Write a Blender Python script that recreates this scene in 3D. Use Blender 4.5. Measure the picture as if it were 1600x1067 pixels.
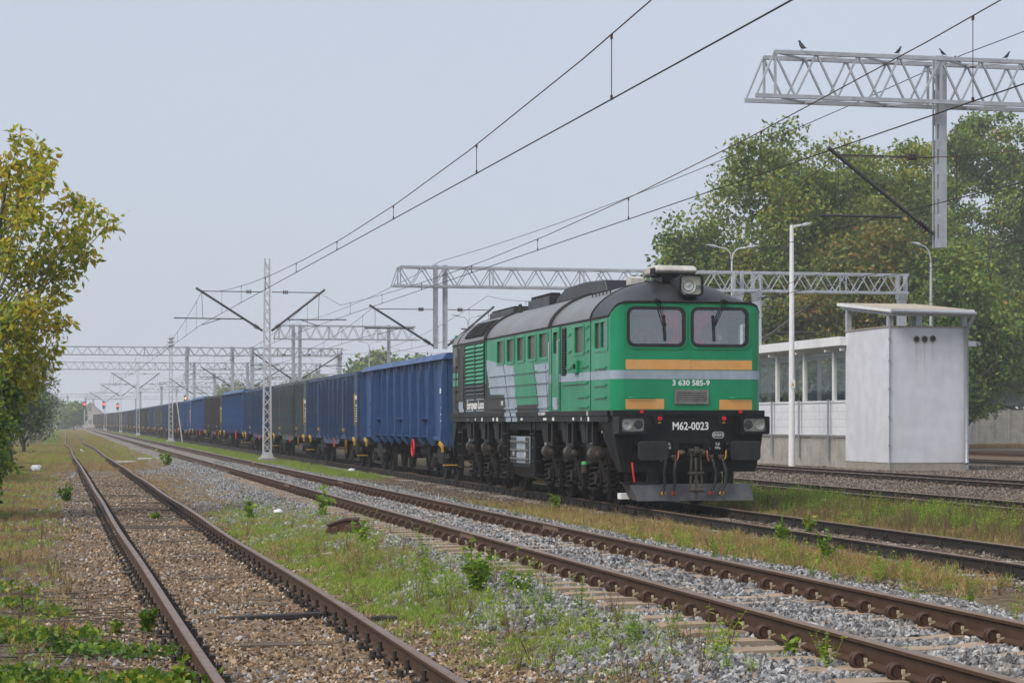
import bpy, bmesh, math, random
import numpy as np
from mathutils import Vector, Matrix
from mathutils.geometry import tessellate_polygon

for o in list(bpy.data.objects):
    bpy.data.objects.remove(o, do_unlink=True)
scene = bpy.context.scene
COL = scene.collection
R = math.radians
rng = np.random.default_rng(7)
random.seed(7)

# ------------------------------------------------------------------ camera, sky, sun, exposure
THETA = math.atan((800 - 97) / 3200)
cam_d = bpy.data.cameras.new('camera')
cam = bpy.data.objects.new('camera', cam_d)
COL.objects.link(cam)
cam.location = (0, 0, 1.63)
cam.rotation_euler = (R(90), 0, -THETA)
cam_d.sensor_width = 36
cam_d.lens = 72.0
cam_d.shift_y = (659 - 533.5) / 1600
cam_d.clip_end = 6000
cam_d.clip_start = 0.1
scene.camera = cam

SUN_EL, SUN_AZ = R(50), R(240)          # high soft sun behind the cloud, on the left of the camera
world = bpy.data.worlds.new('World')
scene.world = world
world.use_nodes = True
wn, wl = world.node_tree.nodes, world.node_tree.links
bg = wn['Background']
sky = wn.new('ShaderNodeTexSky')
sky.sky_type = 'NISHITA'
sky.sun_disc = False
sky.sun_elevation = SUN_EL
sky.sun_rotation = SUN_AZ
sky.air_density = 1.0
sky.dust_density = 4.0
cloud = wn.new('ShaderNodeMixRGB')      # an even overcast deck hides most of the clear sky
cloud.inputs[0].default_value = 0.90
cloud.inputs[2].default_value = (2.86, 3.14, 3.68, 1)
wl.new(sky.outputs[0], cloud.inputs[1])
cn = wn.new('ShaderNodeTexNoise')       # faint unevenness of the cloud deck, all round the sky
cn.inputs['Scale'].default_value = 2.2
cn.inputs['Detail'].default_value = 5
ctc = wn.new('ShaderNodeTexCoord')
wl.new(ctc.outputs['Generated'], cn.inputs['Vector'])
cmr = wn.new('ShaderNodeMapRange')
cmr.inputs['To Min'].default_value = 0.95
cmr.inputs['To Max'].default_value = 1.05
wl.new(cn.outputs['Fac'], cmr.inputs['Value'])
cmul = wn.new('ShaderNodeVectorMath')
cmul.operation = 'SCALE'
wl.new(cloud.outputs[0], cmul.inputs[0])
wl.new(cmr.outputs[0], cmul.inputs['Scale'])
wl.new(cmul.outputs[0], bg.inputs[0])
bg.inputs[1].default_value = 0.10
sun_d = bpy.data.lights.new('sun', 'SUN')
sun_d.energy = 1.5
sun_d.angle = R(32)
sun_d.color = (1.0, 0.95, 0.88)
sun = bpy.data.objects.new('sun', sun_d)
COL.objects.link(sun)
sun.rotation_euler = (R(90) - SUN_EL, 0, R(-60))
scene.view_settings.view_transform = 'Standard'
scene.view_settings.look = 'None'
scene.view_settings.exposure = 1.05
scene.view_settings.gamma = 1.0
scene.view_settings.use_curve_mapping = False
scene.cycles.use_denoising = True
scene.cycles.max_bounces = 6
scene.cycles.diffuse_bounces = 3
scene.cycles.glossy_bounces = 3
scene.cycles.transmission_bounces = 6
scene.cycles.transparent_max_bounces = 8
scene.cycles.volume_bounces = 1
scene.cycles.caustics_reflective = False
scene.cycles.caustics_refractive = False
scene.cycles.sample_clamp_indirect = 4

# ------------------------------------------------------------------ helpers
def tag(o, label, cat, group=None):
    o['label'] = label
    o['category'] = cat
    if group:
        o['group'] = group
    return o

def empty(name, loc=(0, 0, 0), rz=0, label=None, cat=None, group=None):
    o = bpy.data.objects.new(name, None)
    o.empty_display_size = 0.2
    COL.objects.link(o)
    o.location = loc
    o.rotation_euler = (0, 0, rz)
    if label:
        tag(o, label, cat, group)
    return o

def link_mesh(name, me, mat=None, parent=None, loc=None, rot=None):
    if mat is not None and not me.materials:
        me.materials.append(mat)
    o = bpy.data.objects.new(name, me)
    COL.objects.link(o)
    if parent is not None:
        o.parent = parent
    if loc is not None:
        o.location = loc
    if rot is not None:
        o.rotation_euler = rot
    return o

KIDS = {}
def copy_tree(o, parent=None):
    c = o.copy()
    COL.objects.link(c)
    c.parent = parent
    for ch in [k for k in ALLKIDS.get(o.name, [])]:
        copy_tree(ch, c)
    return c
ALLKIDS = {}
def index_kids(o):
    ks = [k for k in bpy.data.objects if k.parent is o]
    ALLKIDS[o.name] = ks
    for k in ks:
        index_kids(k)

def V(*a):
    return Vector(a)

class MB:
    def __init__(s):
        s.v, s.f, s.sm = [], [], []
    def add(s, vs, fs, smooth=False):
        b = len(s.v)
        s.v.extend([tuple(p) for p in vs])
        for f in fs:
            s.f.append([b + i for i in f])
            s.sm.append(smooth)
        return s
    def box(s, x0, x1, y0, y1, z0, z1):
        return s.add([(x0, y0, z0), (x1, y0, z0), (x1, y1, z0), (x0, y1, z0), (x0, y0, z1), (x1, y0, z1), (x1, y1, z1), (x0, y1, z1)],
                     [(0, 3, 2, 1), (4, 5, 6, 7), (0, 1, 5, 4), (1, 2, 6, 5), (2, 3, 7, 6), (3, 0, 4, 7)])
    def frame(s, p0, p1, up=(0, 0, 1)):
        p0, p1 = Vector(p0), Vector(p1)
        d = (p1 - p0).normalized()
        u = Vector(up)
        if abs(d.dot(u)) > 0.98:
            u = Vector((0, 1, 0)) if abs(d.y) < 0.9 else Vector((1, 0, 0))
        a = d.cross(u).normalized()
        b = a.cross(d).normalized()
        return p0, p1, d, a, b
    def bar(s, p0, p1, w, h=None, up=(0, 0, 1)):
        h = w if h is None else h
        p0, p1, d, a, b = s.frame(p0, p1, up)
        q = []
        for p in (p0, p1):
            for (i, j) in ((-1, -1), (1, -1), (1, 1), (-1, 1)):
                q.append(p + a * (i * w / 2) + b * (j * h / 2))
        return s.add(q, [(3, 2, 1, 0), (4, 5, 6, 7), (0, 1, 5, 4), (1, 2, 6, 5), (2, 3, 7, 6), (3, 0, 4, 7)])
    def cyl(s, p0, p1, r0, r1=None, n=12, caps=True, smooth=True):
        r1 = r0 if r1 is None else r1
        p0, p1, d, a, b = s.frame(p0, p1)
        q = []
        for p, r in ((p0, r0), (p1, r1)):
            for i in range(n):
                t = 2 * math.pi * i / n
                q.append(p + a * (r * math.cos(t)) + b * (r * math.sin(t)))
        s.add(q, [(i, (i + 1) % n, n + (i + 1) % n, n + i) for i in range(n)], smooth)
        if caps:
            s.add(q[:n], [list(range(n - 1, -1, -1))])
            s.add(q[n:], [list(range(n))])
        return s
    def tube(s, pts, r, n=6, r1=None, caps=True):
        pts = [Vector(p) for p in pts]
        m = len(pts)
        q = []
        pa = None
        for k, p in enumerate(pts):
            d = (pts[min(k + 1, m - 1)] - pts[max(k - 1, 0)]).normalized()
            if pa is None:
                u = Vector((0, 0, 1)) if abs(d.z) < 0.95 else Vector((1, 0, 0))
                a = d.cross(u).normalized()
            else:
                a = (pa - d * pa.dot(d)).normalized()
            pa = a
            b = d.cross(a)
            rr = r if r1 is None else r + (r1 - r) * k / (m - 1)
            for i in range(n):
                t = 2 * math.pi * i / n
                q.append(p + a * (rr * math.cos(t)) + b * (rr * math.sin(t)))
        fs = []
        for k in range(m - 1):
            for i in range(n):
                j = (i + 1) % n
                fs.append((k * n + i, k * n + j, k * n + n + j, k * n + n + i))
        s.add(q, fs, True)
        if caps:
            s.add(q[:n], [list(range(n - 1, -1, -1))])
            s.add(q[-n:], [list(range(n))])
        return s
    def prism(s, poly, axis, a0, a1):
        n = len(poly)
        def P(p, a):
            return {'x': (a, p[0], p[1]), 'y': (p[0], a, p[1]), 'z': (p[0], p[1], a)}[axis]
        q = [P(p, a0) for p in poly] + [P(p, a1) for p in poly]
        s.add(q, [(i, (i + 1) % n, n + (i + 1) % n, n + i) for i in range(n)])
        s.add(q[:n], [list(range(n - 1, -1, -1))])
        s.add(q[n:], [list(range(n))])
        return s
    def lathe(s, prof, c=(0, 0, 0), axis='z', n=20, smooth=True):
        q = []
        for (r, h) in prof:
            for i in range(n):
                t = 2 * math.pi * i / n
                u, w = r * math.cos(t), r * math.sin(t)
                p = {'z': (u, w, h), 'x': (h, u, w), 'y': (u, h, w)}[axis]
                q.append((p[0] + c[0], p[1] + c[1], p[2] + c[2]))
        fs = []
        for k in range(len(prof) - 1):
            for i in range(n):
                j = (i + 1) % n
                fs.append((k * n + i, k * n + j, k * n + n + j, k * n + n + i))
        return s.add(q, fs, smooth)
    def torus(s, c, axis, R_, r, n=20, m=8):
        prof = [(R_ + r * math.cos(2 * math.pi * k / m), r * math.sin(2 * math.pi * k / m)) for k in range(m + 1)]
        return s.lathe(prof, c, axis, n)
    def coil(s, c, R_, r, z0, z1, turns, n=12, m=5):
        k = int(turns * n)
        pts = [(c[0] + R_ * math.cos(2 * math.pi * i / n), c[1] + R_ * math.sin(2 * math.pi * i / n), z0 + (z1 - z0) * i / k) for i in range(k + 1)]
        return s.tube(pts, r, m)
    def ell(s, c, rx, ry, rz, n=12, m=8):
        q, fs = [], []
        for k in range(m + 1):
            ph = math.pi * k / m
            for i in range(n):
                t = 2 * math.pi * i / n
                q.append((c[0] + rx * math.sin(ph) * math.cos(t), c[1] + ry * math.sin(ph) * math.sin(t), c[2] + rz * math.cos(ph)))
        for k in range(m):
            for i in range(n):
                j = (i + 1) % n
                fs.append((k * n + i, k * n + n + i, k * n + n + j, k * n + j))
        return s.add(q, fs, True)
    def plate(s, outer, holes, axis, a, depth):
        """flat plate with holes; outer / holes are 2D loops; rim of depth along the axis"""
        loops = [outer] + holes
        polys = [[Vector((p[0], p[1], 0)) for p in l] for l in loops]
        flat = [p for l in loops for p in l]
        tris = tessellate_polygon(polys)
        def P(p, a_):
            return {'x': (a_, p[0], p[1]), 'y': (p[0], a_, p[1]), 'z': (p[0], p[1], a_)}[axis]
        s.add([P(p, a) for p in flat], [tuple(t) for t in tris])
        s.add([P(p, a + depth) for p in flat], [tuple(t) for t in tris])
        for l in loops:
            n = len(l)
            s.add([P(p, a) for p in l] + [P(p, a + depth) for p in l], [(i, (i + 1) % n, n + (i + 1) % n, n + i) for i in range(n)])
        return s
    def mesh(s, name):
        me = bpy.data.meshes.new(name)
        me.from_pydata(s.v, [], s.f)
        me.polygons.foreach_set('use_smooth', s.sm)
        me.update()
        return me
    def build(s, name, mat=None, parent=None, loc=None, rot=None, bevel=0, fix=True):
        me = s.mesh(name)
        if fix and len(me.polygons) < 20000:
            b = bmesh.new()
            b.from_mesh(me)
            if bevel:
                bmesh.ops.remove_doubles(b, verts=b.verts, dist=1e-5)
            bmesh.ops.recalc_face_normals(b, faces=b.faces)
            b.to_mesh(me)
            b.free()
        o = link_mesh(name, me, mat, parent, loc, rot)
        if bevel:
            m = o.modifiers.new('bevel', 'BEVEL')
            m.width = bevel
            m.segments = 2
            m.limit_method = 'ANGLE'
        return o

def rrect(x0, x1, z0, z1, r, n=5):
    out = []
    for (cx, cz, a0) in ((x1 - r, z0 + r, -90), (x1 - r, z1 - r, 0), (x0 + r, z1 - r, 90), (x0 + r, z0 + r, 180)):
        for k in range(n + 1):
            a = R(a0 + 90 * k / n)
            out.append((cx + r * math.cos(a), cz + r * math.sin(a)))
    return out

# ------------------------------------------------------------------ materials
def new_mat(name):
    m = bpy.data.materials.new(name)
    m.use_nodes = True
    nt = m.node_tree
    b = nt.nodes['Principled BSDF']
    return m, nt, nt.nodes, nt.links, b

def setsock(n, name, v):
    if name in n.inputs:
        n.inputs[name].default_value = v

def ramp(nt, src, stops):
    r = nt.nodes.new('ShaderNodeValToRGB')
    e = r.color_ramp.elements
    while len(e) < len(stops):
        e.new(0.5)
    for k, (p, c) in enumerate(stops):
        e[k].position = p
        e[k].color = (c[0], c[1], c[2], 1)
    nt.links.new(src, r.inputs[0])
    return r.outputs[0]

def noise(nt, scale, detail=4, rough=0.55, coord='Object', stretch=None):
    n = nt.nodes.new('ShaderNodeTexNoise')
    n.inputs['Scale'].default_value = scale
    n.inputs['Detail'].default_value = detail
    n.inputs['Roughness'].default_value = rough
    if coord == 'World':
        tc = nt.nodes.new('ShaderNodeNewGeometry')
        src = tc.outputs['Position']
    else:
        tc = nt.nodes.new('ShaderNodeTexCoord')
        src = tc.outputs[coord]
    if stretch:
        mp = nt.nodes.new('ShaderNodeMapping')
        mp.inputs['Scale'].default_value = stretch
        nt.links.new(src, mp.inputs[0])
        src = mp.outputs[0]
    nt.links.new(src, n.inputs['Vector'])
    return n.outputs['Fac']

def mixc(nt, fac, a, b, mode='MIX'):
    m = nt.nodes.new('ShaderNodeMixRGB')
    m.blend_type = mode
    for i, v in enumerate((fac, a, b)):
        if isinstance(v, (int, float)):
            m.inputs[i].default_value = v
        elif isinstance(v, (tuple, list)):
            m.inputs[i].default_value = (v[0], v[1], v[2], 1)
        else:
            nt.links.new(v, m.inputs[i])
    return m.outputs[0]

def mth(nt, op, a, b=None, clamp=False):
    m = nt.nodes.new('ShaderNodeMath')
    m.operation = op
    m.use_clamp = clamp
    for i, v in enumerate((a, b)):
        if v is None:
            continue
        if isinstance(v, (int, float)):
            m.inputs[i].default_value = v
        else:
            nt.links.new(v, m.inputs[i])
    return m.outputs[0]

def bump(nt, b, h, strength=0.3, dist=0.02):
    n = nt.nodes.new('ShaderNodeBump')
    n.inputs['Strength'].default_value = strength
    n.inputs['Distance'].default_value = dist
    nt.links.new(h, n.inputs['Height'])
    nt.links.new(n.outputs[0], b.inputs['Normal'])

def paint(name, col, rough=0.5, dirt=0.35, dirtcol=(0.09, 0.08, 0.065), scale=1.3, metal=0.0, spec=0.3, streak=True, fade=0.25):
    """painted / plain surface with fading, blotches and vertical dirt streaks"""
    m, nt, N, L, b = new_mat(name)
    a = noise(nt, scale, 6, 0.65)
    f1 = ramp(nt, a, [(0.42, (0, 0, 0)), (0.72, (1, 1, 1))])
    base = mixc(nt, fade, col, [min(1, c * 1.5 + 0.03) for c in col])
    v = noise(nt, scale * 3.1, 3, 0.5)
    base = mixc(nt, ramp(nt, v, [(0.35, (0, 0, 0)), (0.7, (1, 1, 1))]), col, base)
    fac = f1
    if streak:
        st = noise(nt, 6.0, 4, 0.6, 'Object', (1, 1, 0.09))
        fs = ramp(nt, st, [(0.50, (0, 0, 0)), (0.74, (1, 1, 1))])
        fac = mixc(nt, 0.5, f1, fs, 'ADD')
    fac = mth(nt, 'MULTIPLY', fac, dirt, True)
    c = mixc(nt, fac, base, dirtcol)
    L.new(c, b.inputs['Base Color'])
    rr = mth(nt, 'ADD', mth(nt, 'MULTIPLY', a, 0.35), rough - 0.17, True)
    L.new(rr, b.inputs['Roughness'])
    b.inputs['Metallic'].default_value = metal
    setsock(b, 'Specular IOR Level', spec)
    fine = noise(nt, 40, 3, 0.6)
    bump(nt, b, mth(nt, 'ADD', mth(nt, 'MULTIPLY', fine, 0.2), a), 0.12, 0.01)
    return m

def emis(name, col, strength):
    m, nt, N, L, b = new_mat(name)
    b.inputs['Base Color'].default_value = (*col, 1)
    setsock(b, 'Emission Color', (*col, 1))
    setsock(b, 'Emission Strength', strength)
    return m

def glass(name, tint=(0.75, 0.82, 0.80), rough=0.03, alpha=0.35, fr=1.0):
    m, nt, N, L, b = new_mat(name)
    tr = N.new('ShaderNodeBsdfTransparent')
    tr.inputs[0].default_value = (*tint, 1)
    gl = N.new('ShaderNodeBsdfGlossy')
    gl.inputs['Roughness'].default_value = rough
    gl.inputs['Color'].default_value = (0.9, 0.93, 0.95, 1)
    lw = N.new('ShaderNodeFresnel')
    lw.inputs['IOR'].default_value = 1.5
    f = mth(nt, 'ADD', mth(nt, 'MULTIPLY', lw.outputs[0], fr), alpha * 0.3, True)
    mx = N.new('ShaderNodeMixShader')
    L.new(f, mx.inputs[0])
    L.new(tr.outputs[0], mx.inputs[1])
    L.new(gl.outputs[0], mx.inputs[2])
    L.new(mx.outputs[0], N['Material Output'].inputs[0])
    return m

def leafy(name, stops, rough=0.55, trans=0.35):
    """leaves: every leaf gets its own hue from a ramp"""
    m, nt, N, L, b = new_mat(name)
    g = N.new('ShaderNodeNewGeometry')
    big = noise(nt, 0.35, 2, 0.5, 'World')
    k = mth(nt, 'ADD', mth(nt, 'MULTIPLY', g.outputs['Random Per Island'], 0.75), mth(nt, 'MULTIPLY', mth(nt, 'SUBTRACT', big, 0.38), 1.1), True)
    c = ramp(nt, k, stops)
    L.new(c, b.inputs['Base Color'])
    b.inputs['Roughness'].default_value = rough
    t = N.new('ShaderNodeBsdfTranslucent')
    L.new(c, t.inputs[0])
    mx = N.new('ShaderNodeMixShader')
    mx.inputs[0].default_value = trans
    L.new(b.outputs[0], mx.inputs[1])
    L.new(t.outputs[0], mx.inputs[2])
    L.new(mx.outputs[0], N['Material Output'].inputs[0])
    return m

def rocky(name, stops, scale=18):
    """stones: every stone its own tone"""
    m, nt, N, L, b = new_mat(name)
    oi = N.new('ShaderNodeObjectInfo')
    c = ramp(nt, oi.outputs['Random'], stops)
    nn = noise(nt, scale, 4, 0.7, 'World')
    c = mixc(nt, 0.35, c, ramp(nt, nn, [(0.3, (0.25, 0.25, 0.25)), (0.7, (0.9, 0.9, 0.9))]), 'OVERLAY')
    pt = noise(nt, 1.1, 4, 0.6, 'World')
    c = mixc(nt, ramp(nt, pt, [(0.42, (0, 0, 0)), (0.72, (0.75, 0.75, 0.75))]), c, mixc(nt, 0.55, c, (0.10, 0.075, 0.05)))
    L.new(c, b.inputs['Base Color'])
    b.inputs['Roughness'].default_value = 0.8
    setsock(b, 'Specular IOR Level', 0.3)
    return m

M = {}
M['green'] = paint('green_paint', (0.0, 0.245, 0.10), 0.32, 0.36, (0.010, 0.10, 0.05), 0.9, fade=0.12, spec=0.45)
M['livery_grey'] = paint('pale_grey_stripe_paint', (0.31, 0.375, 0.44), 0.4, 0.28, (0.10, 0.10, 0.10))
M['livery_dark'] = paint('charcoal_body_paint', (0.028, 0.027, 0.025), 0.45, 0.4, (0.07, 0.065, 0.058), spec=0.3, fade=0.1)
M['orange'] = paint('faded_orange_paint', (0.62, 0.30, 0.085), 0.55, 0.4, (0.62, 0.44, 0.22), 2.0, streak=False)
M['roof'] = paint('locomotive_roof_black_paint', (0.018, 0.018, 0.021), 0.4, 0.45, (0.05, 0.047, 0.045), 0.8, spec=0.4, fade=0.0)
M['roof_grey'] = paint('locomotive_roof_dusty_grey_paint', (0.145, 0.141, 0.145), 0.38, 0.5, (0.19, 0.185, 0.18), 0.8, spec=0.5)
M['frame_black'] = paint('underframe_black_paint', (0.010, 0.010, 0.011), 0.5, 0.6, (0.035, 0.030, 0.025), 1.1, spec=0.25, fade=0.0)
M['front_black'] = paint('front_apron_black_paint', (0.006, 0.007, 0.008), 0.42, 0.35, (0.025, 0.024, 0.022), 1.5, spec=0.25, fade=0.0)
M['bogie'] = paint('bogie_oily_black', (0.008, 0.007, 0.0065), 0.55, 0.7, (0.030, 0.023, 0.017), 2.5, spec=0.25, fade=0.0)
M['gear_steel'] = paint('greasy_steel', (0.075, 0.065, 0.052), 0.45, 0.8, (0.015, 0.013, 0.011), 5, metal=0.3, streak=False)
M['rubber'] = paint('black_rubber', (0.014, 0.0145, 0.016), 0.55, 0.5, (0.05, 0.05, 0.052), 4, spec=0.3, streak=False)
M['plow'] = paint('scraped_dark_steel', (0.075, 0.08, 0.092), 0.35, 0.6, (0.14, 0.12, 0.10), 4, metal=0.3)
M['white'] = paint('white_lettering', (0.78, 0.78, 0.76), 0.5, 0.15, (0.4, 0.4, 0.38), 6, streak=False)
M['lamp_reflector'] = paint('lamp_reflector', (0.85, 0.84, 0.78), 0.25, 0.2, (0.5, 0.47, 0.4), 6, metal=0.4, streak=False)
M['lamp_bezel'] = paint('lamp_bezel_cream', (0.72, 0.68, 0.57), 0.4, 0.3, (0.4, 0.36, 0.3), 6, streak=False)
M['lens_dark'] = paint('dark_red_lens', (0.05, 0.045, 0.05), 0.2, 0.1, (0.1, 0.1, 0.1), 6, streak=False)
M['red'] = paint('red_paint', (0.55, 0.02, 0.02), 0.45, 0.25, (0.15, 0.03, 0.03), 6, streak=False)
M['pink_cloth'] = paint('pink_red_curtain_cloth', (0.85, 0.13, 0.17), 0.8, 0.1, (0.4, 0.05, 0.07), 5, streak=False)
M['yellow'] = paint('yellow_paint', (0.50, 0.30, 0.02), 0.5, 0.5, (0.25, 0.16, 0.04), 6, streak=False)
M['brass_handle'] = paint('salmon_tap_handle', (0.50, 0.16, 0.09), 0.45, 0.3, (0.2, 0.08, 0.05), 6, streak=False)
M['cab_inside'] = paint('cab_interior_grey', (0.68, 0.69, 0.70), 0.7, 0.3, (0.45, 0.45, 0.45), 1.2, streak=False)
M['dark_inside'] = paint('dark_interior', (0.02, 0.02, 0.02), 0.8, 0.2, (0.04, 0.04, 0.04), 1.2, streak=False)
M['dusty_glass'] = paint('dusty_window_pane', (0.055, 0.052, 0.036), 0.3, 0.5, (0.10, 0.095, 0.07), 2.2, spec=0.35)
M['glass'] = glass('cab_window_glass', (0.94, 0.95, 0.95), 0.02, 0.40)
M['shelter_glass'] = glass('shelter_pane_glass', (0.90, 0.93, 0.91), 0.02, 0.0, 0.12)
M['clear_glass'] = glass('lamp_cover_glass', (0.97, 0.97, 0.96), 0.02, 0.0, 0.5)
M['ac'] = paint('roof_unit_off_white', (0.50, 0.48, 0.44), 0.5, 0.5, (0.2, 0.18, 0.15), 4)
M['grille'] = paint('bare_grille_metal', (0.30, 0.30, 0.27), 0.35, 0.5, (0.08, 0.08, 0.07), 8, metal=0.6)
M['wagon_blue'] = paint('wagon_blue_paint', (0.024, 0.074, 0.195), 0.45, 0.45, (0.035, 0.045, 0.065), 0.7, fade=0.45, spec=0.35)
M['wagon_blue2'] = paint('wagon_navy_paint', (0.020, 0.052, 0.125), 0.5, 0.5, (0.085, 0.048, 0.034), 0.9, fade=0.45, spec=0.3)
M['wagon_dark'] = paint('wagon_sooty_green_grey_paint', (0.030, 0.034, 0.036), 0.55, 0.6, (0.070, 0.048, 0.034), 0.8, fade=0.4)
M['wagon_grey'] = paint('wagon_weathered_slate_paint', (0.055, 0.080, 0.090), 0.6, 0.6, (0.085, 0.058, 0.042), 0.8, fade=0.5)
M['galv'] = paint('galvanised_steel', (0.42, 0.44, 0.47), 0.5, 0.4, (0.20, 0.19, 0.18), 2.5, metal=0.2)
M['galv_white'] = paint('pale_painted_steel', (0.52, 0.53, 0.55), 0.5, 0.4, (0.26, 0.24, 0.22), 2.5)
M['arm_tube'] = paint('dark_cantilever_tube', (0.06, 0.06, 0.062), 0.45, 0.4, (0.10, 0.09, 0.085), 5, metal=0.3)
M['wire'] = paint('overhead_wire', (0.022, 0.018, 0.016), 0.6, 0.3, (0.05, 0.03, 0.02), 5, streak=False)
M['wire_rust'] = paint('rusty_copper_wire', (0.075, 0.030, 0.018), 0.6, 0.3, (0.04, 0.03, 0.02), 5, streak=False)
M['insulator'] = paint('brown_glazed_insulator', (0.045, 0.03, 0.026), 0.2, 0.2, (0.08, 0.07, 0.06), 5, streak=False)
M['concrete'] = paint('weathered_concrete', (0.36, 0.34, 0.30), 0.85, 0.5, (0.16, 0.15, 0.125), 1.6)
M['render_white'] = paint('white_rendered_wall', (0.56, 0.57, 0.61), 0.9, 0.34, (0.44, 0.43, 0.41), 0.6, spec=0.2)
M['plinth'] = paint('grey_plinth', (0.30, 0.27, 0.22), 0.85, 0.4, (0.18, 0.16, 0.14), 2)
M['white_frame'] = paint('white_coated_frame', (0.72, 0.72, 0.72), 0.45, 0.2, (0.45, 0.44, 0.42), 2)
M['white_panel'] = paint('white_wall_panel', (0.66, 0.67, 0.70), 0.7, 0.2, (0.45, 0.44, 0.42), 1.2)
M['zinc'] = paint('zinc_pipe', (0.33, 0.35, 0.38), 0.4, 0.3, (0.2, 0.2, 0.2), 3, metal=0.4)
M['roof_sheet'] = paint('tan_roof_sheet', (0.42, 0.35, 0.27), 0.6, 0.4, (0.25, 0.2, 0.16), 1.5)
M['tar'] = paint('black_tar_roof', (0.03, 0.03, 0.032), 0.35, 0.5, (0.16, 0.16, 0.17), 1.0)
M['bark'] = paint('grey_brown_bark', (0.075, 0.060, 0.045), 0.9, 0.6, (0.13, 0.12, 0.10), 3)
M['twig'] = paint('pale_twig_bark', (0.16, 0.14, 0.11), 0.85, 0.4, (0.08, 0.07, 0.05), 6, streak=False)
M['feather'] = paint('black_feathers', (0.012, 0.012, 0.015), 0.5, 0.3, (0.03, 0.03, 0.035), 9, streak=False)
M['rail_rust'] = paint('rusty_rail_side', (0.060, 0.030, 0.016), 0.6, 0.6, (0.095, 0.050, 0.026), 1.8, streak=False)
M['rail_rust_dark'] = paint('dark_rail_side', (0.020, 0.016, 0.013), 0.55, 0.6, (0.045, 0.036, 0.028), 1.8, streak=False)
M['rail_head'] = paint('dull_brown_rail_head', (0.22, 0.145, 0.10), 0.36, 0.4, (0.10, 0.06, 0.04), 3.0, metal=0.35, streak=False)
M['rail_head_t1'] = paint('bronze_brown_rail_head', (0.17, 0.095, 0.053), 0.36, 0.4, (0.11, 0.065, 0.045), 3.0, metal=0.35, streak=False)
M['clip'] = paint('rusty_clip', (0.060, 0.030, 0.020), 0.6, 0.5, (0.11, 0.055, 0.03), 14, streak=False)
M['pad'] = paint('pale_plastic_insulator', (0.50, 0.44, 0.30), 0.6, 0.4, (0.2, 0.15, 0.1), 14, streak=False)
M['bolt'] = paint('dark_greasy_bolt', (0.025, 0.021, 0.018), 0.5, 0.5, (0.06, 0.042, 0.03), 14, streak=False)
M['sleeper'] = paint('rust_stained_concrete_sleeper', (0.32, 0.25, 0.18), 0.85, 0.6, (0.25, 0.14, 0.075), 2.0, streak=False)
M['timber'] = paint('old_timber_sleeper', (0.085, 0.066, 0.048), 0.9, 0.6, (0.17, 0.13, 0.09), 4, streak=False)
M['tarred'] = paint('black_tarred_timber', (0.022, 0.020, 0.019), 0.7, 0.4, (0.07, 0.06, 0.05), 6, streak=False)
M['litter'] = paint('white_plastic', (0.75, 0.76, 0.78), 0.4, 0.2, (0.5, 0.5, 0.5), 8, streak=False)
M['brick'] = paint('far_house_wall', (0.42, 0.36, 0.30), 0.85, 0.3, (0.25, 0.2, 0.18), 0.5)
M['tile'] = paint('red_roof_tiles', (0.40, 0.11, 0.06), 0.8, 0.3, (0.25, 0.08, 0.05), 0.5)
M['window'] = paint('far_window_pane', (0.10, 0.12, 0.14), 0.15, 0.2, (0.2, 0.2, 0.2), 1)
M['signal_red'] = emis('signal_red_light', (1.0, 0.03, 0.02), 5.0)
M['signal_amber'] = emis('signal_amber_light', (1.0, 0.16, 0.03), 5.0)
M['black'] = paint('matt_black', (0.012, 0.012, 0.012), 0.7, 0.2, (0.03, 0.03, 0.03), 3, streak=False)
M['green_cap'] = paint('green_plastic_cap', (0.02, 0.28, 0.06), 0.4, 0.2, (0.02, 0.1, 0.03), 8, streak=False)

# ------------------------------------------------------------------ ground
PROF = [(-900, -1.2), (-60, -0.5), (-6, -0.12), (-1.5, -0.10), (-0.3, -0.15), (0.6, -0.165), (2.8, -0.165), (3.4, -0.13), (3.9, -0.02), (4.35, 0.03), (7.3, 0.03),
        (7.7, 0.0), (8.6, -0.14), (9.8, -0.17), (13.2, -0.17), (17, -0.15), (20, -0.16), (22, -0.12), (22.8, -0.09), (26.2, -0.09), (27.5, -0.13), (40, -0.12), (60, -0.1), (1200, -0.6)]
PX = np.array([p[0] for p in PROF]); PZ = np.array([p[1] for p in PROF])
def gz(x, y):
    x = np.asarray(x, float); y = np.asarray(y, float)
    z = np.interp(x, PX, PZ)
    w = 0.012 * np.sin(x * 2.3 + 1.3 * np.sin(y * 0.9)) + 0.012 * np.sin(y * 1.7 + x * 1.1) + 0.008 * np.sin(x * 5.1 - y * 3.3)
    far = np.clip((y - 60) / 60, 0, 1) * 0.03
    return z + w - far * 0
def gzf(x, y):
    return float(gz(x, y))
def t1x(y):
    """centre line of the old siding: slightly skewed and wavy"""
    y = np.asarray(y, float)
    base = np.interp(y, [0, 12, 30, 65, 90, 130, 190, 320, 700], [1.76, 1.73, 1.60, 1.47, 1.36, 1.18, 1.03, 1.25, 3.0])
    return base + 0.05 * np.sin(y * 0.11) * np.clip((y - 60) / 60, 0, 1) + 0.07 * np.sin(y * 0.06 + 1) * np.clip((y - 90) / 60, 0, 1)

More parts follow.
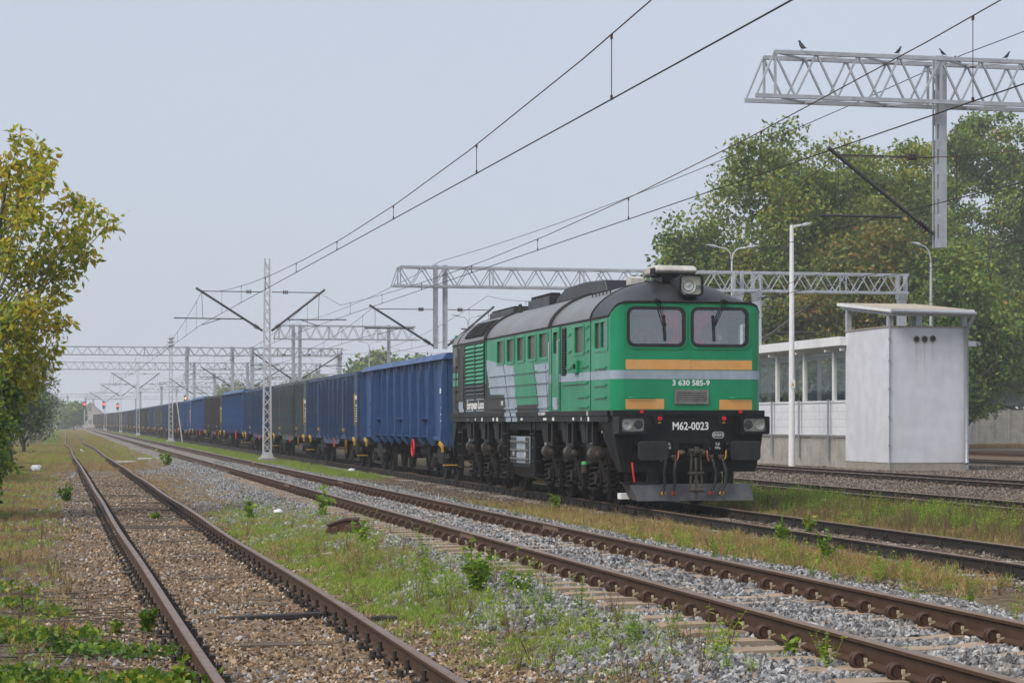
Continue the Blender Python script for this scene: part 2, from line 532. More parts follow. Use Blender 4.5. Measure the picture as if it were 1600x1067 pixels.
def axis_steps(segs):
    out = []
    for a, b, st in segs:
        out += list(np.arange(a, b, st))
    out.append(segs[-1][1])
    return np.array(out)
gx = axis_steps([(-900, -100, 100), (-100, -10, 10), (-10, -3, 0.7), (-3, 14, 0.17), (14, 34, 0.6), (34, 100, 6), (100, 1100, 100)])
gy = axis_steps([(-40, 8, 4), (8, 40, 0.25), (40, 90, 0.9), (90, 300, 6), (300, 1500, 60)])
GX, GY = np.meshgrid(gx, gy)
GZ = gz(GX, GY)
nx_, ny_ = len(gx), len(gy)
vs = np.stack([GX.ravel(), GY.ravel(), GZ.ravel()], 1)
ii = (np.arange(ny_ - 1)[:, None] * nx_ + np.arange(nx_ - 1)[None, :]).ravel()
fs = np.stack([ii, ii + 1, ii + 1 + nx_, ii + nx_], 1)
me = bpy.data.meshes.new('ground')
me.from_pydata(vs.tolist(), [], fs.tolist())
me.polygons.foreach_set('use_smooth', [True] * len(fs))

def ground_mat():
    m, nt, N, L, b = new_mat('yard_ground')
    geo = N.new('ShaderNodeNewGeometry')
    sep = N.new('ShaderNodeSeparateXYZ')
    L.new(geo.outputs['Position'], sep.inputs[0])
    X, Y = sep.outputs[0], sep.outputs[1]
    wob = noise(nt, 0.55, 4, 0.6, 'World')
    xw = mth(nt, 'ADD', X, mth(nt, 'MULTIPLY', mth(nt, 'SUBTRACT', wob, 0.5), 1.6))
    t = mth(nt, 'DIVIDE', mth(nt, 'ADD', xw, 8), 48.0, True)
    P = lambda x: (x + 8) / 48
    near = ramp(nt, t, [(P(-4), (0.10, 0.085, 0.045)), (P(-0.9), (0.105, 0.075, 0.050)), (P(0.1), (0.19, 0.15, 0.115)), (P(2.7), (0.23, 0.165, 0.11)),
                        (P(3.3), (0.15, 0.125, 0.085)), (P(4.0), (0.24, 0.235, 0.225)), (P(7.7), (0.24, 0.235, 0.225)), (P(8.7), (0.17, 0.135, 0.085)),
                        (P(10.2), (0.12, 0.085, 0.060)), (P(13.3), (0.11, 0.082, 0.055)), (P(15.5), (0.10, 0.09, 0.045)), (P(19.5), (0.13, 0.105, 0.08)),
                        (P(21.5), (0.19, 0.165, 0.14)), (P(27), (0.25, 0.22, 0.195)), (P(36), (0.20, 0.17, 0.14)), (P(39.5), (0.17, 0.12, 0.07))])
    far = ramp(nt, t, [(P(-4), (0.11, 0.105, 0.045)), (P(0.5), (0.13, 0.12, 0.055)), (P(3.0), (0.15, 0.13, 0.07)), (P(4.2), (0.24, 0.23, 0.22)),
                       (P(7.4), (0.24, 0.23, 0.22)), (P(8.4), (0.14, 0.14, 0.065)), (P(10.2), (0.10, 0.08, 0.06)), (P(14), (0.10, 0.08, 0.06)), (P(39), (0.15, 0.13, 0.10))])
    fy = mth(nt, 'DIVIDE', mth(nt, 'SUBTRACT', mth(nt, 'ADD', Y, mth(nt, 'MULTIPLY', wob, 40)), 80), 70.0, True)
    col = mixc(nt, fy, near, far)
    vor = N.new('ShaderNodeTexVoronoi')
    vor.inputs['Scale'].default_value = 17
    L.new(geo.outputs['Position'], vor.inputs['Vector'])
    bw = N.new('ShaderNodeRGBToBW')
    L.new(vor.outputs['Color'], bw.inputs[0])
    speck = ramp(nt, bw.outputs[0], [(0.15, (0.30, 0.29, 0.28)), (0.5, (0.52, 0.5, 0.48)), (0.85, (0.85, 0.83, 0.8))])
    col = mixc(nt, 0.8, col, speck, 'OVERLAY')
    col = mixc(nt, 0.25, col, (0.05, 0.042, 0.034))  # whole ground coloured darker, painting in deeper shade between the stones
    patch = noise(nt, 1.9, 5, 0.65, 'World')
    col = mixc(nt, 0.5, col, ramp(nt, patch, [(0.3, (0.32, 0.31, 0.30)), (0.7, (0.68, 0.66, 0.62))]), 'OVERLAY')
    L.new(col, b.inputs['Base Color'])
    b.inputs['Roughness'].default_value = 0.95
    setsock(b, 'Specular IOR Level', 0.15)
    bump(nt, b, vor.outputs['Distance'], 0.7, 0.04)
    return m
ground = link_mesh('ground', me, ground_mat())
ground['kind'] = 'structure'

# ------------------------------------------------------------------ scatter with geometry nodes (uncountable stuff)
def shape_collection(name, meshes, mat):
    c = bpy.data.collections.new(name)
    for k, me_ in enumerate(meshes):
        if not me_.materials:
            me_.materials.append(mat)
        o = bpy.data.objects.new(name + '_shape', me_)
        c.objects.link(o)
    return c
def scatter(name, pts, rot, scl, coll, nvar, label=None):
    me_ = bpy.data.meshes.new(name)
    n = len(pts)
    me_.vertices.add(n)
    me_.vertices.foreach_set('co', np.asarray(pts, np.float32).ravel())
    a = me_.attributes.new('rot', 'FLOAT_VECTOR', 'POINT'); a.data.foreach_set('vector', np.asarray(rot, np.float32).ravel())
    a = me_.attributes.new('scl', 'FLOAT_VECTOR', 'POINT'); a.data.foreach_set('vector', np.asarray(scl, np.float32).ravel())
    a = me_.attributes.new('vid', 'INT', 'POINT'); a.data.foreach_set('value', rng.integers(0, nvar, n).astype(np.int32))
    o = link_mesh(name, me_)
    o['kind'] = 'stuff'
    if label:
        o['label'] = label
    g = bpy.data.node_groups.new(name + '_nodes', 'GeometryNodeTree')
    g.interface.new_socket('Geometry', in_out='INPUT', socket_type='NodeSocketGeometry')
    g.interface.new_socket('Geometry', in_out='OUTPUT', socket_type='NodeSocketGeometry')
    gi, go = g.nodes.new('NodeGroupInput'), g.nodes.new('NodeGroupOutput')
    ip = g.nodes.new('GeometryNodeInstanceOnPoints')
    ci = g.nodes.new('GeometryNodeCollectionInfo')
    ci.inputs['Collection'].default_value = coll
    ci.inputs['Separate Children'].default_value = True
    ci.inputs['Reset Children'].default_value = True
    ip.inputs['Pick Instance'].default_value = True
    def attr(nm, ty):
        n_ = g.nodes.new('GeometryNodeInputNamedAttribute')
        n_.data_type = ty
        n_.inputs['Name'].default_value = nm
        return n_.outputs['Attribute']
    g.links.new(gi.outputs[0], ip.inputs['Points'])
    g.links.new(ci.outputs[0], ip.inputs['Instance'])
    g.links.new(attr('vid', 'INT'), ip.inputs['Instance Index'])
    g.links.new(attr('rot', 'FLOAT_VECTOR'), ip.inputs['Rotation'])
    g.links.new(attr('scl', 'FLOAT_VECTOR'), ip.inputs['Scale'])
    g.links.new(ip.outputs[0], go.inputs[0])
    md = o.modifiers.new('scatter', 'NODES')
    md.node_group = g
    return o

CT, ST = math.cos(THETA), math.sin(THETA)
def in_view(x, y, margin=0.12):
    zc = x * ST + y * CT
    u = (x * CT - y * ST) / np.maximum(zc, 0.1) * 3200 / 800
    return (zc > 10.5) & (np.abs(u) < 1 + margin)
def vnoise(x, y, s, seed=0):
    return 0.5 + 0.25 * (np.sin(x * s * 1.3 + 2.1 * np.sin(y * s * 0.7 + seed)) + np.sin(y * s * 1.1 + 1.7 * np.sin(x * s * 0.9 - seed * 1.7)))
def rand_pts(n, x0, x1, y0, y1, power=1.0):
    x = rng.uniform(x0, x1, n)
    y = y0 + (y1 - y0) * rng.random(n) ** power
    k = in_view(x, y)
    return x[k], y[k]

def stone_mesh(k):
    r = np.random.default_rng(100 + k)
    b = bmesh.new()
    p = r.normal(size=(11, 3))
    p /= np.linalg.norm(p, axis=1)[:, None]
    p *= r.uniform(0.75, 1.1, (11, 1)) * np.array([1.25, 0.9, 0.65])
    for q in p:
        b.verts.new(q)
    h = bmesh.ops.convex_hull(b, input=b.verts)
    loose = [v for v in b.verts if not v.link_faces]
    bmesh.ops.delete(b, geom=loose, context='VERTS')
    m_ = bpy.data.meshes.new('stone')
    b.to_mesh(m_); b.free()
    return m_
M['stone_grey'] = rocky('grey_ballast_stone', [(0.0, (0.055, 0.055, 0.06)), (0.3, (0.16, 0.162, 0.168)), (0.7, (0.31, 0.312, 0.32)), (0.9, (0.47, 0.46, 0.44)), (1.0, (0.23, 0.165, 0.115))])
M['stone_brown'] = rocky('tan_brown_ballast_stone', [(0.0, (0.05, 0.035, 0.026)), (0.3, (0.165, 0.10, 0.055)), (0.6, (0.29, 0.19, 0.105)), (0.85, (0.43, 0.31, 0.20)), (0.96, (0.58, 0.52, 0.44)), (1.0, (0.26, 0.26, 0.27))])
M['stone_dark'] = rocky('dirty_brown_stone', [(0.0, (0.05, 0.04, 0.032)), (0.5, (0.13, 0.10, 0.075)), (0.85, (0.22, 0.18, 0.14)), (1.0, (0.34, 0.32, 0.30))])
sh_grey = shape_collection('grey_stone', [stone_mesh(k) for k in range(7)], M['stone_grey'])
sh_brown = shape_collection('brown_stone', [stone_mesh(k + 10) for k in range(7)], M['stone_brown'])
sh_dark = shape_collection('dark_stone', [stone_mesh(k + 20) for k in range(5)], M['stone_dark'])
def rots(n):
    return rng.uniform(0, 2 * math.pi, (n, 3))
def place_stones(name, x, y, r0, r1, coll, nvar, label, sink=0.25):
    n = len(x)
    s = r0 + (r1 - r0) * rng.random(n) ** 2.2
    z = gz(x, y) + s * (0.5 - sink) * rng.random(n) * 1.4
    scatter(name, np.stack([x, y, z], 1), rots(n), np.stack([s, s, s], 1) * rng.uniform(0.8, 1.2, (n, 3)), coll, nvar, label)

T2C, T3C = 5.82, 11.51
# grey ballast of the middle track and its shoulder
x, y = rand_pts(330000, 2.6, 9.2, 10.5, 80, 1.35)
e0 = 3.75 - 0.9 * np.clip((y - 24) / 14, 0, 1) + 0.9 * (vnoise(x, y, 1.6, 1) - 0.5) + 0.25 * rng.normal(size=len(x))
e1 = 8.15 + 0.5 * np.clip((y - 45) / 20, 0, 1) + 0.7 * (vnoise(x, y, 1.3, 4) - 0.5) + 0.22 * rng.normal(size=len(x))
k = (x > e0) & (x < e1)
ph = (y % 0.6)
on_slp = (np.abs(ph - 0.3) < 0.13) & (np.abs(x - T2C) < 1.27) & (y < 62)
k &= ~(on_slp & (rng.random(len(x)) < 0.93))
place_stones('grey_ballast', x[k], y[k], 0.018, 0.040, sh_grey, 7, 'grey crushed stone ballast under and beside the middle track')
# brown ballast of the siding
x, y = rand_pts(190000, -1.4, 4.6, 11, 70, 1.5)
lim0 = 0.15 - 0.3 * vnoise(x, y, 1.0, 2) + 0.3 * rng.normal(size=len(x))
lim1 = 3.35 + 0.5 * np.clip((17 - y) / 5, -0.6, 1) + 0.7 * (vnoise(x, y, 1.4, 6) - 0.5) + 0.25 * rng.normal(size=len(x))
k = (x > lim0) & (x < lim1) & (rng.random(len(x)) < 0.35 + 0.6 * vnoise(x, y, 2.2, 11))
place_stones('brown_ballast', x[k], y[k], 0.008, 0.030, sh_brown, 7, 'tan and brown ballast stones in and beside the old siding', 0.3)
# stray grey stones over the siding, verge and left strip
x, y = rand_pts(26000, -0.9, 4.3, 11, 75, 1.2)
k = rng.random(len(x)) < np.where((x < 0.7) & (y > 36), 0.9, 0.10 + 0.35 * np.clip(vnoise(x, y, 1.3, 31) * 3 - 1.7, 0, 1)) * np.where((x > 0.9) & (x < 2.4) & (y < 14.5), 4, 1)
place_stones('stray_grey_stones', x[k], y[k], 0.016, 0.035, sh_grey, 7, 'stray grey stones lying among the brown ballast')
# dirty stones around the train's track and beyond
x, y = rand_pts(60000, 8.3, 14.5, 20, 60, 1.2)
k = rng.random(len(x)) < 0.75
place_stones('dirty_ballast', x[k], y[k], 0.014, 0.036, sh_dark, 5, 'dirty brown stones around the train track', 0.3)
x, y = rand_pts(60000, 19.0, 36, 40, 80, 1.0)
place_stones('platform_side_gravel', x, y, 0.02, 0.05, sh_dark, 5, 'brown grey gravel beside the far right tracks')

# ------------------------------------------------------------------ tracks
RAILP = [(-0.07, 0), (0.07, 0), (0.07, 0.012), (0.012, 0.030), (0.009, 0.115), (0.034, 0.130), (0.035, 0.152), (0.026, 0.160), (-0.026, 0.160), (-0.035, 0.152), (-0.034, 0.130), (-0.009, 0.115), (-0.012, 0.030), (-0.07, 0.012)]
def rail_mesh(path, name, m_side, m_head):
    """path: list of (x, y, z of rail top)"""
    n = len(RAILP)
    v, f, mi = [], [], []
    for (x, y, z) in path:
        for (a, h) in RAILP:
            v.append((x + a, y, z - 0.160 + h))
    for k in range(len(path) - 1):
        for i in range(n):
            j = (i + 1) % n
            f.append((k * n + i, k * n + j, k * n + n + j, k * n + n + i))
            mi.append(1 if i in (6, 7, 8) else 0)
    f.append(tuple(range(n))); mi.append(0)
    me_ = bpy.data.meshes.new(name)
    me_.from_pydata(v, [], f)
    me_.materials.append(m_side); me_.materials.append(m_head)
    me_.polygons.foreach_set('material_index', mi)
    b = bmesh.new(); b.from_mesh(me_); bmesh.ops.recalc_face_normals(b, faces=b.faces); b.to_mesh(me_); b.free()
    return me_
def ywalk(y0, y1, st0=4.0):
    out = [y0]
    while out[-1] < y1:
        out.append(out[-1] + max(st0, out[-1] * 0.06))
    return out

def straight_track(name, label, xc, z, y0, y1, ms, mh):
    t = empty(name, (xc, 0, 0), 0, label, 'track')
    for sx in (-0.75, 0.75):
        wob = lambda yy: 0.004 * math.sin(yy * 0.7)
        link_mesh('rail', rail_mesh([(sx + wob(yy), yy, z) for yy in ywalk(y0, y1)], 'rail', ms, mh), None, t)
    return t

# -- the middle track with concrete sleepers and round spring clips
t2 = straight_track('railway_track', 'rusty brown middle track with round spring clips on concrete sleepers in grey ballast', T2C, 0.23, -6, 700, M['rail_rust'], M['rail_head'])
mb = MB()
mb.prism([(-1.3, -0.10), (-1.3, 0.045), (-1.24, 0.062), (-0.95, 0.066), (-0.58, 0.060), (-0.40, 0.040), (0.40, 0.040), (0.58, 0.060), (0.95, 0.066), (1.24, 0.062), (1.3, 0.045), (1.3, -0.10)], 'y', -0.115, 0.115)
slp_me = mb.mesh('sleeper'); slp_me.materials.append(M['sleeper'])
mb = MB()   # coil clip: two rusty rings standing beside the rail with a hub
mb.torus((0, -0.022, 0.045), 'y', 0.048, 0.013, 16, 6)
mb.torus((0, 0.022, 0.045), 'y', 0.048, 0.013, 16, 6)
mb.cyl((0, -0.03, 0.042), (0, 0.045, 0.042), 0.030, n=10)
clip_me = mb.mesh('spring_clip'); clip_me.materials.append(M['clip'])
mb = MB()
mb.box(0.02, 0.07, -0.050, -0.038, 0.0, 0.035); mb.box(0.015, 0.035, -0.052, -0.036, 0.03, 0.06)
pad_me = mb.mesh('clip_insulator'); pad_me.materials.append(M['pad'])
for k in range(13, 104):
    yy = 0.6 * k + 0.3 - (0.6 * k % 0.6)
    yy = 0.6 * k + 0.3
    s_ = link_mesh('sleeper', slp_me, None, t2, (random.uniform(-0.02, 0.02), yy, random.uniform(-0.008, 0.003)))
    for sx in (-0.75, 0.75):
        for side in ((-1, 1) if k < 40 else (-1,)):
            c_ = link_mesh('spring_clip', clip_me, None, s_, (sx + side * 0.105 - s_.location.x, random.uniform(-0.015, 0.015), 0.066), (0, 0, (math.pi if side > 0 else 0)))
            if k < 45 and side < 0:
                link_mesh('clip_insulator', pad_me, None, s_, (sx - 0.10 - s_.location.x, c_.location.y, 0.07))
# insulated joints on the middle track
for (sx, yy) in ((-0.75, 25.6), (0.75, 27.3), (-0.75, 47), (0.75, 49.0), (-0.75, 70), (0.75, 72)):
    mb = MB()
    for sd in (-1, 1):
        mb.box(sx + sd * 0.022 - 0.014, sx + sd * 0.022 + 0.014, yy - 0.45, yy + 0.45, 0.115, 0.195)
        for q in (-0.3, -0.1, 0.1, 0.3):
            mb.cyl((sx + sd * 0.03, yy + q, 0.155), (sx + sd * 0.06, yy + q, 0.155), 0.016, n=6)
    mb.build('fishplate', M['rail_head'], t2)

# -- K-type plate with two bolts each side
def plate_mesh():
    mb = MB()
    mb.box(-0.17, 0.17, -0.07, 0.07, 0.0, 0.022)
    for sx in (-1, 1):
        mb.box(sx * 0.075 - 0.02, sx * 0.075 + 0.035 * sx + 0.02, -0.05, 0.05, 0.022, 0.05)
        mb.cyl((sx * 0.09, 0, 0.05), (sx * 0.09, 0, 0.075), 0.028, n=6)
        mb.cyl((sx * 0.09, 0, 0.075), (sx * 0.09, 0, 0.125), 0.015, n=8)
        for q in (-0.035, 0.035):
            mb.cyl((sx * 0.145, q, 0.022), (sx * 0.145, q, 0.055), 0.020, n=6)
    return mb.mesh('rail_fastening')
plate_me = plate_mesh(); plate_me.materials.append(M['bolt'])
# -- the old siding
t1 = empty('railway_track', (0, 0, 0), 0, 'bronze brown siding track half buried in brown stones, leftmost track', 'track')
ys = ywalk(-4, 330, 1.5)
for sx in (-0.75, 0.75):
    link_mesh('rail', rail_mesh([(float(t1x(yy)) + sx, yy, 0.0 - 0.05 * max(0, min(1, (yy - 140) / 100)) + 0.012 * math.sin(yy * 0.35 + sx)) for yy in ys], 'rail', M['rail_rust'], M['rail_head_t1']), None, t1)
mb = MB()
mb.box(-1.3, 1.3, -0.12, 0.12, -0.12, 0)
tim_me = mb.mesh('sleeper'); tim_me.materials.append(M['timber'])
k = 0
yy = 10.6
while yy < 96:
    xc = float(t1x(yy))
    zt = -0.178 + random.uniform(-0.014, 0.010) + (0.022 if 34 < yy < 64 else 0)
    s_ = link_mesh('sleeper', tim_me, None, t1, (xc + random.uniform(-0.05, 0.05), yy, zt), (0, 0, random.uniform(-0.02, 0.02)))
    for sx in (-0.75, 0.75):
        link_mesh('rail_fastening', plate_me, None, s_, (sx + xc - s_.location.x, 0, -0.163 - zt), (0, 0, 0))
    yy += random.uniform(0.56, 0.66)
    k += 1
# -- the train's track
t3 = straight_track('railway_track', 'dark track that the green locomotive and wagons stand on', T3C, 0.0, -6, 760, M['rail_rust_dark'], M['rail_head'])
mb = MB()
mb.box(-1.3, 1.3, -0.13, 0.13, -0.12, 0.0)
conc_me = mb.mesh('sleeper'); conc_me.materials.append(M['concrete'])
for k in range(30, 128):
    yy = 0.66 * k
    s_ = link_mesh('sleeper', conc_me, None, t3, (random.uniform(-0.02, 0.02), yy, -0.163 - random.uniform(0.0, 0.012)))
    for sx in (-0.75, 0.75):
        link_mesh('rail_fastening', plate_me, None, s_, (sx - s_.location.x, 0, 0.004 - 0.163 - s_.location.z))
for xc, z, lab, rows in ((18.4, 0.0, 'narrow strip of dark track half hidden by weeds behind the locomotive track', 0),
                         (24.5, 0.06, 'track with pale sleepers running just in front of the white kiosk', 1),
                         (38.3, 0.02, 'dark track behind the white kiosk at the right edge', 0),
                         (47.5, 0.04, 'rusty track in front of the concrete panel wall', 0)):
    t = straight_track('railway_track', lab, xc, z, 20, 520, M['rail_rust_dark'] if xc < 40 else M['rail_rust'], M['rail_head'])
    if xc < 30:
        for k in range(44, 130):
            s_ = link_mesh('sleeper', slp_me if rows else conc_me, None, t, (0, 0.66 * k, (-0.165 if rows else -0.165) + (z if rows else 0)))
            if rows:
                s_.location.z = z - 0.165 - 0.06
                for sx in (-0.75, 0.75):
                    link_mesh('spring_clip', clip_me, None, s_, (sx - 0.105, 0, 0.066))

# ------------------------------------------------------------------ lettering
def text_part(txt, size, loc, rot, mat, parent, sx=1.0, name='lettering', bold=0.0, align='CENTER'):
    cu = bpy.data.curves.new('lettering', 'FONT')
    cu.body = txt
    cu.size = size
    cu.align_x = align
    cu.align_y = 'CENTER'
    cu.extrude = 0.0015
    cu.offset = bold
    cu.resolution_u = 3
    to = bpy.data.objects.new('lettering_source', cu)
    COL.objects.link(to)
    dg = bpy.context.evaluated_depsgraph_get()
    me_ = bpy.data.meshes.new_from_object(to.evaluated_get(dg))
    bpy.data.objects.remove(to, do_unlink=True)
    me_.materials.clear()
    o = link_mesh(name, me_, mat, parent, loc, rot)
    o.scale = (sx, 1, 1)
    return o
FRONT = (R(90), 0, 0)
SIDE = (R(90), 0, R(-90))

# ------------------------------------------------------------------ locomotive
LL = 15.83
loco = empty('diesel_locomotive', (11.54, 37.27, 0), 0, 'green and charcoal diesel locomotive number M62-0023 at the head of the train', 'locomotive')
ZB, ZG, ZT = 1.85, 3.62, 0.77      # floor, gutter, roof rise
HW, RC = 1.475, 0.22
def roof_z(x):
    c_ = min(1.0, abs(x) / HW)
    return ZG + ZT * (math.sqrt(max(0, 1 - c_ * c_))) ** 1.2
ENGW = [(9.42, 10.18), (8.32, 9.08), (7.24, 7.98), (6.12, 6.90), (5.00, 5.80)]
near_holes = [rrect(a, b, 2.99, 3.54, 0.07, 3) for a, b in ENGW] + [rrect(1.92, 2.66, 2.99, 3.54, 0.07, 3), rrect(0.16, 1.08, 3.02, 3.54, 0.05, 3),
              rrect(4.06, 4.50, 3.03, 3.52, 0.05, 3)]
body = MB()
for sx in (-1, 1):
    body.plate([(0, ZB), (LL, ZB), (LL, ZG), (0, ZG)], near_holes, 'x', sx * HW, -sx * 0.05)
fw = [rrect(-1.15, -0.10, 3.09, 3.75, 0.11, 5), rrect(0.10, 1.15, 3.09, 3.75, 0.11, 5)]
FX = HW - RC
body.plate([(-FX, ZB), (FX, ZB), (FX, 3.87), (-FX, 3.87)], fw, 'y', -RC, 0.05)
ARC = [(FX + RC * math.sin(R(a)), -RC * math.cos(R(a))) for a in (0, 15, 30, 45, 60, 75, 90)]
def corner_strip(mb, zlo, zhi, off=0.0, sx=1):
    q, fs = [], []
    for k, (ax, ay) in enumerate(ARC):
        a = R(15 * k)
        px, py = ax + off * math.sin(a), ay - off * math.cos(a)
        zt = min(3.87, roof_z(min(ax, HW))) if zhi is None else zhi
        q += [(sx * px, py, zlo), (sx * px, py, zt)]
    for k in range(len(ARC) - 1):
        fs.append((2 * k, 2 * k + 2, 2 * k + 3, 2 * k + 1))
    mb.add(q, fs, True)
for sx in (-1, 1):
    corner_strip(body, ZB, None, 0, sx)
body.box(-HW + 0.06, HW - 0.06, LL - 0.06, LL, ZB, 3.9)
bo = body.build('body_shell', M['green'], loco)

# roof shell with a domed cab end
roof = MB()
NU = 28
us = [math.pi * k / NU for k in range(NU + 1)]
secs = [-0.20, -0.17, -0.10, 0.02, 0.18, 0.38, 0.62, 0.9, 1.2, 1.37, 2.5, 4.68, 7, 9, 11.4, 13.6, 15.0, 15.5, 15.75, LL]
q = []
for y_ in secs:
    for a in us:
        c_, s_ = math.cos(a), math.sin(a)
        x_ = HW * 1.008 * c_
        zf = ZG + ZT * s_ ** 1.2
        t = math.sin(math.pi / 2 * min(1, max(0, (y_ + 0.22) / 1.25))) ** 0.85
        if y_ > 14.9:
            t = math.sqrt(max(0, 1 - ((y_ - 14.9) / 0.95) ** 2))
        zz = min(zf, 3.87) * (1 - t) + zf * t
        yy = y_
        if y_ < 0.4:      # round the plan corners of the dome
            ex = max(0, abs(x_) - FX) / RC
            yy = max(y_, -RC * math.sqrt(max(0, 1 - min(1, ex) ** 2)))
        q.append((x_, yy, zz))
n1 = NU + 1
roof.add(q, [(k * n1 + i, k * n1 + i + 1, (k + 1) * n1 + i + 1, (k + 1) * n1 + i) for k in range(len(secs) - 1) for i in range(NU)], True)
ro = roof.build('roof', M['roof_grey'], loco)
ro.data.materials.append(M['roof'])
for pl in ro.data.polygons:
    if pl.center.y < 1.36:
        pl.material_index = 1
def roof_band(y0, y1, off, name, mat):
    mb = MB()
    q = []
    for y_ in (y0, y1):
        for o_ in (0, off):
            for a in us:
                q.append(((HW + o_) * math.cos(a) * 1.01, y_, ZG - 0.05 * 0 + (ZT + o_) * math.sin(a) ** 1.2))
    fs = []
    n = n1
    for i in range(NU):
        fs += [(n + i, n + i + 1, 3 * n + i + 1, 3 * n + i), (i, i + 1, n + i + 1, n + i), (2 * n + i, 2 * n + i + 1, 3 * n + i + 1, 3 * n + i)]
    mb.add(q, fs, True)
    mb.build(name, mat, ro)
roof_band(1.34, 1.40, 0.015, 'roof_seam', M['black'])
roof_band(4.62, 4.76, 0.05, 'roof_strap', M['black'])
roof_band(11.36, 11.50, 0.05, 'roof_strap', M['black'])
roof_band(15.0, 15.05, 0.012, 'roof_seam', M['black'])
# gutters
for sx in (-1, 1):
    mb = MB()
    for a, b in ((0.05, 4.6), (4.8, 11.35), (11.52, 15.8)):
        mb.box(sx * HW - 0.012, sx * HW + 0.028 * sx + 0.012, a, b, ZG - 0.015, ZG + 0.022)
    mb.build('gutter', M['black'], ro)
# front black drip edge between dome and green face
mb = MB()
mb.tube([(-1.47, 0.02, 3.63), (-1.44, -0.10, 3.73), (-1.36, -0.19, 3.84), (-1.22, -0.235, 3.885), (-0.6, -0.235, 3.89), (0.6, -0.235, 3.89), (1.22, -0.235, 3.885), (1.36, -0.19, 3.84), (1.44, -0.10, 3.73), (1.47, 0.02, 3.63)], 0.022, 6)
mb.build('drip_edge', M['black'], ro)
# roof lamp in its cowl
mb = MB()
mb.prism(rrect(-0.20 + 0.06, 0.20 + 0.06, 4.02, 4.39, 0.09, 5), 'y', -0.20, 0.7)
mb.build('lamp_cowl', M['roof'], loco, bevel=0.012)
hl = MB()
hl.plate(rrect(-0.175, 0.295, 4.0, 4.415, 0.09, 5), [rrect(-0.14, 0.26, 4.035, 4.38, 0.06, 5)], 'y', -0.26, 0.07)
hlo = hl.build('roof_headlamp', M['front_black'], loco)
mb = MB(); mb.prism(rrect(-0.15, 0.27, 4.025, 4.39, 0.06, 5), 'y', -0.205, -0.20); mb.build('lamp_back', M['lamp_bezel'], hlo)
mb = MB(); mb.lathe([(0.145, -0.235), (0.11, -0.215), (0.05, -0.208), (0.0, -0.206)], (0.01, 0, 4.20), 'y', 24); mb.build('reflector', M['lamp_reflector'], hlo)
mb = MB(); mb.ell((0.01, -0.215, 4.20), 0.03, 0.02, 0.03); mb.ell((0.05, -0.215, 4.23), 0.02, 0.02, 0.02); mb.build('bulb', M['white'], hlo)
mb = MB(); mb.torus((0.01, -0.225, 4.20), 'y', 0.10, 0.008, 24, 6); mb.build('lamp_ring', M['grille'], hlo)
mb = MB(); mb.box(0.16, 0.25, -0.225, -0.206, 4.15, 4.21); mb.build('lamp_bracket', M['grille'], hlo)
mb = MB(); mb.prism(rrect(-0.14, 0.26, 4.035, 4.38, 0.06, 5), 'y', -0.246, -0.242); mb.build('lamp_glass', M['clear_glass'], hlo)
# roof cooling unit
mb = MB(); mb.prism([(0.42, 4.475), (0.36, 4.53), (0.42, 4.60), (0.55, 4.635), (1.15, 4.635), (1.25, 4.58), (1.2, 4.475)], 'x', -0.45, 0.37)
ac = mb.build('roof_cooling_unit', M['ac'], loco, bevel=0.03)
mb = MB(); mb.box(-0.30, 0.25, 0.50, 1.1, 4.30, 4.455); mb.box(-0.44, 0.36, 0.47, 1.2, 4.44, 4.477); mb.build('unit_pedestal', M['front_black'], ac)
mb = MB(); mb.prism([(0.46, 4.48), (0.40, 4.52), (0.44, 4.58), (0.75, 4.58), (0.75, 4.48)], 'x', -0.462, -0.452); mb.build('unit_side_vent', M['black'], ac)
mb = MB(); mb.prism([(2.2, 4.38), (2.2, 4.50), (2.5, 4.56), (2.6, 4.56), (2.6, 4.38)], 'x', -0.42, -0.16); mb.build('horn_box', M['ac'], loco)
# roof humps and grilles
mb = MB()
mb.prism([(3.4, 4.30), (3.6, 4.56), (5.2, 4.62), (6.9, 4.60), (7.7, 4.42), (7.9, 4.30)], 'x', -0.62, 0.62)
mb.build('exhaust_hump', M['roof'], loco, bevel=0.03)
mb = MB(); mb.box(-0.70, 0.70, 8.1, 10.3, 4.25, 4.50); gb = mb.build('fan_housing', M['roof'], loco, bevel=0.02)
mb = MB()
for i in range(9):
    for j in range(4):
        mb.box(-0.64 + j * 0.34, -0.42 + j * 0.34, 8.2 + i * 0.23, 8.36 + i * 0.23, 4.50, 4.58)
g_ = mb.build('fan_grille', M['black'], gb); g_['kind'] = 'stuff'
mb = MB(); mb.box(-0.74, 0.74, 11.7, 14.6, 4.25, 4.42); rb_ = mb.build('radiator_housing', M['roof'], loco, bevel=0.02)
for i in range(14):
    mb = MB(); mb.box(-0.70, 0.70, 11.8 + i * 0.2, 11.88 + i * 0.2, 4.42, 4.47); mb.build('radiator_bar', M['black'], rb_)
mb = MB(); mb.tube([(-0.78, 10.62, 4.22), (-0.80, 10.62, 4.44), (-0.80, 10.80, 4.44), (-0.78, 10.80, 4.22)], 0.025, 6); mb.build('lifting_loop', M['black'], loco)
for y0_, z0_ in ((1.5, 4.18), (1.62, 4.20), (1.75, 4.20)):
    pass
mb = MB()
for i in range(6):
    mb.cyl((-0.98, 1.75 + i * 0.28, 4.10), (-0.98, 1.75 + i * 0.28, 4.24), 0.012, n=6)
mb.tube([(-0.98, 1.7, 4.23), (-0.98, 3.2, 4.23)], 0.016, 6)
mb.build('roof_handrail', M['black'], loco)
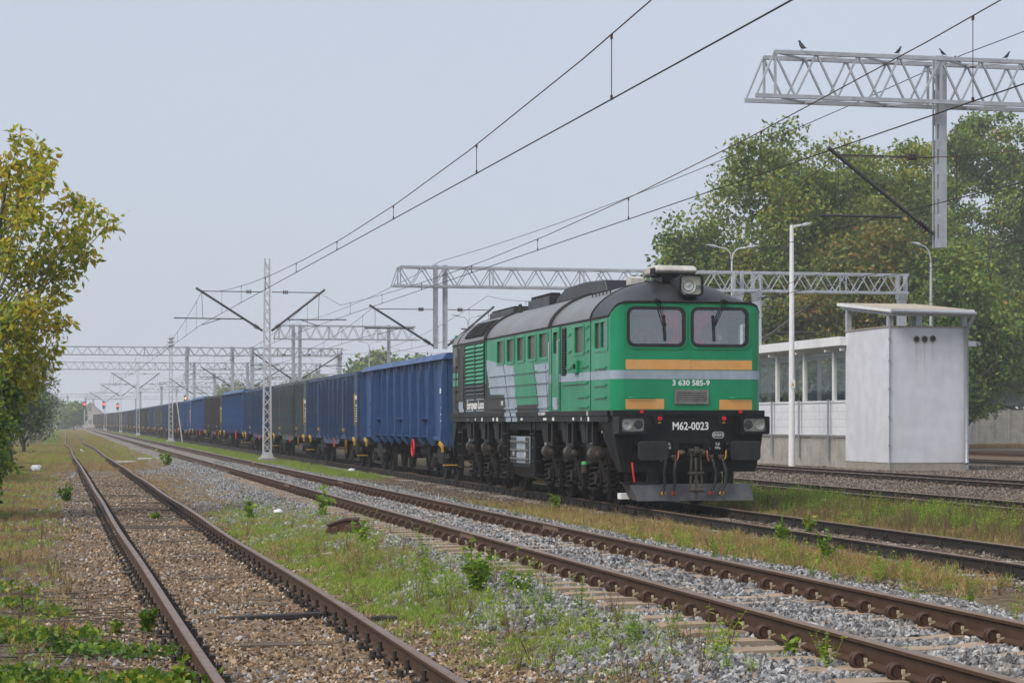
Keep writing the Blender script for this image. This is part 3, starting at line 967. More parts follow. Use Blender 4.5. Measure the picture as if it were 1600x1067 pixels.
# sloped ventilation grille on the rear roof flank
ang = [R(180 - a) for a in (14, 24, 34, 44)]
def rp(a, off=0.0):
    return ((HW + off) * 1.01 * math.cos(a), ZG + (ZT + off) * math.sin(a) ** 1.2)
mb = MB()
q = []
for a in ang:
    for y_ in (11.85, 14.2):
        x_, z_ = rp(a, 0.012); q.append((x_, y_, z_))
mb.add(q, [(2 * k, 2 * k + 1, 2 * k + 3, 2 * k + 2) for k in range(3)], True)
vp = mb.build('roof_vent_panel', M['roof'], loco)
for a in np.linspace(16, 42, 11):
    x_, z_ = rp(R(180 - a), 0.03)
    mb = MB(); mb.bar((x_, 11.98, z_), (x_, 12.95, z_), 0.045, 0.03); mb.bar((x_, 13.08, z_), (x_, 14.05, z_), 0.045, 0.03); mb.build('vent_slat', M['black'], vp)
mb = MB()
for y_ in (11.88, 14.17):
    p_ = [(rp(R(180 - a), 0.02)[0], y_, rp(R(180 - a), 0.02)[1]) for a in (14, 24, 34, 44)]
    mb.tube(p_, 0.02, 5)
for a in (14, 44):
    x_, z_ = rp(R(180 - a), 0.02); mb.tube([(x_, 11.88, z_), (x_, 14.17, z_)], 0.02, 5)
mb.build('vent_frame', M['black'], vp)

# livery sheets on both flanks, 4 mm proud of the shell
def sheet(poly, mat, name, off=0.004, thick=0.003):
    for sx in (-1, 1):
        mb = MB()
        mb.prism(poly, 'x', sx * (HW + off - thick), sx * (HW + off))
        mb.build(name, mat, bo)
sheet([(11.45, ZB + .003), (LL - .01, ZB + .003), (LL - .01, 2.56), (11.45, 2.56)], M['livery_dark'], 'charcoal_panel')
sheet([(13.98, 2.90), (LL - .01, 2.90), (LL - .01, 3.6), (13.98, 3.6)], M['livery_dark'], 'charcoal_panel')
sheet([(9.2, ZB + .003), (11.42, ZB + .003), (11.42, 2.945), (10.95, 2.275), (9.36, 2.255)], M['livery_dark'], 'charcoal_panel')
sheet([(5.82, ZB + .003), (7.93, ZB + .003), (7.99, 2.005), (5.88, 2.015)], M['livery_dark'], 'charcoal_panel')
sheet([(11.42, 3.13), (11.42, 2.955), (10.96, 2.285), (9.35, 2.265), (9.18, ZB + .003), (7.95, ZB + .003), (8.20, 2.25), (8.36, 2.9), (9.35, 2.955), (10.81, 3.08)], M['livery_grey'], 'grey_stripe')
sheet([(6.32, 2.88), (4.97, 2.87), (4.97, ZB + .003), (5.80, ZB + .003)], M['livery_grey'], 'grey_stripe')
sheet([(0.0, 2.435), (0.0, 2.60), (4.92, 2.62), (4.92, 2.455)], M['livery_grey'], 'grey_stripe')
mb = MB(); mb.box(-FX, FX, -RC - .005, -RC - .001, 2.435, 2.60)
for sx in (-1, 1):
    corner_strip(mb, 2.435, 2.60, 0.004, sx)
mb.build('grey_stripe', M['livery_grey'], bo)
for (a, b, c_, d_) in ((-1.22, 0.05, 2.615, 2.80), (0.055, 1.27, 2.615, 2.795), (-1.22, -0.47, ZB + .02, 2.06), (0.62, 1.27, ZB + .01, 2.05)):
    mb = MB(); mb.box(a, b, -RC - .006, -RC - .001, c_, d_); mb.build('orange_panel', M['orange'], bo)
for (a, b) in ((-1.19, -0.68), (0.80, 1.24)):
    mb = MB(); mb.tube([(a, -RC, 2.085), (a, -RC - .04, 2.085), (b, -RC - .04, 2.085), (b, -RC, 2.085)], 0.012, 6); mb.build('grab_rail', M['green'], loco)

# flank beads and trims
def bead(a, b, z, mat, r=0.018, both=False):
    for sx in ((-1, 1) if both else (-1,)):
        mb = MB()
        mb.prism([(z - r, 0), (z + r, 0)][:0] or [(a, z - r), (b, z - r), (b, z + r), (a, z + r)], 'x', sx * HW, sx * (HW + 0.028))
        mb.build('bead', mat, bo)
for z in (2.725, 2.475, 2.21, 1.94):
    for (a, b, mt) in ((4.97, 5.85, M['livery_grey']), (5.85, 8.1, M['green'] if z > 2.0 else M['livery_dark']), (8.1, 9.3, M['livery_grey']), (9.3, 11.1, M['livery_grey'] if z > 2.3 else M['livery_dark'])):
        bead(a, b, z, mt)
for z in (2.40, 2.13, 1.93, 2.72):
    bead(1.6, 3.6, z, M['green']) if z in (2.40,) else None
    bead(1.55, 2.45, z, M['green']) if z in (2.13, 1.93) else None
    if z == 2.72:
        bead(2.9, 3.3, z, M['green']); bead(1.6, 2.1, z, M['green'])
for z in (2.66, 2.33, 2.10):
    bead(0.2, 1.1, z, M['green'])
for (a, z) in ((3.0, 3.40), (3.0, 3.05), (1.55, 3.50), (1.55, 3.25), (1.55, 3.02)):
    bead(a, a + 0.22, z, M['green'])
for z in (2.75, 2.45, 2.2):
    bead(14.1, 14.15, z, M['livery_dark'])
for z in (3.05, 2.75, 2.42, 2.14):
    bead(15.15, 15.75, z, M['livery_dark'])
# vertical panel joints
for d_ in (1.39, 4.66, 3.86, 11.42, 14.06, 15.05):
    mb = MB(); mb.box(-HW - 0.008, -HW + .002, d_ - 0.010, d_ + 0.010, ZB, ZG - .02); mb.build('panel_joint', M['front_black'], bo)
# windows on the flanks
def side_window(d0, d1, z0, z1, mat_frame, r=0.06):
    for sx in (-1, 1):
        w = MB()
        w.plate(rrect(d0 - 0.035, d1 + 0.035, z0 - 0.035, z1 + 0.035, r, 4), [rrect(d0 + 0.02, d1 - 0.02, z0 + 0.02, z1 - 0.02, r * .6, 4)], 'x', sx * (HW + 0.014), -sx * 0.03)
        wo = w.build('window', mat_frame, loco)
        mb = MB(); mb.prism(rrect(d0 - 0.01, d1 + 0.01, z0 - 0.01, z1 + 0.01, r * .6, 4), 'x', sx * (HW - 0.035), sx * (HW - 0.030)); mb.build('pane', M['dusty_glass'], wo)
for a, b in ENGW:
    side_window(a, b, 2.99, 3.54, M['green'])
side_window(1.92, 2.66, 2.99, 3.54, M['green'])
side_window(4.06, 4.50, 3.03, 3.52, M['green'])
w = MB()   # sliding cab side window
w.plate(rrect(0.10, 1.14, 2.97, 3.58, 0.05, 3), [rrect(0.20, 0.62, 3.04, 3.53, 0.03, 3), rrect(0.68, 1.06, 3.04, 3.53, 0.03, 3)], 'x', -HW - 0.012, 0.03)
wo = w.build('sliding_window', M['green'], loco)
mb = MB(); mb.box(-HW + 0.02, -HW + 0.024, 0.18, 0.64, 3.02, 3.54); mb.build('pane', M['glass'], wo)
mb = MB(); mb.box(-HW + 0.03, -HW + 0.034, 0.66, 1.08, 3.02, 3.54); mb.build('pane', M['dusty_glass'], wo)
# doors
for (a, b, mt) in ((3.97, 4.60, M['green']), (14.15, 15.0, M['livery_dark'])):
    mb = MB(); mb.plate([(a, ZB + .02), (b, ZB + .02), (b, 3.60), (a, 3.60)], [rrect(a + 0.08, b - 0.08, 3.03, 3.52, 0.05, 3)], 'x', -HW - 0.012, 0.010)
    do = mb.build('door', mt, loco)
    mb = MB(); mb.cyl((-HW - 0.02, a + 0.10, 2.35), (-HW - 0.05, a + 0.10, 2.35), 0.012, n=6); mb.bar((-HW - 0.05, a + 0.06, 2.35), (-HW - 0.05, a + 0.2, 2.35), 0.02); mb.build('door_handle', M['grille'], do)
    mb = MB(); mb.prism([(a + 0.08, ZB + .03), (b - 0.22, ZB + .03), (b - 0.1, ZB + .12), (b - 0.08, 2.14), (a + 0.08, 2.14)], 'x', -HW - 0.018, -HW - 0.0125); mb.build('kick_plate', M['livery_grey'], do)
    for d_ in (a - 0.07, b + 0.07):
        mb = MB(); mb.tube([(-HW, d_, 1.95), (-HW - 0.06, d_, 1.97), (-HW - 0.06, d_, 3.3), (-HW, d_, 3.32)], 0.013, 6); mb.build('handrail', M['livery_grey'] if a < 5 else M['livery_dark'], loco)
mb = MB(); mb.box(-HW + 0.03, -HW + 0.034, 14.2, 14.95, 3.0, 3.55); mb.build('pane', M['dusty_glass'], loco)
mb = MB(); mb.box(-HW - 0.010, -HW, 15.2, 15.7, 3.02, 3.56); mb.build('end_cab_window', M['dusty_glass'], loco)
# louvres
mb = MB(); mb.box(-HW - 0.004, -HW - 0.001, 3.36, 3.76, 2.58, 3.56); lv = mb.build('louvre', M['black'], loco)
for i in range(18):
    z = 2.60 + i * 0.0535
    mb = MB(); mb.add([(-HW - 0.004, 3.38, z + 0.035), (-HW - 0.004, 3.74, z + 0.035), (-HW - 0.03, 3.74, z), (-HW - 0.03, 3.38, z), (-HW - 0.004, 3.38, z + 0.02), (-HW - 0.004, 3.74, z + 0.02)], [(0, 1, 2, 3), (3, 2, 5, 4)]); mb.build('louvre_slat', M['front_black'], lv)
for (a, b) in ((11.64, 12.64), (12.74, 13.96)):
    mb = MB(); mb.box(-HW - 0.007, -HW - 0.004, a, b, 2.24, 3.60); lv = mb.build('louvre', M['dark_inside'], loco)
    mb = MB(); mb.plate([(a - .03, 2.21), (b + .03, 2.21), (b + .03, 3.60), (a - .03, 3.60)], [[(a + .02, 2.27), (b - .02, 2.27), (b - .02, 3.57), (a + .02, 3.57)]], 'x', -HW - 0.03, 0.024); mb.build('louvre_frame', M['livery_dark'], lv)
    for i in range(13):
        z = 2.28 + i * 0.099
        mb = MB(); mb.add([(-HW - 0.008, a + .02, z + 0.085), (-HW - 0.008, b - .02, z + 0.085), (-HW - 0.05, b - .02, z + 0.01), (-HW - 0.05, a + .02, z + 0.01), (-HW - 0.008, a + .02, z - 0.005), (-HW - 0.008, b - .02, z - 0.005)], [(0, 1, 2, 3), (3, 2, 5, 4)])
        mb.build('louvre_slat', M['green'] if z > 2.5 else M['livery_dark'], lv)
# small fittings on the flank
mb = MB(); mb.box(-HW - 0.06, -HW, 2.30, 2.62, 2.60, 2.86); fb = mb.build('flank_box', M['green'], loco, bevel=0.01)
mb = MB(); mb.cyl((-HW - 0.06, 2.46, 2.74), (-HW - 0.09, 2.46, 2.74), 0.05, n=12); mb.build('box_cap', M['front_black'], fb)
# sill beams
for sx in (-1, 1):
    mb = MB(); mb.box(sx * (HW + 0.03) - 0.02, sx * (HW + 0.03) + 0.02, -0.02, LL + 0.05, 1.745, ZB - .002); mb.box(sx * HW - 0.03, sx * HW + 0.03, 0.0, LL + 0.05, 1.63, 1.745)
    so = mb.build('sill_beam', M['frame_black'], loco, bevel=0.006)
    for (a, b) in ((8.55, 9.12), (7.90, 8.42)):
        mb = MB(); mb.box(sx * (HW + 0.0525) - 0.0015, sx * (HW + 0.0525) + 0.0015, a, b, 1.75, ZB - .006); mb.box(sx * (HW + 0.0325) - .0015, sx * (HW + 0.0325) + .0015, a - .04, b - .05, 1.634, 1.742)
        mb.build('grey_stripe', M['livery_grey'], so)
mb = MB(); mb.box(-1.3, 1.3, 0.1, LL - 0.1, 1.45, 1.84); mb.build('underframe', M['bogie'], loco)

# ---- cab front fittings
for (a, b) in ((-1.15, -0.10), (0.10, 1.15)):
    mb = MB(); mb.plate(rrect(a - 0.05, b + 0.05, 3.04, 3.80, 0.15, 6), [rrect(a + 0.01, b - 0.01, 3.10, 3.74, 0.10, 6)], 'y', -RC - 0.02, 0.045)
    wf = mb.build('windscreen_frame', M['rubber'], loco)
    mb = MB(); mb.prism(rrect(a - 0.01, b + 0.01, 3.08, 3.76, 0.11, 6), 'y', -RC + 0.005, -RC + 0.010); mb.build('windscreen', M['glass'], wf)
    mb = MB(); mb.plate(rrect(a - 0.09, b + 0.09, 3.0, 3.84, 0.18, 6), [rrect(a - 0.052, b + 0.052, 3.038, 3.802, 0.15, 6)], 'y', -RC - 0.014, 0.013); mb.build('windscreen_surround', M['green'], wf)
    # wipers
    c_ = (a + b) / 2 - 0.06 + (0.0 if a < 0 else 0.02)
    top = (c_ + 0.05 if a < 0 else c_ + 0.10, -RC - 0.05, 3.92)
    hub = (c_ + 0.22 if a < 0 else c_ - 0.08, -RC - 0.06, 3.42)
    mb = MB()
    mb.bar(top, hub, 0.016); mb.bar((top[0] + 0.06, top[1], top[2] - 0.02), (hub[0] + 0.02, hub[1], hub[2] + 0.02), 0.014)
    mb.bar((hub[0] - 0.01, -RC - 0.045, hub[2] + 0.22), (hub[0] + 0.015, -RC - 0.045, hub[2] - 0.27), 0.022, 0.03)
    mb.cyl((top[0], -RC - 0.10, top[2]), (top[0], -RC + 0.05, top[2]), 0.03, n=8); mb.cyl((top[0] + 0.06, -RC - 0.08, top[2] - 0.01), (top[0] + 0.06, -RC + 0.05, top[2] - 0.01), 0.02, n=8)
    mb.build('windscreen_wiper', M['black'], loco)
text_part('3 630 585-9', 0.145, (0.06, -RC - 0.004, 2.36), FRONT, M['white'], loco, 1.05, 'front_number', 0.003)
mb = MB(); mb.plate([(-0.27, 1.97), (0.40, 1.97), (0.40, 2.24), (-0.27, 2.24)], [[(-0.235, 2.0), (0.365, 2.0), (0.365, 2.21), (-0.235, 2.21)]], 'y', -RC - 0.03, 0.028)
gr = mb.build('front_grille', M['grille'], loco)
mb = MB(); mb.box(-0.24, 0.37, -RC - 0.006, -RC - 0.002, 1.99, 2.22); mb.build('grille_backing', M['black'], gr)
for i in range(6):
    mb = MB(); mb.box(-0.24, 0.37, -RC - 0.028, -RC - 0.007, 2.005 + i * 0.036, 2.026 + i * 0.036); mb.build('grille_bar', M['grille'], gr)
# apron
ap = MB()
ap.prism([(-1.47, 1.846), (1.47, 1.846), (1.47, 1.50), (1.43, 1.20), (1.31, 0.69), (-1.31, 0.69), (-1.43, 1.20), (-1.47, 1.50)], 'y', -0.30, -0.20)
ap.box(-1.49, 1.49, -0.325, -0.10, 1.735, 1.848)
for sx in (-1, 1):
    rp_ = [(-0.20, 1.846), (0.06, 1.846), (0.86, 1.70), (0.86, 1.62), (0.62, 1.60), (0.55, 1.32), (0.30, 1.05), (0.02, 0.69), (-0.20, 0.69)]
    xo_ = [sx * float(np.interp(z_, [0.69, 1.2, 1.5], [1.308, 1.428, 1.466])) for (_, z_) in rp_]
    nr_ = len(rp_)
    ap.add([(x_, p_[0], p_[1]) for x_, p_ in zip(xo_, rp_)] + [(x_ - sx * 0.07, p_[0], p_[1]) for x_, p_ in zip(xo_, rp_)],
           [list(range(nr_)), list(range(2 * nr_ - 1, nr_ - 1, -1))] + [(i, (i + 1) % nr_, nr_ + (i + 1) % nr_, nr_ + i) for i in range(nr_)])
apo = ap.build('front_apron', M['front_black'], loco, bevel=0.008)
mb = MB(); mb.box(-1.31, 1.31, -0.20, 0.02, 0.69, 0.74); mb.build('apron_bottom', M['front_black'], apo)
mb = MB(); mb.tube([(-0.27, -0.33, 1.79), (-0.25, -0.37, 1.79), (0.33, -0.37, 1.79), (0.35, -0.33, 1.79)], 0.012, 6); mb.build('grab_rail', M['front_black'], apo)
npl = MB(); npl.box(-0.35, 0.40, -0.308, -0.3005, 1.43, 1.65); no_ = npl.build('number_plate', M['front_black'], loco)
text_part('M62-0023', 0.205, (0.025, -0.309, 1.545), FRONT, M['white'], no_, 0.86, 'lettering', 0.004)
kp = text_part('850kN', 0.085, (0.57, -0.302, 1.385), FRONT, M['white'], loco, 0.8, 'brake_mark', 0.0)
mb = MB(); mb.plate(rrect(0.455, 0.685, 1.325, 1.445, 0.055, 5), [rrect(0.463, 0.677, 1.333, 1.437, 0.05, 5)], 'y', -0.304, 0.003); mb.build('mark_border', M['white'], loco)
for (cx, t_) in ((0.36, '0,5\nMPa'), (0.56, '0,8\nMPa'), (-0.37, '0,5\nMPa'), (-0.57, '0,8\nMPa')):
    text_part(t_, 0.075, (cx, -0.302, 1.175), FRONT, M['white'], loco, 0.85, 'pressure_mark', 0.0)
for sx in (-1, 1):
    # headlight box
    c_ = 1.185 * sx + 0.0
    mb = MB(); mb.plate(rrect(c_ - 0.285, c_ + 0.285, 1.40, 1.735, 0.03, 2), [rrect(c_ - 0.225, c_ + 0.225, 1.455, 1.695, 0.05, 4)], 'y', -0.66, 0.10)
    mb.box(c_ - 0.285, c_ + 0.285, -0.56, -0.30, 1.40, 1.735)
    hb = mb.build('headlight', M['front_black'], loco)
    mb = MB(); mb.box(c_ - 0.23, c_ + 0.23, -0.575, -0.562, 1.45, 1.70); mb.build('lamp_back', M['lamp_bezel'], hb)
    ox = c_ - 0.11 if sx < 0 else c_ + 0.11
    mb = MB(); mb.lathe([(0.105, -0.60), (0.10, -0.615), (0.075, -0.59), (0.03, -0.58), (0, -0.578)], (ox, 0, 1.575), 'y', 22); mb.build('reflector', M['lamp_reflector'], hb)
    mb = MB(); mb.ell((ox, -0.59, 1.575), 0.03, 0.015, 0.03); mb.build('bulb', M['clear_glass'], hb)
    ox2 = c_ + 0.11 if sx < 0 else c_ - 0.11
    mb = MB(); mb.torus((ox2, -0.585, 1.575), 'y', 0.10, 0.014, 22, 6); mb.build('tail_lamp_ring', M['lamp_bezel'], hb)
    mb = MB(); mb.lathe([(0.092, -0.58), (0.06, -0.60), (0, -0.605)], (ox2, 0, 1.575), 'y', 20); mb.build('tail_lamp_lens', M['lens_dark'], hb)
    mb = MB(); mb.prism(rrect(c_ - 0.224, c_ + 0.224, 1.456, 1.694, 0.05, 4), 'y', -0.632, -0.629); mb.build('lamp_glass', M['clear_glass'], hb)
    # red socket with yellow mark
    sc = -0.60 if sx < 0 else 0.66
    mb = MB(); mb.prism(rrect(sc - 0.11, sc + 0.09, 1.58, 1.75, 0.02, 2), 'y', -0.37, -0.301); sb = mb.build('socket_box', M['front_black'], loco)
    mb = MB(); mb.cyl((sc, -0.37, 1.695), (sc, -0.40, 1.695), 0.042, n=14); mb.build('socket_cap', M['red'], sb)
    mb = MB(); mb.prism([(sc - 0.04, 1.605), (sc + 0.04, 1.605), (sc, 1.64)], 'y', -0.374, -0.3705); mb.build('warning_mark', M['yellow'], sb)
    mb = MB(); mb.box(-0.97 if sx < 0 else 0.97 - .0, -0.91 if sx < 0 else 1.03, -0.36, -0.30, 1.795, 1.86); mb.build('red_tag', M['red'], loco)
    # buffer
    bc = 0.895 * sx
    mb = MB(); mb.prism(rrect(bc - 0.29, bc + 0.29, 0.915, 1.275, 0.07, 5), 'y', -0.97, -0.92)
    bu = mb.build('buffer', M['rubber'], loco, bevel=0.012)
    mb = MB(); mb.cyl((bc, -0.93, 1.095), (bc, -0.62, 1.095), 0.10, n=16); mb.build('buffer_plunger', M['gear_steel'], bu)
    mb = MB(); mb.cyl((bc, -0.66, 1.095), (bc, -0.30, 1.095), 0.14, 0.17, n=16); mb.box(bc - 0.2, bc + 0.2, -0.335, -0.30, 0.92, 1.27); mb.build('buffer_sleeve', M['front_black'], bu)
    for (u, w) in ((-0.16, 0.97), (-0.16, 1.22), (0.16, 0.97), (0.16, 1.22)):
        mb = MB(); mb.cyl((bc + u, -0.335, w), (bc + u, -0.36, w), 0.022, n=6); mb.build('bolt', M['gear_steel'], bu)
# coupling
mb = MB(); mb.plate([(-0.36, 0.86), (0.36, 0.86), (0.36, 1.30), (-0.36, 1.30)], [[(-0.24, 0.92), (0.24, 0.92), (0.24, 1.22), (-0.24, 1.22)]], 'y', -0.44, 0.14); cp = mb.build('coupler_pocket', M['front_black'], loco, bevel=0.01)
mb = MB(); mb.prism([(-0.3, 1.00), (-0.78, 1.00), (-0.84, 1.06), (-0.82, 1.16), (-0.74, 1.17), (-0.72, 1.10), (-0.6, 1.12), (-0.3, 1.14)], 'x', -0.045, 0.045); dh = mb.build('draw_hook', M['gear_steel'], loco, bevel=0.01)
mb = MB()
for sx in (-1, 1):
    mb.bar((sx * 0.085, -0.70, 1.09), (sx * 0.10, -0.72, 0.66), 0.035, 0.05); mb.bar((sx * 0.10, -0.72, 0.68), (sx * 0.12, -0.74, 0.36), 0.03, 0.045)
mb.cyl((-0.13, -0.70, 1.09), (0.13, -0.70, 1.09), 0.035, n=10); mb.cyl((-0.15, -0.72, 0.67), (0.15, -0.72, 0.67), 0.035, n=10); mb.cyl((-0.15, -0.74, 0.36), (0.15, -0.74, 0.36), 0.04, n=10)
mb.cyl((0, -0.72, 0.98), (0, -0.74, 0.20), 0.028, n=8); mb.cyl((0, -0.76, 0.52), (0, -0.70, 0.52), 0.05, n=8)
mb.build('screw_coupling', M['gear_steel'], dh)
mb = MB()
for sx in (-1, 1):
    mb.ell((sx * 0.2, -0.46, 1.04), 0.09, 0.1, 0.07)
mb.build('coupler_boss', M['gear_steel'], cp)
# brake hoses with taps
for (cx, capm, hm) in ((-0.56, 'yellow', 'yellow'), (-0.36, 'red', 'brass_handle'), (0.37, 'red', 'brass_handle'), (0.57, 'yellow', 'yellow')):
    w_ = 0.06 if cx > 0 else -0.02
    mb = MB(); mb.tube([(cx, -0.32, 0.98), (cx, -0.50, 0.97), (cx + 0.02, -0.56, 0.90), (cx + w_, -0.60, 0.70), (cx + w_ * 0.7, -0.62, 0.50), (cx - 0.04, -0.64, 0.33)], 0.030, 8); ho = mb.build('brake_hose', M['rubber'], loco)
    mb = MB(); mb.torus((cx - 0.05, -0.655, 0.30), 'y', 0.034, 0.012, 12, 6); mb.cyl((cx - 0.09, -0.655, 0.285), (cx - 0.01, -0.655, 0.325), 0.016, n=8); mb.build('hose_end', M[capm], ho)
    mb = MB(); mb.cyl((cx - 0.05, -0.65, 0.35), (cx - 0.05, -0.65, 0.27), 0.028, n=8); mb.build('hose_coupling', M['gear_steel'], ho)
    mb = MB(); mb.cyl((cx - 0.05, -0.47, 0.98), (cx + 0.05, -0.47, 0.98), 0.035, n=8); mb.cyl((cx, -0.42, 0.98), (cx, -0.54, 0.93), 0.042, n=8); mb.build('tap', M['gear_steel'], ho)
    s_ = 1 if cx in (-0.36, 0.57) else -1
    mb = MB(); mb.tube([(cx + s_ * 0.05, -0.50, 0.90), (cx + s_ * 0.08, -0.52, 0.97), (cx + s_ * 0.09, -0.52, 1.10)], 0.016, 6); mb.build('tap_handle', M[hm], ho)
mb = MB(); mb.tube([(-1.12, -0.34, 0.86), (-1.14, -0.40, 0.84), (-1.13, -0.42, 0.70), (-1.10, -0.42, 0.50)], 0.02, 6); mb.build('coupling_lever', M['red'], loco)
# plough
mb = MB()
mb.add([(-1.20, -0.42, 0.47), (1.16, -0.42, 0.47), (1.16, -0.62, 0.16), (-1.10, -0.62, 0.16), (-1.20, -0.40, 0.47), (1.16, -0.40, 0.47), (1.16, -0.60, 0.16), (-1.10, -0.60, 0.16)], [(0, 1, 2, 3), (4, 5, 6, 7), (0, 1, 5, 4), (1, 2, 6, 5), (2, 3, 7, 6), (3, 0, 4, 7)])
mb.add([(-1.20, -0.42, 0.47), (-1.10, -0.62, 0.16), (-1.18, -0.30, 0.20), (-1.25, -0.10, 0.47)], [(0, 1, 2, 3)])
pl_ = mb.build('snow_plough', M['plow'], loco)
for sx in (-0.75, 0.75):
    mb = MB(); mb.box(sx - 0.09, sx + 0.09, -0.40, -0.30, 0.44, 0.75); mb.build('plough_bracket', M['front_black'], pl_)
mb = MB(); mb.box(-1.33, -0.60, -0.44, -0.20, 0.47, 0.51); mb.build('plough_step', M['frame_black'], pl_)
mb = MB(); mb.box(-1.22, -1.05, 0.10, 0.35, 0.17, 0.28); mb.build('rail_guard_sensor', M['white'], loco)
# cab interior
mb = MB()
mb.box(-1.40, 1.40, 1.62, 1.66, ZB, 3.70); mb.box(-1.12, 1.12, 0.12, 1.66, 3.88, 3.90); mb.box(-1.40, 1.40, -0.14, 1.66, ZB + .03, ZB + .06); mb.box(1.385, 1.41, -0.1, 1.62, ZB, 3.0)
mb.prism([(-0.15, 2.4), (-0.15, 2.98), (0.35, 2.98), (0.5, 2.85), (0.5, 2.4)], 'x', -1.35, 1.35)
ci_ = mb.build('cab_interior', M['cab_inside'], loco)
mb = MB(); mb.torus((-0.62, 0.55, 3.12), 'y', 0.26, 0.014, 22, 6); mb.bar((-0.88, 0.55, 3.12), (-0.36, 0.55, 3.12), 0.02); mb.bar((-0.62, 0.55, 2.9), (-0.62, 0.55, 3.35), 0.02); mb.build('hand_wheel', M['red'], ci_)
for (cx, s_) in ((-0.10, -1), (0.10, 1)):
    mb = MB()
    prof = [(3.76, 0.42, 0.02), (3.62, 0.34, 0.02), (3.48, 0.22, 0.02), (3.36, 0.12, 0.02), (3.28, 0.16, 0.02), (3.18, 0.26, 0.02), (3.10, 0.30, 0.02)]
    q = []
    nn_ = 14
    for (z, wd, _) in prof:
        for i in range(nn_):
            u = i / (nn_ - 1)
            q.append((cx + s_ * (0.02 + wd * u), -0.12 + 0.02 * math.sin(u * 22), z - (0.05 * u)))
    mb.add(q, [(k * nn_ + i, k * nn_ + i + 1, (k + 1) * nn_ + i + 1, (k + 1) * nn_ + i) for k in range(len(prof) - 1) for i in range(nn_ - 1)], True)
    mb.build('curtain', M['pink_cloth'], loco)
mb = MB(); mb.cyl((0.66, -0.05, 2.98), (0.66, -0.05, 3.18), 0.02, n=8); mb.lathe([(0.0, 3.17), (0.065, 3.18), (0.07, 3.24), (0.05, 3.28), (0, 3.29)], (0.66, -0.05, 0), 'z', 14); mb.build('desk_lamp', M['white'], loco)
mb = MB(); mb.prism(rrect(0.12, 0.42, 2.9, 3.5, 0.08, 4), 'y', 0.95, 1.08); mb.box(0.1, 0.44, 0.7, 1.05, 2.55, 2.68); mb.build('driver_seat', M['white_frame'] if 'white_frame' in M else M['ac'], ci_)
# ---- flank writing
text_part('European Loco', 0.29, (-HW - 0.006, 12.8, 2.045), SIDE, M['white'], loco, 1.2, 'operator_name', 0.008)
for (a, b, z) in ((11.66, 12.55, 2.185), (12.85, 13.9, 2.18), (11.66, 12.55, 1.905), (12.85, 13.9, 1.905)):
    mb = MB(); mb.box(-HW - 0.03, -HW - .003, a, b, z - 0.012, z + 0.012); mb.build('bead', M['livery_grey'], bo)
text_part('92 51 3 630 585-9', 0.085, (-HW - 0.0515, 5.35, 1.80), SIDE, M['white'], loco, 1.0, 'vehicle_number', 0.002)
text_part('-SME', 0.15, (-HW - 0.006, 9.62, 2.06), SIDE, M['white'], loco, 0.9, 'depot_mark', 0.002)
mb = MB()
for (a, w_, h_) in ((13.6, .03, .05), (12.6, .09, .06), (11.75, .14, .09), (10.4, .16, .08), (9.95, .18, .09), (7.3, .2, .05), (5.0, .3, .05), (4.3, .18, .07), (2.6, .14, .06), (2.0, .05, .07), (1.4, .12, .09)):
    mb.box(-HW - 0.0335, -HW - 0.0305, a, a + w_, 1.69 - h_ / 2, 1.69 + h_ / 2)
for i in range(4):
    mb.box(-HW - 0.0525, -HW - 0.0505, 1.40, 1.54, 1.76 + i * 0.022, 1.77 + i * 0.022)
mk = mb.build('sill_markings', M['white'], loco); mk['kind'] = 'stuff'

# ---- tank, bogies
mb = MB()
mb.prism([(-1.36, 0.62), (-1.28, 0.42), (-1.05, 0.34), (1.05, 0.34), (1.28, 0.42), (1.36, 0.62), (1.36, 1.32), (-1.36, 1.32)], 'y', 6.85, 9.05)
tk = mb.build('fuel_tank', M['front_black'], loco, bevel=0.05)
mb = MB(); mb.box(-1.41, -1.365, 7.05, 9.0, 0.70, 1.30); bx_ = mb.build('battery_cover', M['livery_grey'], loco, bevel=0.01)
for (a, b) in ((7.05, 7.45), (8.35, 9.0)):
    mb = MB(); mb.box(-1.4155, -1.4115, a + .01, b - .01, 0.71, 1.29); mb.build('cover_dark_band', M['livery_dark'], bx_)
for z in (0.80, 1.0, 1.19):
    mb = MB(); mb.box(-1.44, -1.4165, 7.10, 8.95, z - 0.018, z + 0.018); mb.build('cover_rib', M['grille'], bx_)
mb = MB()
for d_ in (7.35, 8.55):
    for i in range(3):
        mb.box(-1.425, -1.416, d_, d_ + 0.16, 0.87 + i * 0.035, 0.885 + i * 0.035)
mb.build('cover_vent', M['white'], bx_)
for (y0_, y1_) in ((4.9, 6.6), (9.4, 11.0)):
    mb = MB(); mb.cyl((-0.95, y0_, 1.42), (-0.95, y1_, 1.42), 0.21, n=18); mb.build('air_reservoir', M['frame_black'], loco, bevel=0.02)

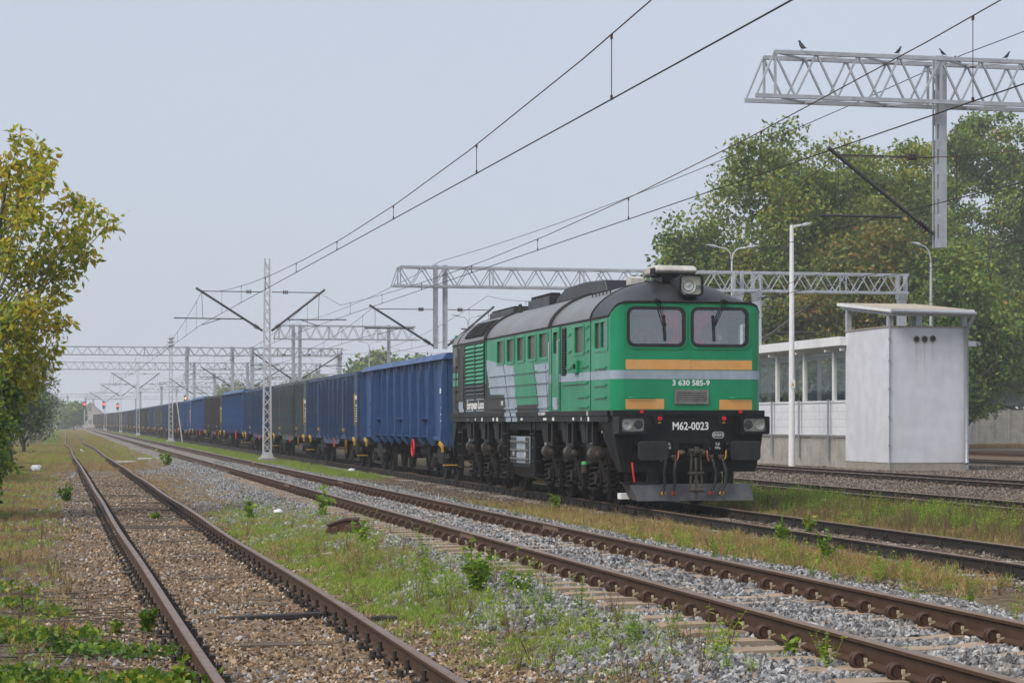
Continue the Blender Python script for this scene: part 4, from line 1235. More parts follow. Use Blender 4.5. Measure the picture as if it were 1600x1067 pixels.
def wheel(mb, cx, cy, r=0.525, sx=1, cz=None):
    cz = r if cz is None else cz
    mb.lathe([(0, cx + sx * 0.06), (0.10, cx + sx * 0.07), (0.12, cx + sx * 0.04), (r * 0.55, cx + sx * 0.015), (r * 0.84, cx + sx * 0.03), (r * 0.86, cx + sx * 0.065), (r, cx + sx * 0.06), (r + 0.005, cx - sx * 0.03), (r + 0.03, cx - sx * 0.045), (r + 0.028, cx - sx * 0.065), (r * 0.8, cx - sx * 0.06), (0, cx - sx * 0.06)],
             (0, cy, cz), 'x', 28)
def loco_bogie(yc, face):
    ax = (yc - 1.95, yc, yc + 1.95)
    for y_ in ax:
        for sx in (-1, 1):
            mb = MB(); wheel(mb, sx * 0.78, y_, 0.525, sx); mb.build('wheel', M['gear_steel'] if False else M['bogie'], loco)
        mb = MB(); mb.cyl((-0.78, y_, 0.525), (0.78, y_, 0.525), 0.10, n=10); mb.build('axle', M['bogie'], loco)
    for sx in (-1, 1):
        mb = MB()
        mb.prism([(yc - 2.75, 0.98), (yc - 2.7, 1.12), (yc + 2.7, 1.12), (yc + 2.75, 0.98), (yc + 2.6, 0.82), (yc - 2.6, 0.82)], 'x', sx * 1.02, sx * 1.16)
        for y_ in ax:
            mb.box(sx * 1.06 - 0.08, sx * 1.06 + 0.08, y_ - 0.34, y_ - 0.26, 0.50, 0.90); mb.box(sx * 1.06 - 0.08, sx * 1.06 + 0.08, y_ + 0.26, y_ + 0.34, 0.50, 0.90)
        bf = mb.build('bogie_frame', M['bogie'], loco, bevel=0.015)
        for y_ in ax:
            mb = MB(); mb.cyl((sx * 0.95, y_, 0.525), (sx * 1.22, y_, 0.525), 0.17, n=14); mb.cyl((sx * 1.22, y_, 0.525), (sx * 1.29, y_, 0.525), 0.11, n=12); mb.box(sx * 1.08 - 0.1, sx * 1.08 + 0.1, y_ - 0.22, y_ + 0.22, 0.42, 0.62); mb.build('axle_box', M['bogie'], bf)
            for dy in (-0.55, 0.55):
                if sx < 0:
                    mb = MB(); mb.coil((sx * 1.12, y_ + dy, 0), 0.125, 0.027, 0.33, 0.80, 4.5, 14, 6); mb.build('coil_spring', M['bogie'], bf)
                    mb = MB(); mb.cyl((sx * 1.12, y_ + dy, 0.28), (sx * 1.12, y_ + dy, 0.34), 0.16, n=14); mb.cyl((sx * 1.12, y_ + dy, 0.12), (sx * 1.12, y_ + dy, 0.28), 0.05, 0.09, n=10); mb.box(sx * 1.12 - 0.15, sx * 1.12 + 0.15, y_ + dy - 0.15, y_ + dy + 0.15, 0.80, 0.85); mb.build('spring_seat', M['bogie'], bf)
            if sx < 0:
                mb = MB(); mb.lathe([(0, 0.42), (0.12, 0.40), (0.14, 0.34), (0.14, 0.06), (0.165, 0.06), (0.165, 0.02), (0.10, 0.01), (0.10, -0.04), (0.07, -0.04), (0.07, -0.20), (0.03, -0.21), (0, -0.21)], (-1.33, y_ - 0.35, 1.00), 'y', 18, False); mb.build('brake_cylinder', M['gear_steel'] if y_ > yc - 1 or yc < 8 else M['bogie'], bf)
                mb = MB(); mb.bar((-1.33, y_ - 0.45, 0.98), (-1.22, y_ - 0.62, 0.48), 0.05, 0.09); mb.bar((-1.20, y_ - 0.66, 0.78), (-1.2, y_ - 0.66, 0.30), 0.06, 0.1); mb.cyl((-1.24, y_ - 0.62, 0.5), (-1.08, y_ - 0.62, 0.5), 0.06, n=8); mb.build('brake_lever', M['bogie'], bf)
                mb = MB(); mb.prism([(y_ - 0.74, 0.25), (y_ - 0.66, 0.25), (y_ - 0.55, 0.45), (y_ - 0.55, 0.65), (y_ - 0.66, 0.78), (y_ - 0.70, 0.5)], 'x', -0.86, -0.68); mb.build('brake_block', M['bogie'], bf)
                mb = MB(); mb.cyl((-1.31, y_ + 0.1, 1.10), (-1.31, y_ + 0.1, 1.22), 0.06, n=10); mb.build('oil_pot', M['zinc'], bf)
    mb = MB(); mb.box(-1.0, 1.0, yc - 0.4, yc + 0.4, 0.7, 1.4); mb.box(-0.9, 0.9, yc - 2.4, yc - 1.3, 0.35, 0.75); mb.box(-0.9, 0.9, yc + 1.3, yc + 2.4, 0.35, 0.75); mb.box(-0.6, 0.6, yc - 2.5, yc + 2.5, 0.45, 1.0); mb.build('traction_motor', M['bogie'], loco)
    for d_ in (yc - 2.2, yc - 0.6, yc + 1.2):   # sand pipes, brackets and hangers below the sill
        mb = MB(); mb.plate([(d_, 1.12), (d_ + 0.55, 1.12), (d_ + 0.55, 1.64), (d_, 1.64)], [[(d_ + 0.12, 1.2), (d_ + 0.43, 1.2), (d_ + 0.43, 1.6), (d_ + 0.12, 1.6)]], 'x', -1.40, 0.10); mb.build('hanger_bracket', M['frame_black'], loco)
        mb = MB(); mb.prism([(d_ + 0.75, 1.64), (d_ + 1.15, 1.64), (d_ + 0.95, 1.2), (d_ + 0.62, 1.2)], 'x', -1.38, -1.05); mb.build('sand_box', M['frame_black'], loco, bevel=0.02)
        mb = MB(); mb.tube([(-1.2, d_ + 0.8, 1.25), (-1.15, d_ + 0.7, 0.95), (-1.0, d_ + 0.75, 0.6), (-0.85, d_ + 0.85, 0.2)], 0.022, 6); mb.tube([(-1.25, d_ + 0.2, 1.6), (-1.3, d_ + 0.3, 1.3), (-1.2, d_ + 0.6, 1.15)], 0.02, 6); mb.build('sand_pipe', M['rubber'], loco)
loco_bogie(3.70, 1)
loco_bogie(12.15, 1)
mb = MB(); mb.cyl((-1.30, 2.55, 0.62), (-1.30, 2.55, 0.78), 0.07, n=12); oc = mb.build('lubricator', M['gear_steel'], loco)
mb = MB(); mb.cyl((-1.30, 2.55, 0.78), (-1.30, 2.55, 0.84), 0.08, 0.05, n=12); mb.build('lubricator_cap', M['green_cap'], oc)
for d_ in (6.55, 9.35, 14.9):
    mb = MB()
    for z in (0.45, 0.75, 1.05, 1.35):
        mb.box(-1.47, -1.25, d_ - 0.2, d_ + 0.2, z, z + 0.03)
    for e in (-0.2, 0.2):
        mb.box(-1.45, -1.42, d_ + e - 0.015, d_ + e + 0.015, 0.45, 1.64)
    mb.build('cab_steps', M['frame_black'], loco)
# rear buffers and coupler
for sx in (-1, 1):
    mb = MB(); mb.prism(rrect(sx * 0.88 - 0.28, sx * 0.88 + 0.28, 0.92, 1.27, 0.07, 4), 'y', LL + 0.62, LL + 0.67); mb.cyl((sx * 0.88, LL, 1.095), (sx * 0.88, LL + 0.62, 1.095), 0.15, n=14); mb.build('buffer', M['rubber'], loco)
mb = MB(); mb.prism([(-1.47, 1.84), (1.47, 1.84), (1.43, 1.2), (1.31, 0.72), (-1.31, 0.72), (-1.43, 1.2)], 'y', LL, LL + 0.08)
for sx in (-1, 1):
    mb.prism([(LL, 1.64), (LL - 0.5, 1.64), (LL - 0.12, 1.1), (LL - 0.02, 0.72), (LL, 0.72)], 'x', sx * 1.38, sx * 1.46)
mb.build('rear_apron', M['frame_black'], loco)

# ---- thin black dividing lines of the livery
for (p0, p1, w_) in (((9.50, 2.96), (8.80, ZB + .003), 0.05), ((6.36, 2.88), (5.84, ZB + .003), 0.06), ((5.22, 2.86), (5.00, 1.90), 0.04)):
    sheet([(p0[0], p0[1]), (p0[0] - w_, p0[1]), (p1[0] - w_, p1[1]), (p1[0], p1[1])], M['livery_dark'], 'livery_line', 0.0075, 0.003)

# ------------------------------------------------------------------ wagons
ORD = ['first', 'second', 'third', 'fourth', 'fifth', 'sixth', 'seventh', 'eighth', 'ninth', 'tenth', 'eleventh', 'twelfth', 'thirteenth', 'fourteenth', 'fifteenth', 'sixteenth',
       'seventeenth', 'eighteenth', 'nineteenth', 'twentieth', 'twenty-first', 'twenty-second', 'twenty-third', 'twenty-fourth', 'twenty-fifth', 'twenty-sixth', 'twenty-seventh', 'twenty-eighth']
def wagon_bogie(w, yc, near=True):
    for y_ in (yc - 0.9, yc + 0.9):
        for sx in (-1, 1):
            mb = MB(); wheel(mb, sx * 0.78, y_, 0.46, sx); mb.build('wheel', M['bogie'], w)
    for sx in (-1, 1):
        mb = MB()
        mb.prism([(yc - 1.3, 0.62), (yc - 1.25, 0.74), (yc - 0.6, 0.74), (yc - 0.4, 0.92), (yc + 0.4, 0.92), (yc + 0.6, 0.74), (yc + 1.25, 0.74), (yc + 1.3, 0.62), (yc + 0.5, 0.58), (yc + 0.3, 0.45), (yc - 0.3, 0.45), (yc - 0.5, 0.58)], 'x', sx * 1.0, sx * 1.12)
        bf = mb.build('bogie_frame', M['bogie'], w, bevel=0.015)
        for y_ in (yc - 0.9, yc + 0.9):
            mb = MB(); mb.cyl((sx * 0.92, y_, 0.46), (sx * 1.2, y_, 0.46), 0.13, n=12); mb.box(sx * 1.08 - 0.09, sx * 1.08 + 0.09, y_ - 0.20, y_ + 0.20, 0.36, 0.60); mb.build('axle_box', M['bogie'], bf)
            if sx < 0:
                for dy in (-0.27, 0.27):
                    mb = MB(); mb.coil((sx * 1.09, y_ + dy, 0), 0.085, 0.022, 0.36, 0.64, 4, 12, 5); mb.cyl((sx * 1.09, y_ + dy, 0.32), (sx * 1.09, y_ + dy, 0.36), 0.11, n=12); mb.build('coil_spring', M['bogie'], bf)
    mb = MB(); mb.box(-0.95, 0.95, yc - 0.22, yc + 0.22, 0.6, 1.0); mb.build('bolster', M['bogie'], w)

def make_wagon(kind, mat, Lb, detail=True):
    """open wagon; local y runs from its front end away from the locomotive"""
    w = empty('open_wagon')
    WW = 1.26 if kind == 'A' else 1.33
    zb, zt = 1.12, (3.34 if kind == 'A' else 3.28)
    for sx in (-1, 1):
        mb = MB(); mb.box(sx * WW - 0.02, sx * WW + 0.02, 0.0, Lb, zb, zt); mb.build('side_wall', mat, w)
    for y_ in (0.0, Lb - 0.04):
        mb = MB(); mb.box(-WW + .02, WW - .02, y_, y_ + 0.04, 0.95, zt + 0.02); mb.build('end_wall', mat, w)
    mb = MB(); mb.box(-WW, WW, 0.1, Lb - 0.1, zb, zb + 0.08); mb.build('floor', M['wagon_dark'], w)
    mb = MB(); mb.box(-0.35, 0.35, 0.2, Lb - 0.2, 0.85, 1.10); mb.box(-1.2, 1.2, 0.05, 0.35, 0.85, 1.10); mb.box(-1.2, 1.2, Lb - 0.35, Lb - 0.05, 0.85, 1.1); mb.build('underframe', M['wagon_dark'], w)
    if kind == 'A':      # deep top chord leaning outwards
        for sx in (-1, 1):
            mb = MB(); mb.prism([(sx * WW, zt), (sx * (WW + 0.19), zt), (sx * (WW + 0.07), zt + 0.17), (sx * (WW - 0.03), zt + 0.17)], 'y', -0.02, Lb + 0.02); mb.build('top_chord', mat, w)
        for y_ in (-0.10, Lb - 0.02):
            mb = MB(); mb.prism([(-1.43, zt), (1.43, zt), (1.33, zt + 0.17), (-1.33, zt + 0.17)], 'y', y_, y_ + 0.12); mb.build('end_chord', mat, w)
        ribs = [0.0, 2.05, 3.55, 5.0, 6.45, 7.9, 9.35, 10.75, 12.15, 12.9, Lb - 0.05]
        depth = 0.19
    else:
        for sx in (-1, 1):
            mb = MB(); mb.box(sx * WW - 0.03 + (sx * 0.04), sx * WW + 0.03 + (sx * 0.07), -0.02, Lb + 0.02, zt, zt + 0.13); mb.build('top_chord', mat, w)
        for y_ in (-0.08, Lb):
            mb = MB(); mb.box(-1.36, 1.36, y_, y_ + 0.08, zt, zt + 0.13); mb.build('end_chord', mat, w)
        f = Lb / 14.4
        ribs = [1.05 * f, 2.1 * f, 4.45 * f, 5.75 * f, 7.05 * f, 8.35 * f, 9.65 * f, 12.0 * f, 13.2 * f, Lb - 0.05]
        depth = 0.16
    rm = MB(); rm.prism([(0, 0.98), (-0.03, zt), (-depth * .7, zt), (-depth, zt - 0.5), (-depth, zb + 0.35), (-depth * 1.15, zb), (-0.06, 0.94)], 'y', 0, 0.035)
    rme = rm.mesh('rib'); rme.materials.append(mat)
    for r_ in ribs:
        link_mesh('rib', rme, None, w, (-WW - 0.0201, r_, 0))
        link_mesh('rib', rme, None, w, (WW + 0.0201, r_ + 0.035, 0), (0, 0, math.pi))
    if kind == 'A':
        mb = MB()
        for a, b in zip(ribs[1:8], ribs[2:9]):
            mb.box(-WW - 0.17, -WW - 0.021, a + 0.04, b - 0.002, zb + 0.08, zb + 0.10)
        for a in (1, 4, 7):
            mb.box(-WW - 0.15, -WW - 0.021, ribs[a] + 0.04, ribs[a + 1] - 0.002, zb + 0.60, zb + 0.62)
        mb.build('shelf_plate', mat, w)
        for a in (2, 5, 8):
            mb = MB(); mb.prism([(ribs[a] + 0.35, zb + 0.22)] + [(ribs[a] + 0.6 + 0.2 * math.cos(t), zb + 0.38 + 0.17 * math.sin(t)) for t in np.linspace(-2, 2, 8)], 'x', -WW - 0.05, -WW - 0.021); mb.build('hook_plate', mat, w)
        doors = [(12.2, 14.0 if Lb > 14.8 else Lb - 0.6)]
        mb = MB(); mb.box(-WW - 0.09, -WW - 0.021, 0.05, 1.98, zb + 0.0, zb + 0.1); mb.box(-WW - 0.05, -WW - 0.021, 0.05, 0.12, zb, zt - .01); mb.build('corner_post', mat, w)
    else:
        f = Lb / 14.4
        doors = [(2.25 * f, 4.3 * f), (9.8 * f, 11.85 * f)]
        mb = MB(); mb.box(-WW - 0.07, -WW - 0.021, 0.0, Lb, 1.0, 1.14); mb.build('side_sill', mat, w)
        mb = MB(); mb.prism([(4.5, 1.0), (5.2, 0.80), (9.2, 0.80), (9.9, 1.0)], 'x', -WW - 0.06, -WW - 0.022); mb.build('fish_belly_sill', mat, w)
        mb = MB(); mb.box(-WW - 0.06, -WW - 0.021, 0.0, 0.85, zb + .03, zt - .01); mb.build('corner_post', mat, w)
    for (a, b) in doors:
        mid = (a + b) / 2
        for (p, q_) in ((a, mid - 0.02), (mid + 0.02, b)):
            mb = MB(); mb.box(-WW - 0.055, -WW - 0.022, p, q_, zb + 0.12, zt - 0.12); do = mb.build('door', mat, w, bevel=0.008)
            mb = MB(); mb.box(-WW - 0.085, -WW - 0.056, p + 0.02, p + 0.10, zb + 0.12, zt - 0.12); mb.box(-WW - 0.085, -WW - 0.056, q_ - 0.10, q_ - 0.02, zb + 0.12, zt - 0.12); mb.build('door_stile', mat, do)
            mb = MB()
            for z in (zb + 0.35, (zb + zt) / 2, zt - 0.35):
                mb.box(-WW - 0.11, -WW - 0.056, p - 0.03 if p == a else q_ - 0.08, p + 0.08 if p == a else q_ + 0.03, z - 0.05, z + 0.05)
            mb.build('hinge', mat, do)
        mb = MB(); mb.cyl((-WW - 0.11, mid, zb + 0.25), (-WW - 0.11, mid, zt - 0.1), 0.022, n=6); mb.build('lock_bar', mat, w)
        mb = MB(); mb.box(-WW - 0.16, -WW - 0.09, mid - 0.06, mid + 0.07, zb + 0.18, zb + 0.27); mb.build('door_latch', M['yellow'], w)
    if kind == 'A':   # end fittings seen beside the locomotive
        mb = MB(); mb.prism([(-0.32, 2.36), (-0.02, 2.36), (-0.02, 2.20)], 'x', -1.15, 1.15); mb.build('end_step', mat, w)
        mb = MB()
        for x_ in (-1.0, -0.3, 0.4, 1.05):
            mb.box(x_ - 0.04, x_ + 0.04, -0.08, -0.002, 1.1, zt)
        mb.build('end_post', mat, w)
        for (z, s_) in ((2.95, 0.13), (2.66, 0.14)):
            mb = MB(); mb.prism([(-0.72 - s_, z - s_ * .8), (-0.72 + s_, z - s_ * .8), (-0.72, z + s_ * .9)], 'y', -0.006, -0.002); wm = mb.build('warning_triangle', M['yellow'], w)
            mb = MB(); mb.prism([(-0.72 - s_ * .35, z - s_ * .5), (-0.72 + s_ * .2, z - s_ * .3), (-0.72 + .02, z + s_ * .4)], 'y', -0.009, -0.0065); mb.build('warning_bolt', M['black'], wm)
        mb = MB(); mb.torus((-0.72, -0.006, 2.50), 'y', 0.12, 0.016, 18, 5); mb.bar((-0.80, -0.008, 2.58), (-0.64, -0.008, 2.42), 0.02, 0.006); mb.build('prohibition_mark', M['red'], w)
    else:
        mb = MB()
        for x_ in (-1.05, -0.35, 0.35, 1.05):
            mb.box(x_ - 0.05, x_ + 0.05, -0.10, -0.002, 1.0, zt)
        mb.build('end_post', mat, w)
        mb = MB(); mb.prism([(-0.25, 2.2), (-0.02, 2.2), (-0.02, 2.05)], 'x', -1.2, 1.2); mb.build('end_step', mat, w)
    # yellow hand rail, steps, brake wheel, lettering blocks
    yr = 0.28 if kind == 'A' else 0.30
    mb = MB(); mb.tube([(-WW - 0.03, yr, 2.62), (-WW - 0.12, yr, 2.62), (-WW - 0.12, yr, 1.52), (-WW - 0.03, yr, 1.52)], 0.022, 6); mb.build('hand_rail', M['yellow'], w)
    mb = MB(); mb.prism([(0.30, 0.98), (0.75, 1.10), (0.85, 1.0), (0.42, 0.92), (0.38, 0.80), (0.31, 0.80)], 'x', -WW - 0.14, -WW - 0.08); mb.build('lashing_bracket', M['yellow'], w)
    mb = MB(); mb.box(-1.36, -1.0, 0.05, 0.40, 0.44, 0.465); fs_ = mb.build('foot_step', M['yellow'], w)
    mb = MB(); mb.bar((-1.34, 0.08, 0.465), (-1.3, 0.08, 1.0), 0.025); mb.bar((-1.34, 0.37, 0.465), (-1.3, 0.37, 1.0), 0.025); mb.build('step_hanger', M['bogie'], fs_)
    mb = MB(); mb.prism([(Lb - 0.8, 0.98), (Lb - 0.3, 1.10), (Lb - 0.2, 1.0), (Lb - 0.66, 0.92), (Lb - 0.70, 0.80), (Lb - 0.78, 0.80)], 'x', -WW - 0.14, -WW - 0.08); mb.build('lashing_bracket', M['yellow'], w)
    hwy = 5.0 if kind == 'A' else 6.3
    if kind == 'A':
        mb = MB(); mb.torus((-1.40, hwy, 0.86), 'x', 0.24, 0.03, 18, 6); mb.bar((-1.40, hwy, 0.62), (-1.40, hwy, 1.10), 0.03); mb.bar((-1.40, hwy - 0.24, 0.86), (-1.40, hwy + 0.24, 0.86), 0.03); mb.build('brake_wheel', M['red'], w)
    else:
        mb = MB(); mb.torus((-1.38, hwy, 0.86), 'x', 0.17, 0.025, 16, 6); mb.bar((-1.38, hwy, 0.68), (-1.38, hwy, 1.04), 0.025); mb.build('brake_wheel', M['red'], w)
        mb = MB(); mb.tube([(-1.36, 3.0, 1.0), (-1.36, 3.0, 0.50), (-1.36, 3.35, 0.50), (-1.36, 3.35, 1.0)], 0.022, 6); mb.build('step_loop', M['yellow'], w)
    if detail:
        mb = MB(); x_ = -WW - (0.024 if kind == 'A' else 0.064)
        y0_ = 0.55 if kind == 'A' else 0.12
        sc_ = 1.0 if kind == 'A' else 0.62
        for i, (wd, h_) in enumerate(((0.5, .06), (0.3, .04), (0.55, .04), (0.5, .04), (0.6, .04), (0.35, .04), (0.6, .04))):
            mb.box(x_ - 0.002, x_, y0_, y0_ + wd * sc_, 2.18 - i * 0.09, 2.18 - i * 0.09 + h_)
        o = mb.build('stencil_marks', M['white'], w); o['kind'] = 'stuff'
        mb = MB(); mb.box(x_ - 0.002, x_, y0_, y0_ + 0.7 * sc_, 2.42, 2.56); mb.build('owner_mark', M['white'], w)
    for sx in (-1, 1):
        for (y_, d_) in ((0, -1), (Lb, 1)):
            mb = MB(); mb.cyl((sx * 0.88, y_, 1.0), (sx * 0.88, y_ + d_ * 0.50, 1.0), 0.11, n=12); mb.cyl((sx * 0.88, y_ + d_ * 0.50, 1.0), (sx * 0.88, y_ + d_ * 0.56, 1.0), 0.22, n=16); mb.build('buffer', M['bogie'], w)
    mb = MB(); mb.cyl((-0.3, Lb * 0.42, 0.72), (-0.3, Lb * 0.58, 0.72), 0.2, n=14); mb.box(-0.8, 0.8, Lb * .36, Lb * .38, 0.5, 0.9); mb.build('air_reservoir', M['bogie'], w)
    wagon_bogie(w, 2.0)
    wagon_bogie(w, Lb - 2.0)
    return w

protos = {}
COLN = {'wagon_blue': 'blue', 'wagon_blue2': 'navy blue', 'wagon_dark': 'sooty dark grey', 'wagon_grey': 'weathered slate grey'}
plan = [('A', 'wagon_blue', 15.4), ('B', 'wagon_blue2', 14.2), ('B', 'wagon_grey', 13.6), ('B', 'wagon_blue2', 14.6), ('A', 'wagon_blue', 15.0), ('B', 'wagon_dark', 15.0), ('A', 'wagon_blue', 15.0)]
plan += [('B', m_, 15.0) for m_ in ('wagon_blue', 'wagon_dark', 'wagon_blue2', 'wagon_grey', 'wagon_blue2', 'wagon_dark', 'wagon_dark', 'wagon_blue2', 'wagon_dark', 'wagon_dark', 'wagon_blue2', 'wagon_dark', 'wagon_dark', 'wagon_grey', 'wagon_dark', 'wagon_dark', 'wagon_dark', 'wagon_dark', 'wagon_dark', 'wagon_dark')]
yw = 37.27 + LL + 1.35 + 0.35
for k, (kd, mt, lb) in enumerate(plan):
    key = (kd, mt, lb)
    if key not in protos:
        w = make_wagon(kd, M[mt], lb, True)
        protos[key] = w
        index_kids(w)
    else:
        w = copy_tree(protos[key])
    bend = -((max(0, yw - 330)) ** 2) / 9000.0
    w.location = (11.54 + bend, yw, 0)
    w.rotation_euler = (0, 0, (max(0, yw - 330)) / 4500.0)
    lab = f'{COLN[mt]} open freight wagon, {ORD[k]} behind the green locomotive'
    if k == 0:
        lab = 'blue ribbed open wagon with warning triangles coupled right behind the green locomotive'
    tag(w, lab, 'wagon', 'open freight wagons of the train')
    yw += lb + 1.35

# ------------------------------------------------------------------ masts, gantries, overhead wires
def make_mast(label, x, y, h=8.8, arms=True, anchor=False, wid=0.34, full=True):
    t = empty('lattice_mast', (x, y, -0.05), 0, label, 'mast', 'masts between the tracks')
    mb = MB(); mb.box(-0.36, 0.36, -0.36, 0.36, -0.35, 0.12); mb.build('foundation', M['concrete'], t, bevel=0.03)
    w0, w1 = wid, wid * 0.6
    for sx in (-1, 1):
        for sy in (-1, 1):
            mb = MB(); mb.bar((sx * w0 / 2, sy * w0 / 2, 0.1), (sx * w1 / 2, sy * w1 / 2, h), 0.05); mb.build('leg', M['galv_white'], t)
    n = int(h / 0.42)
    for fx in range(4):
        for i in range(n):
            if not full and fx not in (0, 1):
                continue
            z0_, z1_ = 0.35 + (h - 0.5) * i / n, 0.35 + (h - 0.5) * (i + 1) / n
            wa, wb = w0 + (w1 - w0) * z0_ / h, w0 + (w1 - w0) * z1_ / h
            s0, s1 = (-1, 1) if i % 2 else (1, -1)
            P = [lambda s, w_, z: (s * w_ / 2, -w_ / 2, z), lambda s, w_, z: (-w_ / 2, s * w_ / 2, z), lambda s, w_, z: (s * w_ / 2, w_ / 2, z), lambda s, w_, z: (w_ / 2, s * w_ / 2, z)][fx]
            mb = MB(); mb.bar(P(s0, wa, z0_), P(s1, wb, z1_), 0.035, 0.025); mb.build('brace', M['galv_white'], t)
            if full and fx < 2:
                mb = MB(); mb.bar(P(s1, wa, z0_), P(s0, wb, z1_), 0.035, 0.025); mb.build('brace', M['galv_white'], t)
    mb = MB(); mb.prism([(-0.24, 0.12), (0.24, 0.12), (0.24, 0.18), (w0 / 2, 0.36), (-w0 / 2, 0.36), (-0.24, 0.18)], 'y', -0.23, -0.20); mb.prism([(-0.24, 0.12), (0.24, 0.12), (0.24, 0.18), (w0 / 2, 0.36), (-w0 / 2, 0.36), (-0.24, 0.18)], 'y', 0.20, 0.23); mb.build('base_plate', M['galv_white'], t)
    if arms:
        for sx in (-1, 1):
            add_cantilever(t, sx, 5.68, 7.38, 2.85 if sx < 0 else 2.3, 6.2, 'arm_tube')
    if anchor:
        for z in (h - 0.25, h - 0.55, h - 0.85):
            mb = MB(); mb.lathe([(0.15, z - 0.08), (0.30, z - 0.03), (0.30, z + 0.03), (0.15, z + 0.08)], (0, 0, 0), 'z', 14); mb.build('insulator', M['galv'], t)
        mb = MB(); mb.bar((0.25, -0.1, 5.0), (0.9, -0.6, 0.0), 0.08); mb.build('stay', M['galv_white'], t)
    return t
def add_cantilever(t, sx, z0, z1, reach, zs, mk, x0=0.2, y=0.0):
    mb = MB(); mb.cyl((sx * x0, y, z0), (sx * (reach + 0.25), y, z1 + 0.14), 0.05, n=8); c_ = mb.build('cantilever_tube', M[mk], t)
    mb = MB()
    d_ = Vector((sx * (reach + 0.25 - x0), 0, z1 + 0.14 - z0)).normalized()
    for q in (0.25, 0.33, 0.41):
        p = Vector((sx * x0, y, z0)) + d_ * q
        mb.cyl(p - d_ * 0.02, p + d_ * 0.02, 0.10, n=10)
    for q in (0.5, 0.58, 0.66):
        mb.cyl((sx * (x0 + q), y, z1), (sx * (x0 + q + 0.04), y, z1), 0.09, n=10)
    mb.build('insulator', M['insulator'], c_)
    mb = MB(); mb.cyl((sx * x0, y, z1), (sx * reach, y, z1), 0.022, n=6); mb.build('top_tie', M[mk], t)
    mb = MB(); mb.cyl((sx * (x0 + (reach - x0) * 0.32), y, zs - 0.02), (sx * (reach + 1.2), y, zs), 0.028, n=6); mb.build('steady_tube', M[mk], t)
    mb = MB(); mb.cyl((sx * (reach - 0.9), y, zs), (sx * reach, y, zs - 0.3), 0.018, n=6); mb.cyl((sx * reach, y, z1), (sx * (reach - 0.05), y, zs), 0.012, n=5); mb.build('steady_arm', M[mk], t)
for k, (yy, lab) in enumerate(((90.2, 'nearest white lattice mast between the middle track and the wagons'), (171.7, 'second lattice mast along the wagons, topped with grey insulator discs'), (247.2, 'third lattice mast along the wagons'),
                               (320.6, 'fourth lattice mast along the wagons'), (408, 'fifth lattice mast along the wagons'), (520, 'sixth lattice mast along the wagons, at the far end of the train'))):
    make_mast(lab, 8.8 - max(0, yy - 330) ** 2 / 12000.0, yy, 8.85 if k else 8.85, k != 1 and k < 5, k == 1, 0.34, k < 2)

